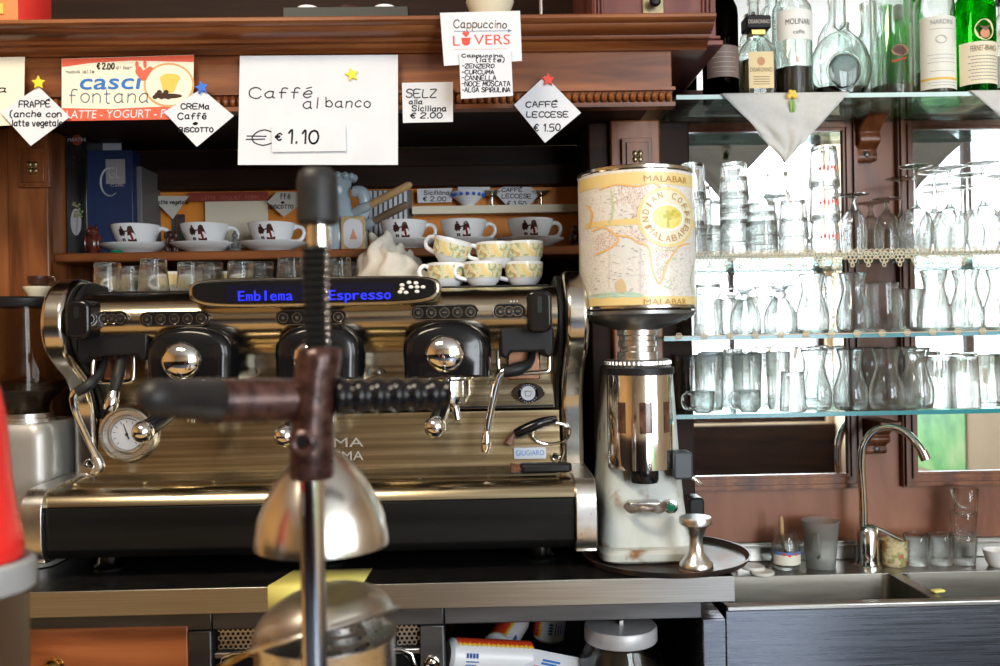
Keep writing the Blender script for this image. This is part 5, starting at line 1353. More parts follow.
# ================================================================== second grinder at the left edge
YL = 1.74
cxl = W(27, 380, YL).x
g = thing('hopper_grinder', 'grey grinder with a clear coffee hopper at the left edge, behind the red canister', 'grinder', (cxl, YL, ZC))
zl0, zl1 = W(27, 420, YL).z, W(27, 305, YL).z
RL = S(37, YL)
body = []
for zz, k in ((ZC + .002, 1.02), (ZC + .02, 1.05), (zl0 - .03, 1.0), (zl0 - .010, .97), (zl0 - .002, .90)):
    body.append([(cxl + k * x, YL + k * y, zz) for x, y in rrect(-.082, .075, -.085, .11, .03)])
MB().rings(body).build('body', noisy('grey_casting', [(.34, .33, .31), (.42, .41, .39)], (12, 12, 12), (.3, .45), .5), g, True)
MB().lathe([(0, 0), (.052, 0), (.052, .006), (.045, .007), (.045, .016), (0, .016)], (cxl, YL, zl0 - .002), seg=40).build('collar', ALU, g, True)
MB().lathe([(.040, zl0 + .014), (.044, zl0 + .035), (RL, zl0 + .060), (RL, zl1 - .004), (RL - .003, zl1 - .004), (RL - .003, zl0 + .061), (.041, zl0 + .036), (.037, zl0 + .014)], (cxl, YL, 0), seg=56).build('hopper', GLASSS, g, True, recalc=False)
MB().lathe([(0, zl0 + .015), (.036, zl0 + .015), (.040, zl0 + .036), (RL - .008, zl0 + .058), (RL - .01, zl0 + .072), (RL * .5, zl0 + .078), (0, zl0 + .074)], (cxl, YL, 0), seg=40).build('coffee_beans', noisy('roasted_beans', [(.02, .008, .004), (.09, .038, .02)], (110, 110, 110), (.3, .5), bump=.6), g, True)
MB().lathe([(0, zl1 - .005), (RL + .004, zl1 - .005), (RL + .006, zl1 - .002), (RL + .006, zl1 + .010), (RL * .98, zl1 + .014), (0, zl1 + .014)], (cxl, YL, 0), seg=56).build('hopper_lid', BLACKM, g, True)
c = W(39, 297, YL); zz = zl1 + .0145
o = MB().lathe([(0, 0), (.018, 0), (.021, .006), (.027, .016), (.028, .020), (.022, .020), (.016, .010), (0, .008)], seg=32).build('small_stack_of_saucers', CREAM)
o.name = 'small_dish'; o.location = (c.x, YL, zz); tag(o, 'small cream dish on the black hopper lid, under the brown cup', 'dish')
t = thing('toy_cup', 'tiny dark brown cup in the cream dish on the hopper lid', 'cup', (c.x, YL, zz + .018))
MB().lathe([(0, 0), (.013, 0), (.019, .008), (.0205, .022), (.0185, .022), (.015, .008), (0, .004)], seg=28).build('body', COFFEE, t)
MB().tube([(.018, 0, .018), (.028, 0, .020), (.030, 0, .011), (.017, 0, .006)], .0024, 8, 5).build('handle', COFFEE, t)
c = W(50, 503, 1.66); o = MB().span(-.02, .012, 0, .06, 0, .06).build('black_switch_box', BLACKM, bevel=.004); o.location = (W(42, 500, 1.70).x - .03, 1.66, ZC); tag(o, 'small black box on the worktop at the left end of the machine', 'box')

# ================================================================== things on the serving bar in front
ZBAR = .70
YK = .72
pxs = YK / FPX
cx = W(-31, 560, YK).x
lidz = W(-24, 571, YK).z
t = thing('clear_canister', 'clear plastic canister with a grey lid in the near left corner', 'canister', (cx, YK, ZBAR))
R = 58 * pxs
MB().lathe([(0, .002), (R * .9, .002), (R * .9, lidz - ZBAR - .004), (R * .86, lidz - ZBAR - .004), (R * .86, .006), (0, .006)], seg=56).build('jar', GLASSC, t, recalc=False)
MB().lathe([(R * .93, lidz - ZBAR - .016), (R * 1.02, lidz - ZBAR - .014), (R * 1.04, lidz - ZBAR - .002), (R * 1.02, lidz - ZBAR + .006), (R * .95, lidz - ZBAR + .009), (R * .8, lidz - ZBAR + .006), (0, lidz - ZBAR + .006)], seg=56).build('lid', noisy('grey_translucent_plastic', [(.27, .27, .265), (.34, .34, .335)], (10, 10, 10), (.3, .4)), t)
t = thing('red_bottle', 'bright red plastic bottle standing on the grey canister lid', 'bottle', (cx, YK, lidz + .0065))
pts = [(0, 0), (50, 0), (54.5, 4), (54, 22), (48, 50), (43, 85), (41, 120), (38, 150), (33, 172), (26, 186), (15, 194), (13, 200), (13, 216), (0, 218)]
MB().lathe([(a * pxs * .90, b * pxs) for a, b in pts], seg=56).build('bottle', REDP, t, smooth=60)

# citrus press
YQ = .78
q_ = YQ / FPX
def Q(px, py, Y=YQ): return W(px, py, Y)
cxq = Q(317, 400).x
t = thing('citrus_press', 'lever citrus press in the foreground, brown yoke on a chrome post with toothed bar', 'juice press', (cxq, YQ, ZBAR))
MB().prism(rr(cxq - .10, cxq + .10, YQ - .08, YQ + .20, .04), 'z', ZBAR + .001, ZBAR + .022).build('base', BROWNM, t, True, .006)
zyb = Q(314, 478).z
MB().lathe([(.0108, ZBAR + .02), (.0108, zyb + .03), (0, zyb + .03)], (Q(313, 560).x, YQ, 0), seg=32).build('post', CHROME, t, True)
# yoke
yk = MB()
Rg = []
for py, cxp, w0, d0 in ((478, 312, 20.5, .020), (474, 312, 22, .022), (450, 312, 22, .022), (420, 313, 21.5, .022), (395, 315, 21.5, .022), (372, 317, 22, .022), (358, 319, 22.5, .022), (350, 320, 21, .020), (347, 320, 17, .016)):
    c = Q(cxp, py); Rg.append([(c.x + w0 * q_ * math.cos(2 * PI * k / 28), YQ + d0 * math.sin(2 * PI * k / 28), c.z) for k in range(28)])
yk.rings(Rg)
yo = yk.build('yoke', BROWNM, t, True, smooth=60)
c = Q(308, 440); 
mb = MB().lathe([(.011, -.004), (.011, .003), (.008, .005), (.005, .004), (.0045, .000), (0, .0)], (c.x, YQ - .021, c.z), (-.05, -1, 0), 24); mb.build('bolt', BROWNM, yo, True)
MB().lathe([(.0044, 0), (0, .0006)], (c.x, YQ - .0215, c.z), (0, -1, 0), 20).build('bolt_hole', BLACKM, yo, True)
# toothed bar and its knob
c0, c1 = Q(318.5, 349), Q(318.5, 243)
rk = MB().span(c0.x - 11 * q_, c0.x + 9 * q_, YQ - .008, YQ + .010, c0.z - .01, c1.z).build('toothed_bar', mat('dark_oiled_steel', (.045, .043, .040), .35, .8), t, True, .0015)
mb = MB(); n = 14
for k in range(n):
    z = c0.z + .003 + (c1.z - c0.z - .006) * (k + .5) / n; hh = (c1.z - c0.z) / n
    for x0, x1, dy in ((c0.x - 12 * q_, c0.x + 11.5 * q_, .0125),):
        mb.prism([(YQ - dy, z + hh * .05), (YQ - .0075, z + hh * .38), (YQ - .0075, z - hh * .38), (YQ - dy, z - hh * .05)], 'x', x0, x1)
mb.build('teeth', mat('dark_oiled_steel', (0, 0, 0)), rk, True, smooth=20)
mb = MB()
for k in range(n):
    z = c0.z + .003 + (c1.z - c0.z - .006) * (k + .5) / n
    mb.sphere((c0.x + 11.5 * q_, YQ - .009, z), (.0022, .004, .0022), 10, 6)
mb.build('tooth_tips', CHROME, rk, True)
MB().lathe([(.0105, 0), (.0105, .012), (.0085, .024), (.0085, .05), (0, .05)], (c1.x, YQ, c1.z - .003), seg=28).build('bar_neck', CHROME, rk, True)
k0, k1 = Q(318, 224), Q(318, 167)
hk = k1.z - k0.z; rkb = 21 * q_
MB().lathe([(0, 0), (rkb * .88, 0), (rkb * .98, .002), (rkb * 1.0, .008), (rkb * .97, hk * .5), (rkb * .95, hk - .012), (rkb * .86, hk - .005), (rkb * .62, hk - .001), (0, hk)], (k0.x, YQ, k0.z), seg=40).build('knob', RUBBER, t, True)
# crank shaft and handles
a = Q(300, 400); b = Q(198, 401, .74)
sh = MB().tube([a, a.lerp(b, .12), a.lerp(b, .5), b], [.0175, .0185, .0185, .0182], 24).build('shaft', BROWNM, t, True)
mb = MB().tube([a.lerp(b, .80), a.lerp(b, .83)], .0195, 24).tube([a.lerp(b, .90), a.lerp(b, .92)], .0192, 24); mb.build('shaft_ring', mat('oiled_black_metal', (.02, .018, .018), .3), sh, True)
a2 = Q(214, 400, .745); b2 = Q(148, 397, .66)
MB().tube([a2, a2.lerp(b2, .35), a2.lerp(b2, .7), a2.lerp(b2, .92), a2.lerp(b2, 1.0), a2.lerp(b2, 1.05)], [.0182, .0165, .0145, .0135, .0105, .004], 24).build('lever_grip', RUBBER, sh, True)
a = Q(336, 397); b = Q(450, 394, .80)
pts = []; rad = []
n = 64
for k in range(n + 1):
    f = k / n; pts.append(a.lerp(b, f)); rad.append((.0150 - .002 * f) + .0018 * math.sin(f * 6.2 * 2 * PI))
rad[-1] = .004
MB().tube(pts, rad, 22).build('ribbed_grip', BLACKG, t, True, smooth=60)
# press bell hanging behind the post
YBQ = .885; s2 = YBQ / FPX
c = W(322, 545, YBQ); rb = 66.5 * s2
prof = [(rb * .96, 0), (rb, .001), (rb, .005), (rb * .985, .012), (rb * .93, .030), (rb * .80, .050), (rb * .62, .068), (rb * .44, .082), (rb * .25, .091), (rb * .19, .095), (rb * .17, .118), (0, .120)]
prof2 = [(rb * .94, .001), (rb * .96, .012), (rb * .90, .030), (rb * .77, .049), (rb * .6, .066), (rb * .4, .079), (0, .086)]
be = MB().lathe(prof2[::-1] + prof, (c.x, YBQ, c.z), seg=64).build('press_bell', noisy('satin_cast_steel', [(.66, .62, .56), (.78, .75, .70)], (26, 26, 26), (.18, .30), 1.0), t, True)
zz = c.z + .118
MB().tube([(c.x, YBQ, zz - .004), (c.x, YBQ, zz + .028), (c.x - .004, YBQ - .03, zz + .035), (cxq, YQ + .01, zz + .035)], [.009, .009, .011, .012], 16).build('bell_arm', BROWNM, be, True)
# juice bowl with cone and wire dome
YBW = .885
c = W(325, 633, YBW); s3 = YBW / FPX; rw = 71 * s3
t = thing('juice_bowl', 'steel juice bowl standing under the press bell', 'bowl', (c.x, YBW, ZBAR + .0225))
hb = c.z - ZBAR - .0225
MB().lathe([(0, 0), (rw * .62, 0), (rw * .78, .01), (rw * .93, .035), (rw * .97, hb - .006), (rw * 1.0, hb - .002), (rw * 1.0, hb), (rw * .96, hb), (rw * .94, hb - .006), (rw * .90, .036), (rw * .74, .014), (0, .006)], seg=64).build('bowl', BRUSH, t)
c2 = W(338, 640, YBW)
t2 = thing('reamer_cone', 'ridged perforated metal cone standing inside the juice bowl', 'juicer cone', (c2.x, YBW - .005, ZBAR + .03))
hc = W(338, 618, YBW).z - ZBAR - .03
pr = [(0, 0), (.045, 0)]
for k in range(6):
    f = k / 6; r_ = .042 - .024 * f ** 1.2; z = hc - .05 + .05 * f
    pr += [(r_, z), (r_, z + .0055), (r_ - .003, z + .0075)]
pr += [(.010, hc), (0, hc + .002)]
MB().lathe(pr, seg=40).build('cone', ALU, t2)
mb = MB()
for k in range(6):
    f = k / 6; r_ = .042 - .024 * f ** 1.2; z = hc - .047 + .05 * f
    for j in range(12):
        a = 2 * PI * (j + .5 * (k % 2)) / 12; mb.sphere((r_ * math.cos(a), r_ * math.sin(a), z), .0017, 8, 5)
mb.build('hole', BLACKM, t2)
c = W(325, 629, .885)
t3 = thing('wire_dome', 'domed wire mesh strainer tilted over the juice bowl', 'strainer', (c.x, .885, c.z))
rdm = 72 * .885 / FPX
ax = Vector((-.27, .27, 1)).normalized()
mb = MB(); prof = [(rdm * math.cos(t_), rdm * .62 * math.sin(t_)) for t_ in [PI / 2 * k / 14 for k in range(14)]] + [(0, rdm * .62)]
mb.lathe(prof, (0, 0, 0), ax, 56); mb.f = [f for f in mb.f if len(f) < 50]
mb.build('mesh_dome', WIRE, t3, recalc=False)
mb = MB().torus((0, 0, 0), rdm, .0028, ax, 64, 8)
mb.torus((0, 0, .0), rdm * 1.06, .0016, ax, 64, 6); mb.build('rim', BRUSH, t3)
qv = Vector((0, 0, 1)).rotation_difference(ax)
mb = MB().tube([qv @ Vector((-rdm, -.01, 0)), qv @ Vector((-rdm * 1.22, -.03, -.004)), qv @ Vector((-rdm * 1.3, -.045, -.006))], .003, 8)
mb.build('hook', mat('polished_brass', (0, 0, 0)), t3)
# yellow note on the worktop edge
t = thing('sticky_note', 'yellow paper note folded over the steel edge of the worktop behind the press', 'note', (W(318, 590, 1.5).x, 1.5, ZC))
P = [W(268, 611, 1.4965), W(364, 607, 1.4965)]
a, b = P[0].x, P[1].x; za = W(318, 606, 1.4965).z
mb = MB(); pts = [(1.4962, za - .012), (1.4958, ZC - .002), (1.500, ZC + .003), (1.53, ZC + .0022), (1.60, ZC + .002)]
vs = []; fs = []
for i, (y, z) in enumerate(pts):
    sh_ = .000 + .022 * max(0, (y - 1.5) / .1); vs += [(a + sh_, y, z), (b - .002 + sh_ * .2, y, z + (.006 if i == 0 else 0))]
for i in range(len(pts) - 1): fs.append((2 * i, 2 * i + 1, 2 * i + 3, 2 * i + 2))
mb.add(vs, fs).build('paper', NOTE, t, True, recalc=False, smooth=30, solid=.0006)
# ================================================================== right hand wall: panelling, mirrors, glass shelves
YW = 2.06
XRW = 1.60
x0 = XP1
zsink = W(860, 603, 1.72).z
struct(MB().span(x0 - .03, XRW, YW, YW + .05, .0, 2.95).build('wall_panelling', WOODP, smooth=0))
ZF1 = W(790, 117, YW - .02, ).z
def mirror(label, px0, px1, pyt, pyb, y=YW):
    a, b = W(px0, pyb, y - .02), W(px1, pyt, y - .02)
    return mirror_w(label, a.x, b.x, a.z, b.z, y)
def mirror_w(label, X0, X1, Z0, Z1, y):
    t = thing('framed_mirror', label, 'mirror', ((X0 + X1) / 2, y, Z0))
    fw = .034
    mb = MB()
    # moulded frame: outer flat, stepped inner bead
    for (w0, w1, d) in ((0, fw, .018), (.004, .012, .026), (.020, .028, .024)):
        A = [(X0 + w0, Z0 + w0), (X1 - w0, Z0 + w0), (X1 - w0, Z1 - w0), (X0 + w0, Z1 - w0)]
        B = [(X0 + w1, Z0 + w1), (X1 - w1, Z0 + w1), (X1 - w1, Z1 - w1), (X0 + w1, Z1 - w1)]
        n = len(mb.v)
        mb.v += [(p[0], y - d, p[1]) for p in A] + [(p[0], y - d, p[1]) for p in B] + [(p[0], y, p[1]) for p in A] + [(p[0], y, p[1]) for p in B]
        for k in range(4):
            j = (k + 1) % 4
            mb.f += [(n + k, n + j, n + 4 + j, n + 4 + k), (n + 8 + k, n + 8 + j, n + j, n + k), (n + 4 + k, n + 4 + j, n + 12 + j, n + 12 + k)]
    mb.build('frame', WOODV, t, True, recalc=False, smooth=0)
    MB().span(X0 + fw - .004, X1 - fw + .004, y - .010, y - .004, Z0 + fw - .004, Z1 - fw + .004).build('glass', MIRROR, t, True, smooth=0)
    return t
za, zb_ = W(780, 490, YW - .02).z, W(780, 116, YW - .02).z
mirror_w('tall framed mirror behind the glass shelves, left of the corbels', x0 - .02, W(857, 300, YW).x, za, zb_, YW)
mirror_w('tall framed mirror behind the glass shelves, right of the faucet', W(897, 300, YW).x, XRW - .02, za + .0, zb_, YW)
ztsh = W(850, 93, 1.82).z
mirror_w('wide framed mirror behind the bottles above the top shelf', x0 - .02, XRW - .02, ztsh + .035, ztsh + .42, YW)
ZSH = [(ztsh, 'top glass shelf carrying the bottles'), (W(850, 252.5, 1.82).z, 'upper glass shelf with lace edging under the stemware'),
       (W(850, 333.5, 1.82).z, 'middle glass shelf with lace edging under the carafes'), (W(850, 411.5, 1.82).z, 'lowest glass shelf, over the sink')]
YS0, YS1 = 1.82, 2.03
XS0 = W(664, 330, 1.82).x
for i, (z, lb) in enumerate(ZSH):
    t = thing('glass_shelf', lb, 'shelf', ((XS0 + XRW) / 2, 1.93, z), group='glass shelves')
    th = .009
    MB().span(XS0 if i else W(668, 95, 1.9).x, XRW, YS0 + .0015, YS1, z - th, z).build('pane', GLASST, t, True, smooth=0, recalc=True)
    MB().span(XS0 if i else W(668, 95, 1.9).x, XRW, YS0, YS0 + .0014, z - th, z).build('edge', GLASSE if i else mat('pale_shelf_edge', (.55, .72, .70), .15), t, True, smooth=0)
# corbels
def corbel(px, pyt, pyb, label):
    c = W(px, pyt, 2.0); b = W(px, pyb, 2.0); hw = S(11, 2.0)
    t = thing('shelf_bracket', label, 'bracket', (c.x, 2.03, b.z), group='wooden shelf brackets')
    H = c.z - b.z
    pr = [(YW - .001, 0), (YW - .022, 0), (YW - .026, H * .08), (YW - .022, H * .24), (YW - .030, H * .28), (YW - .044, H * .36), (YW - .046, H * .46), (YW - .040, H * .56), (YW - .052, H * .66), (YW - .082, H * .78), (YW - .10, H * .88), (YW - .10, H), (YW - .001, H)]
    MB().prism([(a, b.z + h) for a, h in pr], 'x', c.x - hw, c.x + hw).build('bracket', WOODD if False else WOODV, t, True, .003)
    mb = MB()
    mb.lathe([(.007, 0), (.007, .002), (.004, .004), (0, .004)], (c.x, YW - .024, b.z + H * .13), (0, -1, 0), 16); mb.build('screw', STEELD, t, True)
corbel(873, 108, 158, 'scrolled wooden bracket just below the top glass shelf between the mirrors')
corbel(883, 420, 456, 'small wooden bracket under the lowest glass shelf, left of the faucet end')
# lace edging
def lace(z, label, drop, py_seed):
    mb = MB(); x = XS0 + .03; p = .0325; k = 0
    while x < XRW - .02:
        for (dx, dz, r) in ((0, -.011, .0042), (.008, -.011, .0040), (-.008, -.011, .0040), (.004, -.018, .0040), (-.004, -.018, .0040), (.004, -.004, .0040), (-.004, -.004, .0040), (.0162, -.005, .0036), (.0162, -.012, .0026)):
            mb.torus((x + dx, YS0 - .0022, z + dz * drop), r, .0011, (0, 1, 0), 10, 5)
        mb.torus((x, YS0 - .0022, z - .027 * drop), .0036, .0011, (0, 1, 0), 10, 5)
        x += p; k += 1
    for k in range(int((XRW - XS0 - .05) / .011)):
        mb.torus((XS0 + .02 + k * .011, YS0 - .0022, z + .0005), .0048, .001, (0, 1, 0), 8, 4)
    o = mb.build('lace_edging', LACE); tag(o, label, 'lace trim', 'lace edgings'); return o
lace(ZSH[1][0] + .001, 'ecru lace edging along the front of the upper glass shelf', 1.0, 1)
mb = MB(); x = XS0 + .03
while x < XRW - .02:
    for k in range(6): a = k * PI / 3; mb.torus((x + .0045 * math.cos(a), YS0 - .0016, ZSH[2][0] + .004 + .0045 * math.sin(a) - .004), .0026, .0009, (0, 1, 0), 8, 4)
    x += .052
mb.span(XS0, XRW, YS0 - .0022, YS0 - .001, ZSH[2][0] - .0002, ZSH[2][0] + .0012)
tag(mb.build('lace_edging', LACE), 'sparse ecru lace motifs along the front of the middle glass shelf', 'lace trim', 'lace edgings')
# napkins
def napkin(label, pl, pr_, ptip, seed):
    z = ztsh + .0012; Y = YS0 - .004
    a, b = W(pl, 92, Y).x, W(pr_, 92, Y).x; tip = W(ptip[0], ptip[1], Y)
    t = thing('linen_napkin', label, 'napkin', ((a + b) / 2, Y, z), group='linen napkins hanging from the top shelf')
    mb = MB(); n = 22; rows = []
    for j in range(n + 1):
        f = j / n; row = []
        for i in range(n + 1):
            u = i / n; xl, xr = a + (tip.x - a) * f, b + (tip.x - b) * f
            x = xl + (xr - xl) * u
            zz = z - .001 + (tip.z - z) * f
            fold = .006 * math.sin(u * 7 + seed + f * 2) * min(1, f * 2.5) + .005 * math.sin((u - f) * 13 + seed) * min(1, f * 2)
            row.append((x, Y - .006 * min(1, f * 4) - abs(fold) , zz))
        rows.append(row)
    back = [[(a + (b - a) * i / n, yy, z) for i in range(n + 1)] for yy in (YS0 + .14, YS0 + .05, YS0 + .002)]
    allr = back + rows
    vs = [p for r in allr for p in r]; fs = []
    for j in range(len(allr) - 1):
        for i in range(n): k = j * (n + 1) + i; fs.append((k, k + 1, k + n + 2, k + n + 1))
    mb.add(vs, fs).build('cloth', LINEN, t, True, recalc=False, smooth=80, solid=.0012)
    mb = MB(); ys = Y - .0215
    c = W(790, 98, Y) if ptip[0] < 900 else None
    if c:
        for dx, dz, r in ((0, .004, .006), (-.006, 0, .0055), (.006, 0, .0055), (-.003, .009, .005), (.004, .008, .005)):
            mb.sphere((c.x + dx, Y - .012, c.z + dz), (r * .9, .004, r), 12, 6)
        mb.build('yellow_flower', mat('embroidery_yellow', (.85, .58, .10), .8), t, True)
        mb = MB()
        for dx, r in ((-.004, .0035), (.003, .003), (.0, .002)): mb.sphere((c.x + dx, Y - .013, c.z - .020), (r, .005, .013), 10, 8)
        mb.build('green_leaves', mat('embroidery_green', (.30, .48, .16), .8), t, True)
napkin('white linen napkin with a yellow flower hanging from the top shelf', 721, 849, (783, 163), 1.0)
napkin('white linen napkin hanging from the top shelf at the right edge', 970, 1090, (1030, 150), 2.4)

# ================================================================== bottles on the top shelf
YBT = 1.90
def bprof(r, h, sh, neck, nh, t=.003, base=.006):
    out = [(0, 0), (r * .92, 0), (r, .004), (r, sh), (r * .96, sh + (h - nh - sh) * .25), (r * .72, sh + (h - nh - sh) * .62), (neck * 1.15, sh + (h - nh - sh) * .92), (neck, h - nh), (neck, h - .012), (neck * 1.15, h - .011), (neck * 1.15, h)]
    inn = [(max(q[0] - t, .001), q[1]) for q in out[3:-2]]
    return out + [(neck * .75, h)] + [(neck * .72, h - .012)] + inn[::-1][1:] + [(r - t, base + .004), (r * .7, base), (0, base + .004)]
def bottle(label, px, Y, r, h, sh, neck, nh, gm, cap=None, sx=1.0, liq=None, liqm=None, capr=1.3, caph=.03):
    c = W(px, 93, Y)
    t = thing('liquor_bottle', label, 'bottle', (c.x, Y, ztsh + .0005))
    MB().lathe(bprof(r, h, sh, neck, nh), seg=48, sx=sx).build('glass', gm, t, recalc=False)
    if liq:
        MB().lathe([(0, .011), (r * .68, .010), (r - .0032, .0135), (r - .0032, liq), (0, liq)], seg=40, sx=sx).build('liquid', liqm, t)
    if cap: MB().lathe([(neck * capr * .95, h - caph), (neck * capr, h - caph + .001), (neck * capr, h + .004), (neck * capr * .9, h + .006), (0, h + .006)], seg=28).build('cap', cap, t)
    return t
def bwrap(r, sx=1.0, e=.0006): 
    R = r + e
    return lambda x, z: (R * sx * math.sin(x / R), -R * math.cos(x / R), z)
def blabel(t, r, a, z0, z1, m, nm='label', sx=1.0, e=.0006):
    mb = MB(); wq = bwrap(r, sx, e); n = 18
    for k in range(n):
        p, q = -a * r + 2 * a * r * k / n, -a * r + 2 * a * r * (k + 1) / n
        mb.add([wq(p, z0), wq(q, z0), wq(q, z1), wq(p, z1)], [(0, 1, 2, 3)])
    return mb.build(nm, m, t, recalc=False)
def btext(t, r, rows, m, nm='lettering', sx=1.0, e=.0011, par=None):
    mb = MB(); wq = bwrap(r, sx, e)
    for body, x, z, w_, h in rows: mb.text(body, x, z, w_, h, 0, wq)
    mb.build(nm, m, par or t, smooth=0, recalc=False)
def lines(t, r, zs_, a, m, sx=1.0, nm='small_print', e=.0011, par=None, th=.0009):
    mb = MB(); wq = bwrap(r, sx, e)
    for i, z in enumerate(zs_):
        L_ = a * r * (.9 if i % 2 else .75)
        for k in range(10):
            p, q = -L_ + 2 * L_ * k / 10, -L_ + 2 * L_ * (k + .8) / 10
            mb.add([wq(p, z), wq(q, z), wq(q, z + th), wq(p, z + th)], [(0, 1, 2, 3)])
    mb.build(nm, m, par or t, recalc=False)
LABELC = mat('cream_label', (.80, .72, .52), .5); LABELW = mat('white_label', (.82, .81, .77), .5)
GREYL = mat('grey_print_ink', (.22, .22, .22), .6)
k9 = YBT / FPX
# dark wine bottle
t = bottle('black wine bottle, leftmost on the top shelf beside the cabinet', 721, 1.87, .037, .31, .175, .0135, .075, GLASSD, BLACKM)
l = blabel(t, .037, 1.1, .040, .105, mat('dark_wine_label', (.20, .14, .12), .5)); lines(t, .037, [.050, .060, .070, .080, .090], .8, mat('tan_print', (.6, .5, .42), .5), par=l)
MB().lathe([(0, .011), (.025, .010), (.0338, .0135), (.0338, .17), (.02, .21), (0, .215)], seg=32).build('liquid', mat('red_wine', (.02, .003, .004), .1), t)
# square-capped amaretto bottle
c = W(757, 93, 1.89)
t = thing('liquor_bottle', 'square bottle of amber liqueur with a big black square cap', 'bottle', (c.x, 1.89, ztsh + .0005))
hw = .036; sq = lambda s, r: rrect(-s, s, -s * .85, s * .85, r, 4)
def sqr(s, z): return [(x, y, z) for x, y in sq(s, min(.012, s * .6))]
MB().rings([sqr(hw * .95, 0), sqr(hw, .004), sqr(hw, .100), sqr(hw * .92, .115), sqr(hw * .66, .128), sqr(.0135, .138), sqr(.0125, .165), sqr(.010, .165), sqr(.0105, .140), sqr(hw * .60, .125), sqr(hw * .86, .112), sqr(hw - .003, .098), sqr(hw - .004, .010), sqr(hw * .7, .008)]).build('glass', GLASSB, t, recalc=False)
MB().rings([sqr(hw * .8, .010), sqr(hw - .0045, .012), sqr(hw - .0045, .085)]).build('liquid', mat('golden_liquid', (.55, .36, .12), .06, Transmission_Weight=.6), t)
MB().prism(rrect(-.026, .026, -.022, .022, .004), 'z', .150, .178).build('cap', BLACKM, t, bevel=.003)
MB().text('DISARONNO', -.022, .160, .044, .008, -.0222).build('cap_lettering', mat('tan_print', (0, 0, 0)), t, smooth=0, recalc=False)
MB().span(-.015, .015, -.018, .018, .138, .149).build('gold_collar', mat('gold_metal', (.65, .45, .15), .3, 1.0), t, bevel=.001)
y = -hw * .85 - .0008
l = MB().span(-.026, .026, y, y + .0006, .022, .098).build('label', mat('golden_label', (.72, .57, .30), .45), t, smooth=0)
MB().text('DISARONNO', -.023, .056, .046, .009, y - .0004).build('lettering', mat('dark_brown_print', (.16, .08, .03), .5), l, smooth=0, recalc=False)
MB().flat(ell(0, .078, .008, .009), y - .0003).build('seal', mat('copper_print', (.50, .22, .08), .4), l, recalc=False)
mb = MB()
for k in range(4): mb.span(-.017, .017, y - .0005, y - .0002, .030 + k * .005, .0312 + k * .005)
mb.build('small_print', mat('dark_brown_print', (0, 0, 0)), l, smooth=0)
# clear anise bottle
r = S(19.5, 1.91)
t = bottle('clear round bottle with a white label in black capitals, beside the round flask', 793, 1.91, r, .285, .195, .0145, .05, GLASSB, mat('white_cap', (.8, .8, .8), .4), liq=.072, liqm=mat('amber_brown_liquid', (.16, .055, .03), .06, Transmission_Weight=.35))
l = blabel(t, r, 1.15, .128, .190, LABELW); btext(t, r, [('MOLINARI', -.027, .158, .054, .012), ('caffè', -.012, .138, .024, .008)], INK, par=l)
btext(t, r, [('R', -.006, .075, .007, .014)], REDINK, 'red_initial')
# round flask
c = W(841, 93, 1.905)
t = thing('liquor_bottle', 'round flat-sided clear flask with a moulded disc and little dark liquid', 'bottle', (c.x, 1.905, ztsh + .0005))
R = S(31, 1.905)
def fl(s, z, d): return [(s * math.cos(2 * PI * k / 40), d * math.sin(2 * PI * k / 40), z) for k in range(40)]
out = []; inn = []
for k in range(15):
    a = -PI / 2 * .72 + (PI * .86) * k / 14
    s = R * math.cos(a); z = R * 1.22 * (math.sin(a) + math.sin(PI / 2 * .72)); d = .030 * (math.cos(a) ** .6) + .004
    out.append(fl(s, z, d)); inn.append(fl(s - .003, z + (.004 if k == 0 else 0), d - .003))
zt2 = out[-1][0][2]
out += [fl(.013, zt2 + .012, .013), fl(.012, zt2 + .08, .012), fl(.015, zt2 + .082, .015), fl(.015, zt2 + .095, .015)]
inn += [fl(.010, zt2 + .014, .010), fl(.009, zt2 + .095, .009)]
MB().rings(out + inn[::-1]).build('glass', GLASSB, t, recalc=False)
lq = [q for q in inn if q[0][2] < .034]; lq = [[(x * .985, y * .985, z + .001) for x, y, z in q] for q in lq]
MB().rings(lq).build('liquid', LIQC, t)
MB().torus((-.004, -.030, .062), .036, .0028, (0, 1, 0), 40, 8, 1, 1.05).build('moulded_ring', GLASSB, t, recalc=False)
MB().sphere((-.004, -.0275, .062), (.033, .004, .035), 28, 10).build('moulded_disc', noisy('pressed_glass_blue', [(.55, .68, .68), (.68, .80, .79)], (120, 120, 120), (.1, .25), Transmission_Weight=.45), t)
# tall clear bottle with red script
r = S(20, 1.90)
t = bottle('tall clear bottle with a brown seal and red script', 892, 1.90, r, .33, .225, .0145, .05, GLASSB, None, liq=.030, liqm=mat('clear_spirit', (.85, .87, .86), .02, Transmission_Weight=.9))
l = MB().flat(ell(0, .098, .018, .012), 0, bwrap(r)).build('seal', mat('brown_seal', (.34, .14, .08), .5), t, recalc=False)
MB().hand('Luxardo', -.022, .072, .046, .012, 0, .0016).build('script_tmp', REDINK, t) if False else None
wq = bwrap(r, 1, .0012); mb = MB().tube([wq(-.018 + .0009 * k, .0735 + .00025 * k + (.006 if k == 1 else .0022 * math.sin(k * 1.25))) for k in range(34)], .0008, 6); mb.build('red_script', REDINK, t, smooth=0, recalc=False)
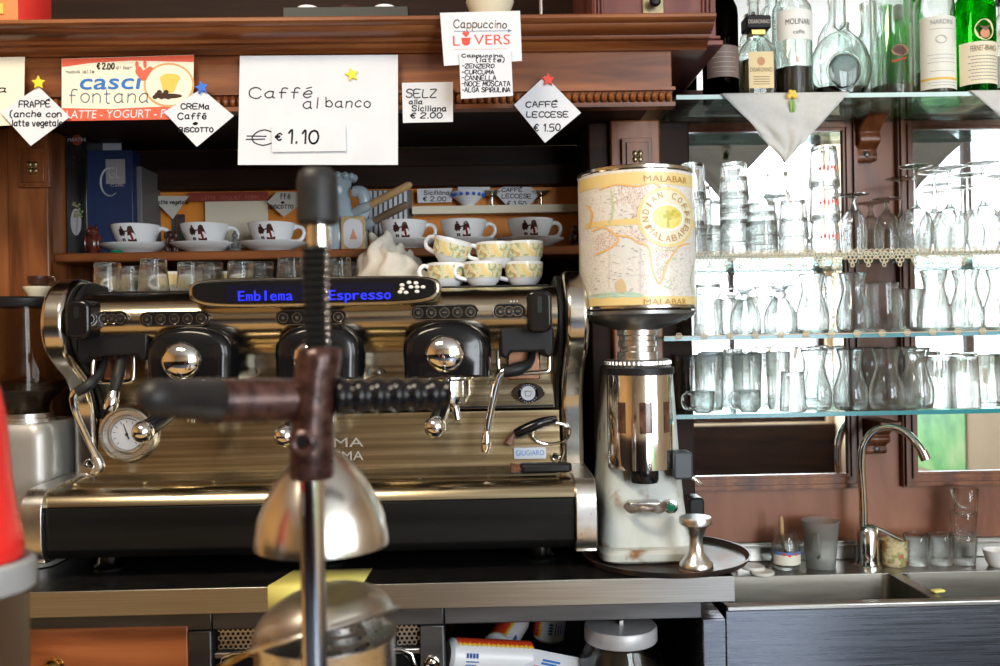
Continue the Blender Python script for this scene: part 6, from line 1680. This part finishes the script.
# bottle with large off-white label
r = S(19.5, 1.90)
t = bottle('clear bottle with a tall off-white label and greenish liquid', 935, 1.90, r, .31, .200, .0145, .06, GLASSB, None, liq=.06, liqm=mat('pale_green_liquid', (.42, .44, .12), .05, Transmission_Weight=.5))
l = blabel(t, r, 1.2, .018, .170, mat('ivory_label', (.76, .75, .66), .5)); btext(t, r, [('NARDINI', -.026, .152, .046, .010)], GREYL, par=l)
lines(t, r, [.024, .030, .054, .072, .080, .088, .142], .9, GREYL, par=l); blabel(t, r, 1.2, .036, .041, GOLDP, 'gold_band', e=.001)
MB().flat(ell(-.006, .120, .012, .009), 0, bwrap(r, 1, .001)).build('engraving', mat('grey_mid_print', (.45, .44, .40), .6), l, recalc=False)
# green amaro bottle
r = S(20, 1.89)
t = bottle('bright green bottle with an eagle label and cream band', 975, 1.89, r, .31, .185, .0145, .07, GLASSG, mat('white_cap', (0, 0, 0)))
MB().lathe([(0, .011), (r * .68, .010), (r - .0032, .0135), (r - .0032, .026), (0, .026)], seg=36).build('liquid', LIQC, t)
l = blabel(t, r, 1.25, .024, .112, LABELC); btext(t, r, [('FERNET-BRANCA', -.029, .092, .058, .012)], mat('dark_brown_print', (0, 0, 0)), par=l)
lines(t, r, [.032 + .007 * k for k in range(8)], .9, GREYL, par=l, th=.0016)
MB().flat(ell(0, .136, .021, .022), 0, bwrap(r, 1, .0006)).build('round_label', mat('sky_yellow_label', (.72, .66, .35), .5), t, recalc=False)
mb = MB().flat(ell(0, .128, .010, .010), 0, bwrap(r, 1, .0011)); mb.build('globe', mat('red_globe', (.65, .25, .12), .5), t, recalc=False)
mb = MB().flat([(-.018, .150), (-.010, .144), (0, .141), (.012, .146), (.018, .153), (.008, .141), (.002, .133), (-.006, .138)], 0, bwrap(r, 1, .0014)); mb.build('eagle', mat('dark_brown_print', (0, 0, 0)), t, recalc=False)
# bottles behind and at the edge
r = .036
t = bottle('dark capped bottle at the right edge, behind the green one', 1006, 1.97, r, .26, .15, .014, .05, GLASSB, BLACKM, liq=.05, liqm=LIQ); blabel(t, r, 1.2, .04, .11, LABELW)
t = bottle('slim green bottle half hidden between the tall clear bottle and the off-white label', 914, 1.985, .030, .28, .19, .013, .06, GLASSG, None)
t = bottle('clear bottle half hidden behind the round flask on the right', 868, 1.985, .034, .24, .12, .013, .06, GLASSB, None)
t = bottle('pale bottle standing behind the square amber bottle', 773, 1.985, .034, .30, .20, .013, .06, GLASSB, None)

# ================================================================== glassware on the shelves
def gl(name, prof, seg=28, extra=None, mod=None, m=GLASS):
    def mk():
        mb = MB().lathe(prof, seg=seg)
        if mod: mb.v = [mod(*v) for v in mb.v]
        o = mb.build(name, m, recalc=False); o['category'] = 'glass'
        if extra: extra(o)
        return o
    return mk
def flute_mod(n, amp, z0, z1):
    def f(x, y, z):
        k = 1 - amp * (.5 + .5 * math.cos(n * math.atan2(y, x))) if z0 < z < z1 else 1
        return (x * k, y * k, z)
    return f
def inner(out, t, zb): 
    return [(max(r - t, .001), z) for r, z in out[::-1]] + [(max(out[0][0] - t * 1.5, .002), zb), (0, zb)]
tb = [(.026, .002), (.029, .03), (.032, .078)]
TUMB = gl('tumbler', [(0, 0), (.024, 0)] + tb + [(.0315, .0795)] + inner(tb, .0024, .009)[0:] , mod=flute_mod(9, .04, .003, .055))
hb_ = [(.027, .002), (.029, .05), (.031, .124)]
HIGH = gl('highball_glass', [(0, 0), (.025, 0)] + hb_ + [(.0303, .1255)] + inner(hb_, .0022, .010), mod=flute_mod(10, .035, .003, .085))
# carafe
cf = [(.031, .002), (.0345, .02), (.033, .045), (.024, .075), (.0205, .092), (.023, .108), (.028, .125)]
cfs = [(p.x, p.y) for p in spline([(a, b, 0) for a, b in cf], 4)]
CARA = gl('carafe', [(0, 0), (.028, 0)] + cfs + [(.0275, .1262)] + inner(cfs, .0022, .008), 32)
# inverted wine glass: foot up
def stem(bowl, H, stem_h, rf, rs=.0035):
    # profile for mouth down: from mouth upward to the foot
    b = [(r, z) for r, z in bowl]
    zt = b[-1][1]
    out = b + [(rs * 1.6, zt + .006), (rs, zt + .014), (rs, H - .012), (rs * 1.8, H - .006), (rf * .5, H - .0035), (rf, H - .001), (rf * 1.0, H + .0004), (rf * .4, H + .0004), (0, H + .0002)]
    inn = [(0, zt - .003)] + [(max(r - .0016, .001), z - (.0016 if i == len(b) - 1 else 0)) for i, (r, z) in list(enumerate(b))[::-1]]
    return inn + out
wb = [(p.x, p.y) for p in spline([(.028, 0, 0), (.034, .03, 0), (.035, .055, 0), (.026, .080, 0), (.010, .092, 0)], 4)]
WINE = gl('wine_glass', stem(wb, .175, 0, .033))
fb = [(p.x, p.y) for p in spline([(.024, 0, 0), (.026, .05, 0), (.021, .085, 0), (.008, .102, 0)], 4)]
FLUT = gl('stemmed_glass', stem(fb, .135, 0, .031, .004))
cb = [(p.x, p.y) for p in spline([(.029, 0, 0), (.031, .018, 0), (.029, .045, 0), (.017, .068, 0), (.009, .075, 0)], 4)]
DESS = gl('dessert_glass', stem(cb, .100, 0, .032, .008), mod=flute_mod(8, .05, .004, .06))
def mug_handle(o):
    MB().tube([(-.028, 0, .055), (-.045, 0, .058), (-.052, 0, .036), (-.045, 0, .016), (-.026, 0, .014)], .0045, 10, 5).build('handle', GLASS, o, recalc=False)
mg = [(.020, .002), (.026, .012), (.029, .04), (.029, .062)]
MUG = gl('glass_mug', [(0, 0), (.019, 0)] + mg + [(.0285, .063)] + inner(mg, .0024, .007), extra=mug_handle, mod=flute_mod(8, .05, .008, .05))
jg = [(.030, .002), (.036, .02), (.036, .075), (.034, .095), (.036, .105)]
def jug_handle(o):
    MB().tube([(-.034, 0, .09), (-.055, 0, .085), (-.058, 0, .05), (-.035, 0, .028)], .005, 10, 5).build('handle', GLASS, o, recalc=False)
JUG = gl('glass_jug', [(0, 0), (.028, 0)] + jg + [(.0355, .106)] + inner(jg, .0024, .009), 32, extra=jug_handle)
SHN = ['upper', 'middle', 'lowest']
def put(kind, mk, si, px, Y, label, inv=False, h=0, dz=0, rz=None, group=None, sc=1.0):
    z = ZSH[si][0] + .0006 + dz
    c = W(px, 300, Y)
    return place(kind, mk, (c.x, Y, z + (h * (sc if not isinstance(sc, tuple) else sc[2]) if inv else 0)), label, rz=random.random() * 6 if rz is None else rz, rx=PI if inv else 0, group=group, scale=sc)
# --- upper shelf: stacks of tumblers (mouth down, nested)
def stack(px, Y, n, step, label, sc=1.0, kind='tumb', mk=None, h=.079):
    for k in range(n):
        lv = ['bottom', 'second', 'third', 'fourth', 'fifth'][k] if n > 2 else ['lower', 'upper'][k]
        if k == n - 1 and n > 2: lv = 'topmost'
        put(kind, mk or TUMB, 1, px, Y, f'{lv} upturned glass of the stack {label}', True, h, step * k + (0), sc=sc, group='stacked tumblers on the upper shelf')
stack(694, 1.93, 3, .062, 'just right of the coffee tin', (.98, .98, 1.02))
stack(712, 2.00, 2, .055, 'at the back, right of the tin')
stack(736, 1.90, 5, .030, 'nested tall, second from the tin', (1.0, 1.0, 1.0))
stack(763, 1.87, 3, .020, 'with the blue band, under the upturned foot', (1.05, 1.05, .9))
stack(795, 1.885, 2, .038, 'left of the red printed stack')
stack(826, 1.90, 3, .072, 'printed in red by the mirror edge', (1.02, 1.02, 1.1))
for lv in ('bottom', 'second', 'topmost'):
    lt = [o for o in COL.objects if o.get('label', '') == lv + ' upturned glass of the stack printed in red by the mirror edge'][0]
    mb = MB(); wq = lambda x, z: (lt.location.x + .0345 * math.sin(x / .0345), lt.location.y - .0345 * math.cos(x / .0345), z)
    zq = lt.location.z - .050
    for k in range(6): mb.flat(ell(-.020 + .008 * k, zq + .002 * (k % 2), .0026, .0040 + .002 * (k % 3), 12), 0, wq)
    bpy.context.view_layer.update()
    inv_ = lt.matrix_world.inverted(); mb.v = [tuple(inv_ @ Vector(v)) for v in mb.v]
    mb.build('red_print', mat('red_glass_print', (.75, .12, .08), .4), lt, smooth=0, recalc=False)
put('flut', FLUT, 1, 772, 1.97, 'upturned stemmed glass whose wide foot shows between two tumbler stacks', sc=(1.1, 1.1, 1.02), group='upturned stemware on the upper shelf')
put('flut', FLUT, 1, 855, 1.88, 'upturned stemmed glass right of the red printed stack', sc=(1.0, 1.0, .93), group='upturned stemware on the upper shelf')
put('flut', FLUT, 1, 872, 1.98, 'upturned stemmed glass at the back, before the wood strip between mirrors', sc=(1.0, 1.0, .9), group='upturned stemware on the upper shelf')
put('flut', FLUT, 1, 888, 1.90, 'upturned stemmed glass overlapping the right mirror frame edge', sc=(1.0, 1.0, .88), group='upturned stemware on the upper shelf')
wn = [(903, 1.99), (917, 1.87), (936, 1.97), (951, 1.86), (969, 1.985), (985, 1.87), (1003, 1.97), (1022, 1.87)]
for i, (px, Y) in enumerate(wn):
    put('wine', WINE, 1, px, Y, f'{ORD[i]} upturned wine glass from the left on the upper shelf, ' + ('back row' if Y > 1.95 else 'front row'), sc=(1.0, 1.0, 1.04 + .03 * (i % 3 - 1)), group='upturned wine glasses on the upper shelf')
# --- middle shelf
put('high', HIGH, 2, 708, 1.88, 'tall glass on the middle shelf, nearest the coffee tin', sc=(1, 1, .87), inv=True, h=.125)
put('high', HIGH, 2, 690, 1.97, 'tall glass on the middle shelf half behind the coffee tin', sc=(1, 1, .75), inv=True, h=.125)
put('dess', DESS, 2, 745, 1.87, 'upturned dessert glass on the middle shelf, left of its twin', sc=(1.05, 1.05, .98))
put('dess', DESS, 2, 780, 1.87, 'upturned dessert glass on the middle shelf, right of its twin', sc=(1.1, 1.1, 1.02))
put('tumb', TUMB, 2, 728, 1.985, 'tumbler at the back of the middle shelf between tall glass and dessert glass', sc=1.0)
put('tumb', TUMB, 2, 762, 1.985, 'tumbler at the back of the middle shelf between the two dessert glasses', sc=1.05)
for i, (px, Y, s_) in enumerate(((812, 1.89, 1.0), (835, 1.985, 1.0), (853, 1.87, 1.0))):
    put('cara', CARA, 2, px, Y, f'{["first","second","third"][i]} flared carafe from the left on the middle shelf' + (', back row' if Y > 1.95 else ''), sc=s_, group='carafes on the middle shelf')
put('jug', JUG, 2, 882, 1.87, 'glass jug with handle on the middle shelf before the wood strip', rz=PI + .3, sc=(.92, .92, .98))
put('tumb', TUMB, 2, 908, 1.90, 'single tumbler right of the glass jug on the middle shelf', sc=(1, 1, 1.15))
for i, (px, Y) in enumerate(((934, 1.87), (952, 1.98), (966, 1.87), (986, 1.985), (1000, 1.87), (1026, 1.9))):
    put('cara', CARA, 2, px, Y, f'{ORD[i]} flared carafe right of the glass jug on the middle shelf' + (', back row' if Y > 1.95 else ', front row'), sc=(1, 1, 1.02), group='carafes on the middle shelf')
# --- lowest shelf
tg = [(686, 1.95), (708, 1.90), (728, 1.97), (746, 1.91), (761, 1.985)]
for i, (px, Y) in enumerate(tg):
    put('high', HIGH, 3, px, Y, f'{ORD[i]} tall glass from the left on the lowest shelf', sc=(1.0, 1.0, .94), group='tall glasses on the lowest shelf')
put('mug', MUG, 3, 701, 1.842, 'small glass mug with handle at the left end of the lowest shelf', rz=.2, sc=(.85, .85, .72), inv=False)
put('mug', MUG, 3, 747, 1.842, 'small glass mug with handle before the tall glasses on the lowest shelf', rz=.3, sc=(.85, .85, .72))
put('high', HIGH, 3, 777, 1.88, 'slim tall glass left of the first carafe on the lowest shelf', sc=(.80, .80, .98))
put('tumb', TUMB, 3, 791, 1.845, 'short glass before the slim tall glass on the lowest shelf', sc=(.85, .85, 1.05), inv=True, h=.079)
for i, (px, Y) in enumerate(((813, 1.87), (832, 1.985), (849, 1.86), (868, 1.98), (885, 1.86), (903, 1.98), (915, 1.87))):
    put('cara', CARA, 3, px, Y, f'{ORD[i]} flared carafe from the left on the lowest shelf' + (', back row' if Y > 1.95 else ', front row'), sc=(1, 1, 1.0), group='carafes on the lowest shelf')
for i, (px, Y) in enumerate(((938, 1.88), (957, 1.97), (962, 1.86), (984, 1.90), (1002, 1.97), (1010, 1.87))):
    put('high', HIGH, 3, px, Y, f'{ORD[i]} tall glass right of the last carafe on the lowest shelf', sc=(1.06, 1.06, .86), inv=(i % 2 == 0), h=.125, group='tall glasses at the right end of the lowest shelf')

# ================================================================== sink
YK0 = 1.72
xs0, xs1 = W(726, 600, YK0).x, XRW
t = thing('sink_unit', 'double bowl stainless steel sink with brushed front and low upstand', 'sink', ((xs0 + xs1) / 2, 1.9, 0))
yr0, yr1 = YK0 + .022, 1.925
xd0, xd1 = W(938, 600, 1.74).x - .012, W(938, 600, 1.74).x + .012
xb0 = xs0 + .012
rim = MB()
rim.span(xs0, xs1, YK0, yr0, zsink - .004, zsink).span(xs0, xs1, yr1, YW - .001, zsink - .004, zsink).span(xs0, xb0, yr0, yr1, zsink - .004, zsink).span(xd0, xd1, yr0, yr1, zsink - .004, zsink)
rim.build('rim', STEELM, t, True, .0015)
def bowl(x0, x1, nm):
    mb = MB(); lo = .19
    R = []
    for z, e, r in ((zsink - .002, 0, .02), (zsink - .02, .003, .022), (zsink - lo + .03, .010, .03), (zsink - lo + .006, .022, .03), (zsink - lo, .04, .03)):
        R.append([(x, y, z) for x, y in rrect(x0 + e, x1 - e, yr0 + e, yr1 - e, r, 5)])
    mb.rings(R, cap0=False).build(nm, BOWLS, t, True, recalc=False)
bowl(xb0, xd0, 'bowl'); bowl(xd1, xs1 - .01, 'bowl')
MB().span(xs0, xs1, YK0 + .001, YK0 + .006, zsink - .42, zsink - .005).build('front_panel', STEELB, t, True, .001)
MB().span(xs0, xs1, YK0 - .005, YK0 + .005, zsink - .010, zsink + .0015).build('front_lip', BRUSH, t, True, .003)
MB().span(xs0 + .01, xs1, YK0 + .03, 2.0, 0, zsink - .43).build('plinth', BLACKM, t, True)
zu = W(800, 540, YW).z
MB().span(x0, xs1, YW - .018, YW - .0008, zsink, zu - .0).span(x0, xs1, YW - .024, YW - .0008, zsink + .032, zsink + .037).build('upstand', STEELM, t, True, .002)
# faucet
c = W(868, 562, 1.985)
f = thing('faucet', 'chrome swan neck faucet behind the sink divider', 'faucet', (c.x, 1.985, zsink))
MB().lathe([(.030, 0), (.030, .004), (.026, .006), (.024, .02), (.024, .075), (.020, .086), (.012, .094), (0, .096)], (c.x, 1.985, zsink), seg=36).build('body', CHROME, f, True)
nx = W(863, 500, 1.985).x
MB().tube([(nx, 1.985, zsink + .07), (nx, 1.985, W(863, 500, 1.985).z), W(861, 462, 1.985), W(864, 444, 1.983), W(874, 431, 1.975), W(889, 427, 1.96), W(905, 432, 1.94), W(917, 444, 1.92), W(925, 457, 1.91)], [.0105, .0088, .0085, .0085, .0085, .0085, .0085, .0085, .0085], 16, 5).build('neck', CHROME, f, True)
MB().tube([W(922, 451, 1.913), W(926, 460, 1.908)], .0105, 16).build('aerator', CHROME, f, True)
MB().tube([(c.x + .006, 1.985, zsink + .088), (c.x + .03, 1.975, zsink + .078), W(903, 541, 1.95)], [.0075, .006, .0035], 14).build('lever', CHROME, f, True)
# things on the sink deck
zd = zsink + .0005
c = W(786, 566, 1.985)
t = thing('sugar_jar', 'small glass jar with a fruit label behind the first sink bowl', 'jar', (c.x, 1.985, zd))
R = S(14, 1.985)
jr = [(R * .9, .002), (R, .01), (R, .045), (R * .9, .058), (R * .8, .066), (R * .82, .080)]
MB().lathe([(0, 0), (R * .85, 0)] + jr + inner(jr, .002, .006), seg=32).build('glass', GLASS, t, recalc=False)
MB().lathe([(0, .007), (R * .8, .007), (R - .0035, .014), (R - .0035, .030), (0, .034)], seg=24).build('sugar', mat('sugar', (.70, .62, .50), .8), t)
l = blabel(t, R, 1.3, .012, .040, mat('jar_label_white', (.78, .74, .62), .5)); blabel(t, R, 1.3, .034, .041, mat('jar_label_blue', (.10, .20, .45), .5), 'blue_band', e=.001)
mb = MB()
for k, (x, z) in enumerate(((-.014, .036), (.013, .036), (-.002, .034))): mb.flat(ell(x, z, .004, .003, 10), 0, bwrap(R, 1, .0014 + .0001 * k))
mb.build('printed_fruit', REDINK, t, recalc=False)
o = thing('wooden_spoon', 'small wooden spoon standing in the sugar jar', 'spoon', (c.x - .002, 1.985, zd + .035))
a, b = W(783, 545, 1.985), W(781, 516, 1.985)
MB().tube([(c.x, 1.985, zd + .036), a, b + Vector((0, 0, -.012)), b], [.0035, .0035, .0055, .003], 12, 4).build('handle', BEIGEW, o, True)
c = W(821, 567, 1.985)
t = thing('plastic_jug', 'frosted plastic measuring jug behind the first sink bowl', 'jug', (c.x, 1.985, zd))
R = S(18, 1.985); H = S(47, 1.985)
jr = [(R * .78, .002), (R * .84, .03), (R, H - .003), (R * 1.03, H)]
MB().lathe([(0, 0), (R * .74, 0)] + jr + inner(jr, .0016, .004), seg=40).build('body', GLASSF, t, recalc=False)
MB().tube([(R * -.5, -R * .86, H * .78), (R * -.6, -R * 1.25, H * .74), (R * -.55, -R * 1.25, H * .40), (R * -.42, -R * .75, H * .26)], .0035, 10, 5).build('handle', GLASSF, t, recalc=False)
for i, (px, py, Y, lb) in enumerate(((752, 567, 1.955, 'round white lid leaning on the other, left of the sugar jar'), (762, 571, 1.935, 'round white lid lying flat behind the sink bowl, below the other lid'))):
    c = W(px, py, Y)
    o = MB().lathe([(0, 0), (.024, 0), (.026, .002), (.026, .006), (.024, .0075), (0, .007)], seg=36).build('jar_lid', mat('white_lid_plastic', (.74, .72, .66), .4)); o.location = (c.x, Y, zd + (.0075 if i == 0 else 0)); tag(o, lb, 'lid', 'white jar lids')
    if i == 0: o.rotation_euler = (0, .06, 0)
c = W(727, 556, 1.98)
place('tumb', TUMB, (c.x, 1.985, zd), 'small clear glass on the sink deck behind the tamper', scale=(.92, .92, .55))
c = W(893, 562, 1.99)
t = thing('painted_pot', 'small earthenware pot with painted leaves beside the faucet', 'pot', (c.x, 1.985, zd))
R = S(13, 1.985); H = S(26, 1.985)
MB().lathe([(0, 0), (R * .82, 0), (R * .95, .006), (R, H * .5), (R * .95, H - .008), (R * .98, H - .006), (R * .98, H), (R * .88, H), (R * .86, H - .01), (0, H - .012)], seg=36).build('pot', noisy('painted_glaze', [(.55, .44, .24), (.66, .55, .34), (.30, .34, .14), (.45, .16, .08)], (60, 60, 60), (.2, .3), stops=[.36, .46, .54, .62]), t)
for px, Y, n, lb in ((917, 1.985, 1, 'tumbler on the sink deck right beside the painted pot'), (941, 1.985, 1, 'tumbler on the sink deck, middle of the row'), (964, 1.985, 2, 'tumbler on the sink deck at the right end of the row')):
    c = W(px, 562, Y)
    for k in range(n):
        place('tumb', TUMB, (c.x, Y, zd + k * .050), lb if k == 0 else 'tumbler nested on top of the right end tumbler by the sink', scale=(.90, .90, .84), group='tumblers on the sink deck')
c = W(964, 500, 1.985)
place('high', HIGH, (c.x + .004, 1.985, zd + .106), 'narrow glass on top of the nested tumblers by the sink', scale=(.86, .86, .50), rz=.4)
t = thing('teaspoon', 'steel spoon standing in the top glass of the right stack', 'spoon', (c.x, 1.985, zd + .12))
MB().tube([(c.x + .006, 1.985, zd + .124), W(957, 505, 1.985), W(951, 489, 1.985)], [.002, .0028, .0045], 10, 4).build('handle', CHROME, t, True)
c = W(946, 598, 1.75); o = MB().prism(rrect(-.013, .013, -.008, .008, .004), 'z', 0, .006).build('scouring_sponge', NOTE, bevel=.003); o.location = (xd1 + .006, 1.775, zsink + .0005); o.rotation_euler = (0, 0, .2); tag(o, 'yellow sponge scrap on the sink divider', 'sponge')
c = W(1001, 553, 1.95); t = thing('white_cup', 'white cup cut off by the right edge above the sink', 'cup', (c.x, 1.96, zd))
MB().lathe([(0, 0), (.02, 0), (.026, .01), (.032, .035), (.030, .035), (.02, .01), (0, .006)], seg=32).build('body', WHITE, t)
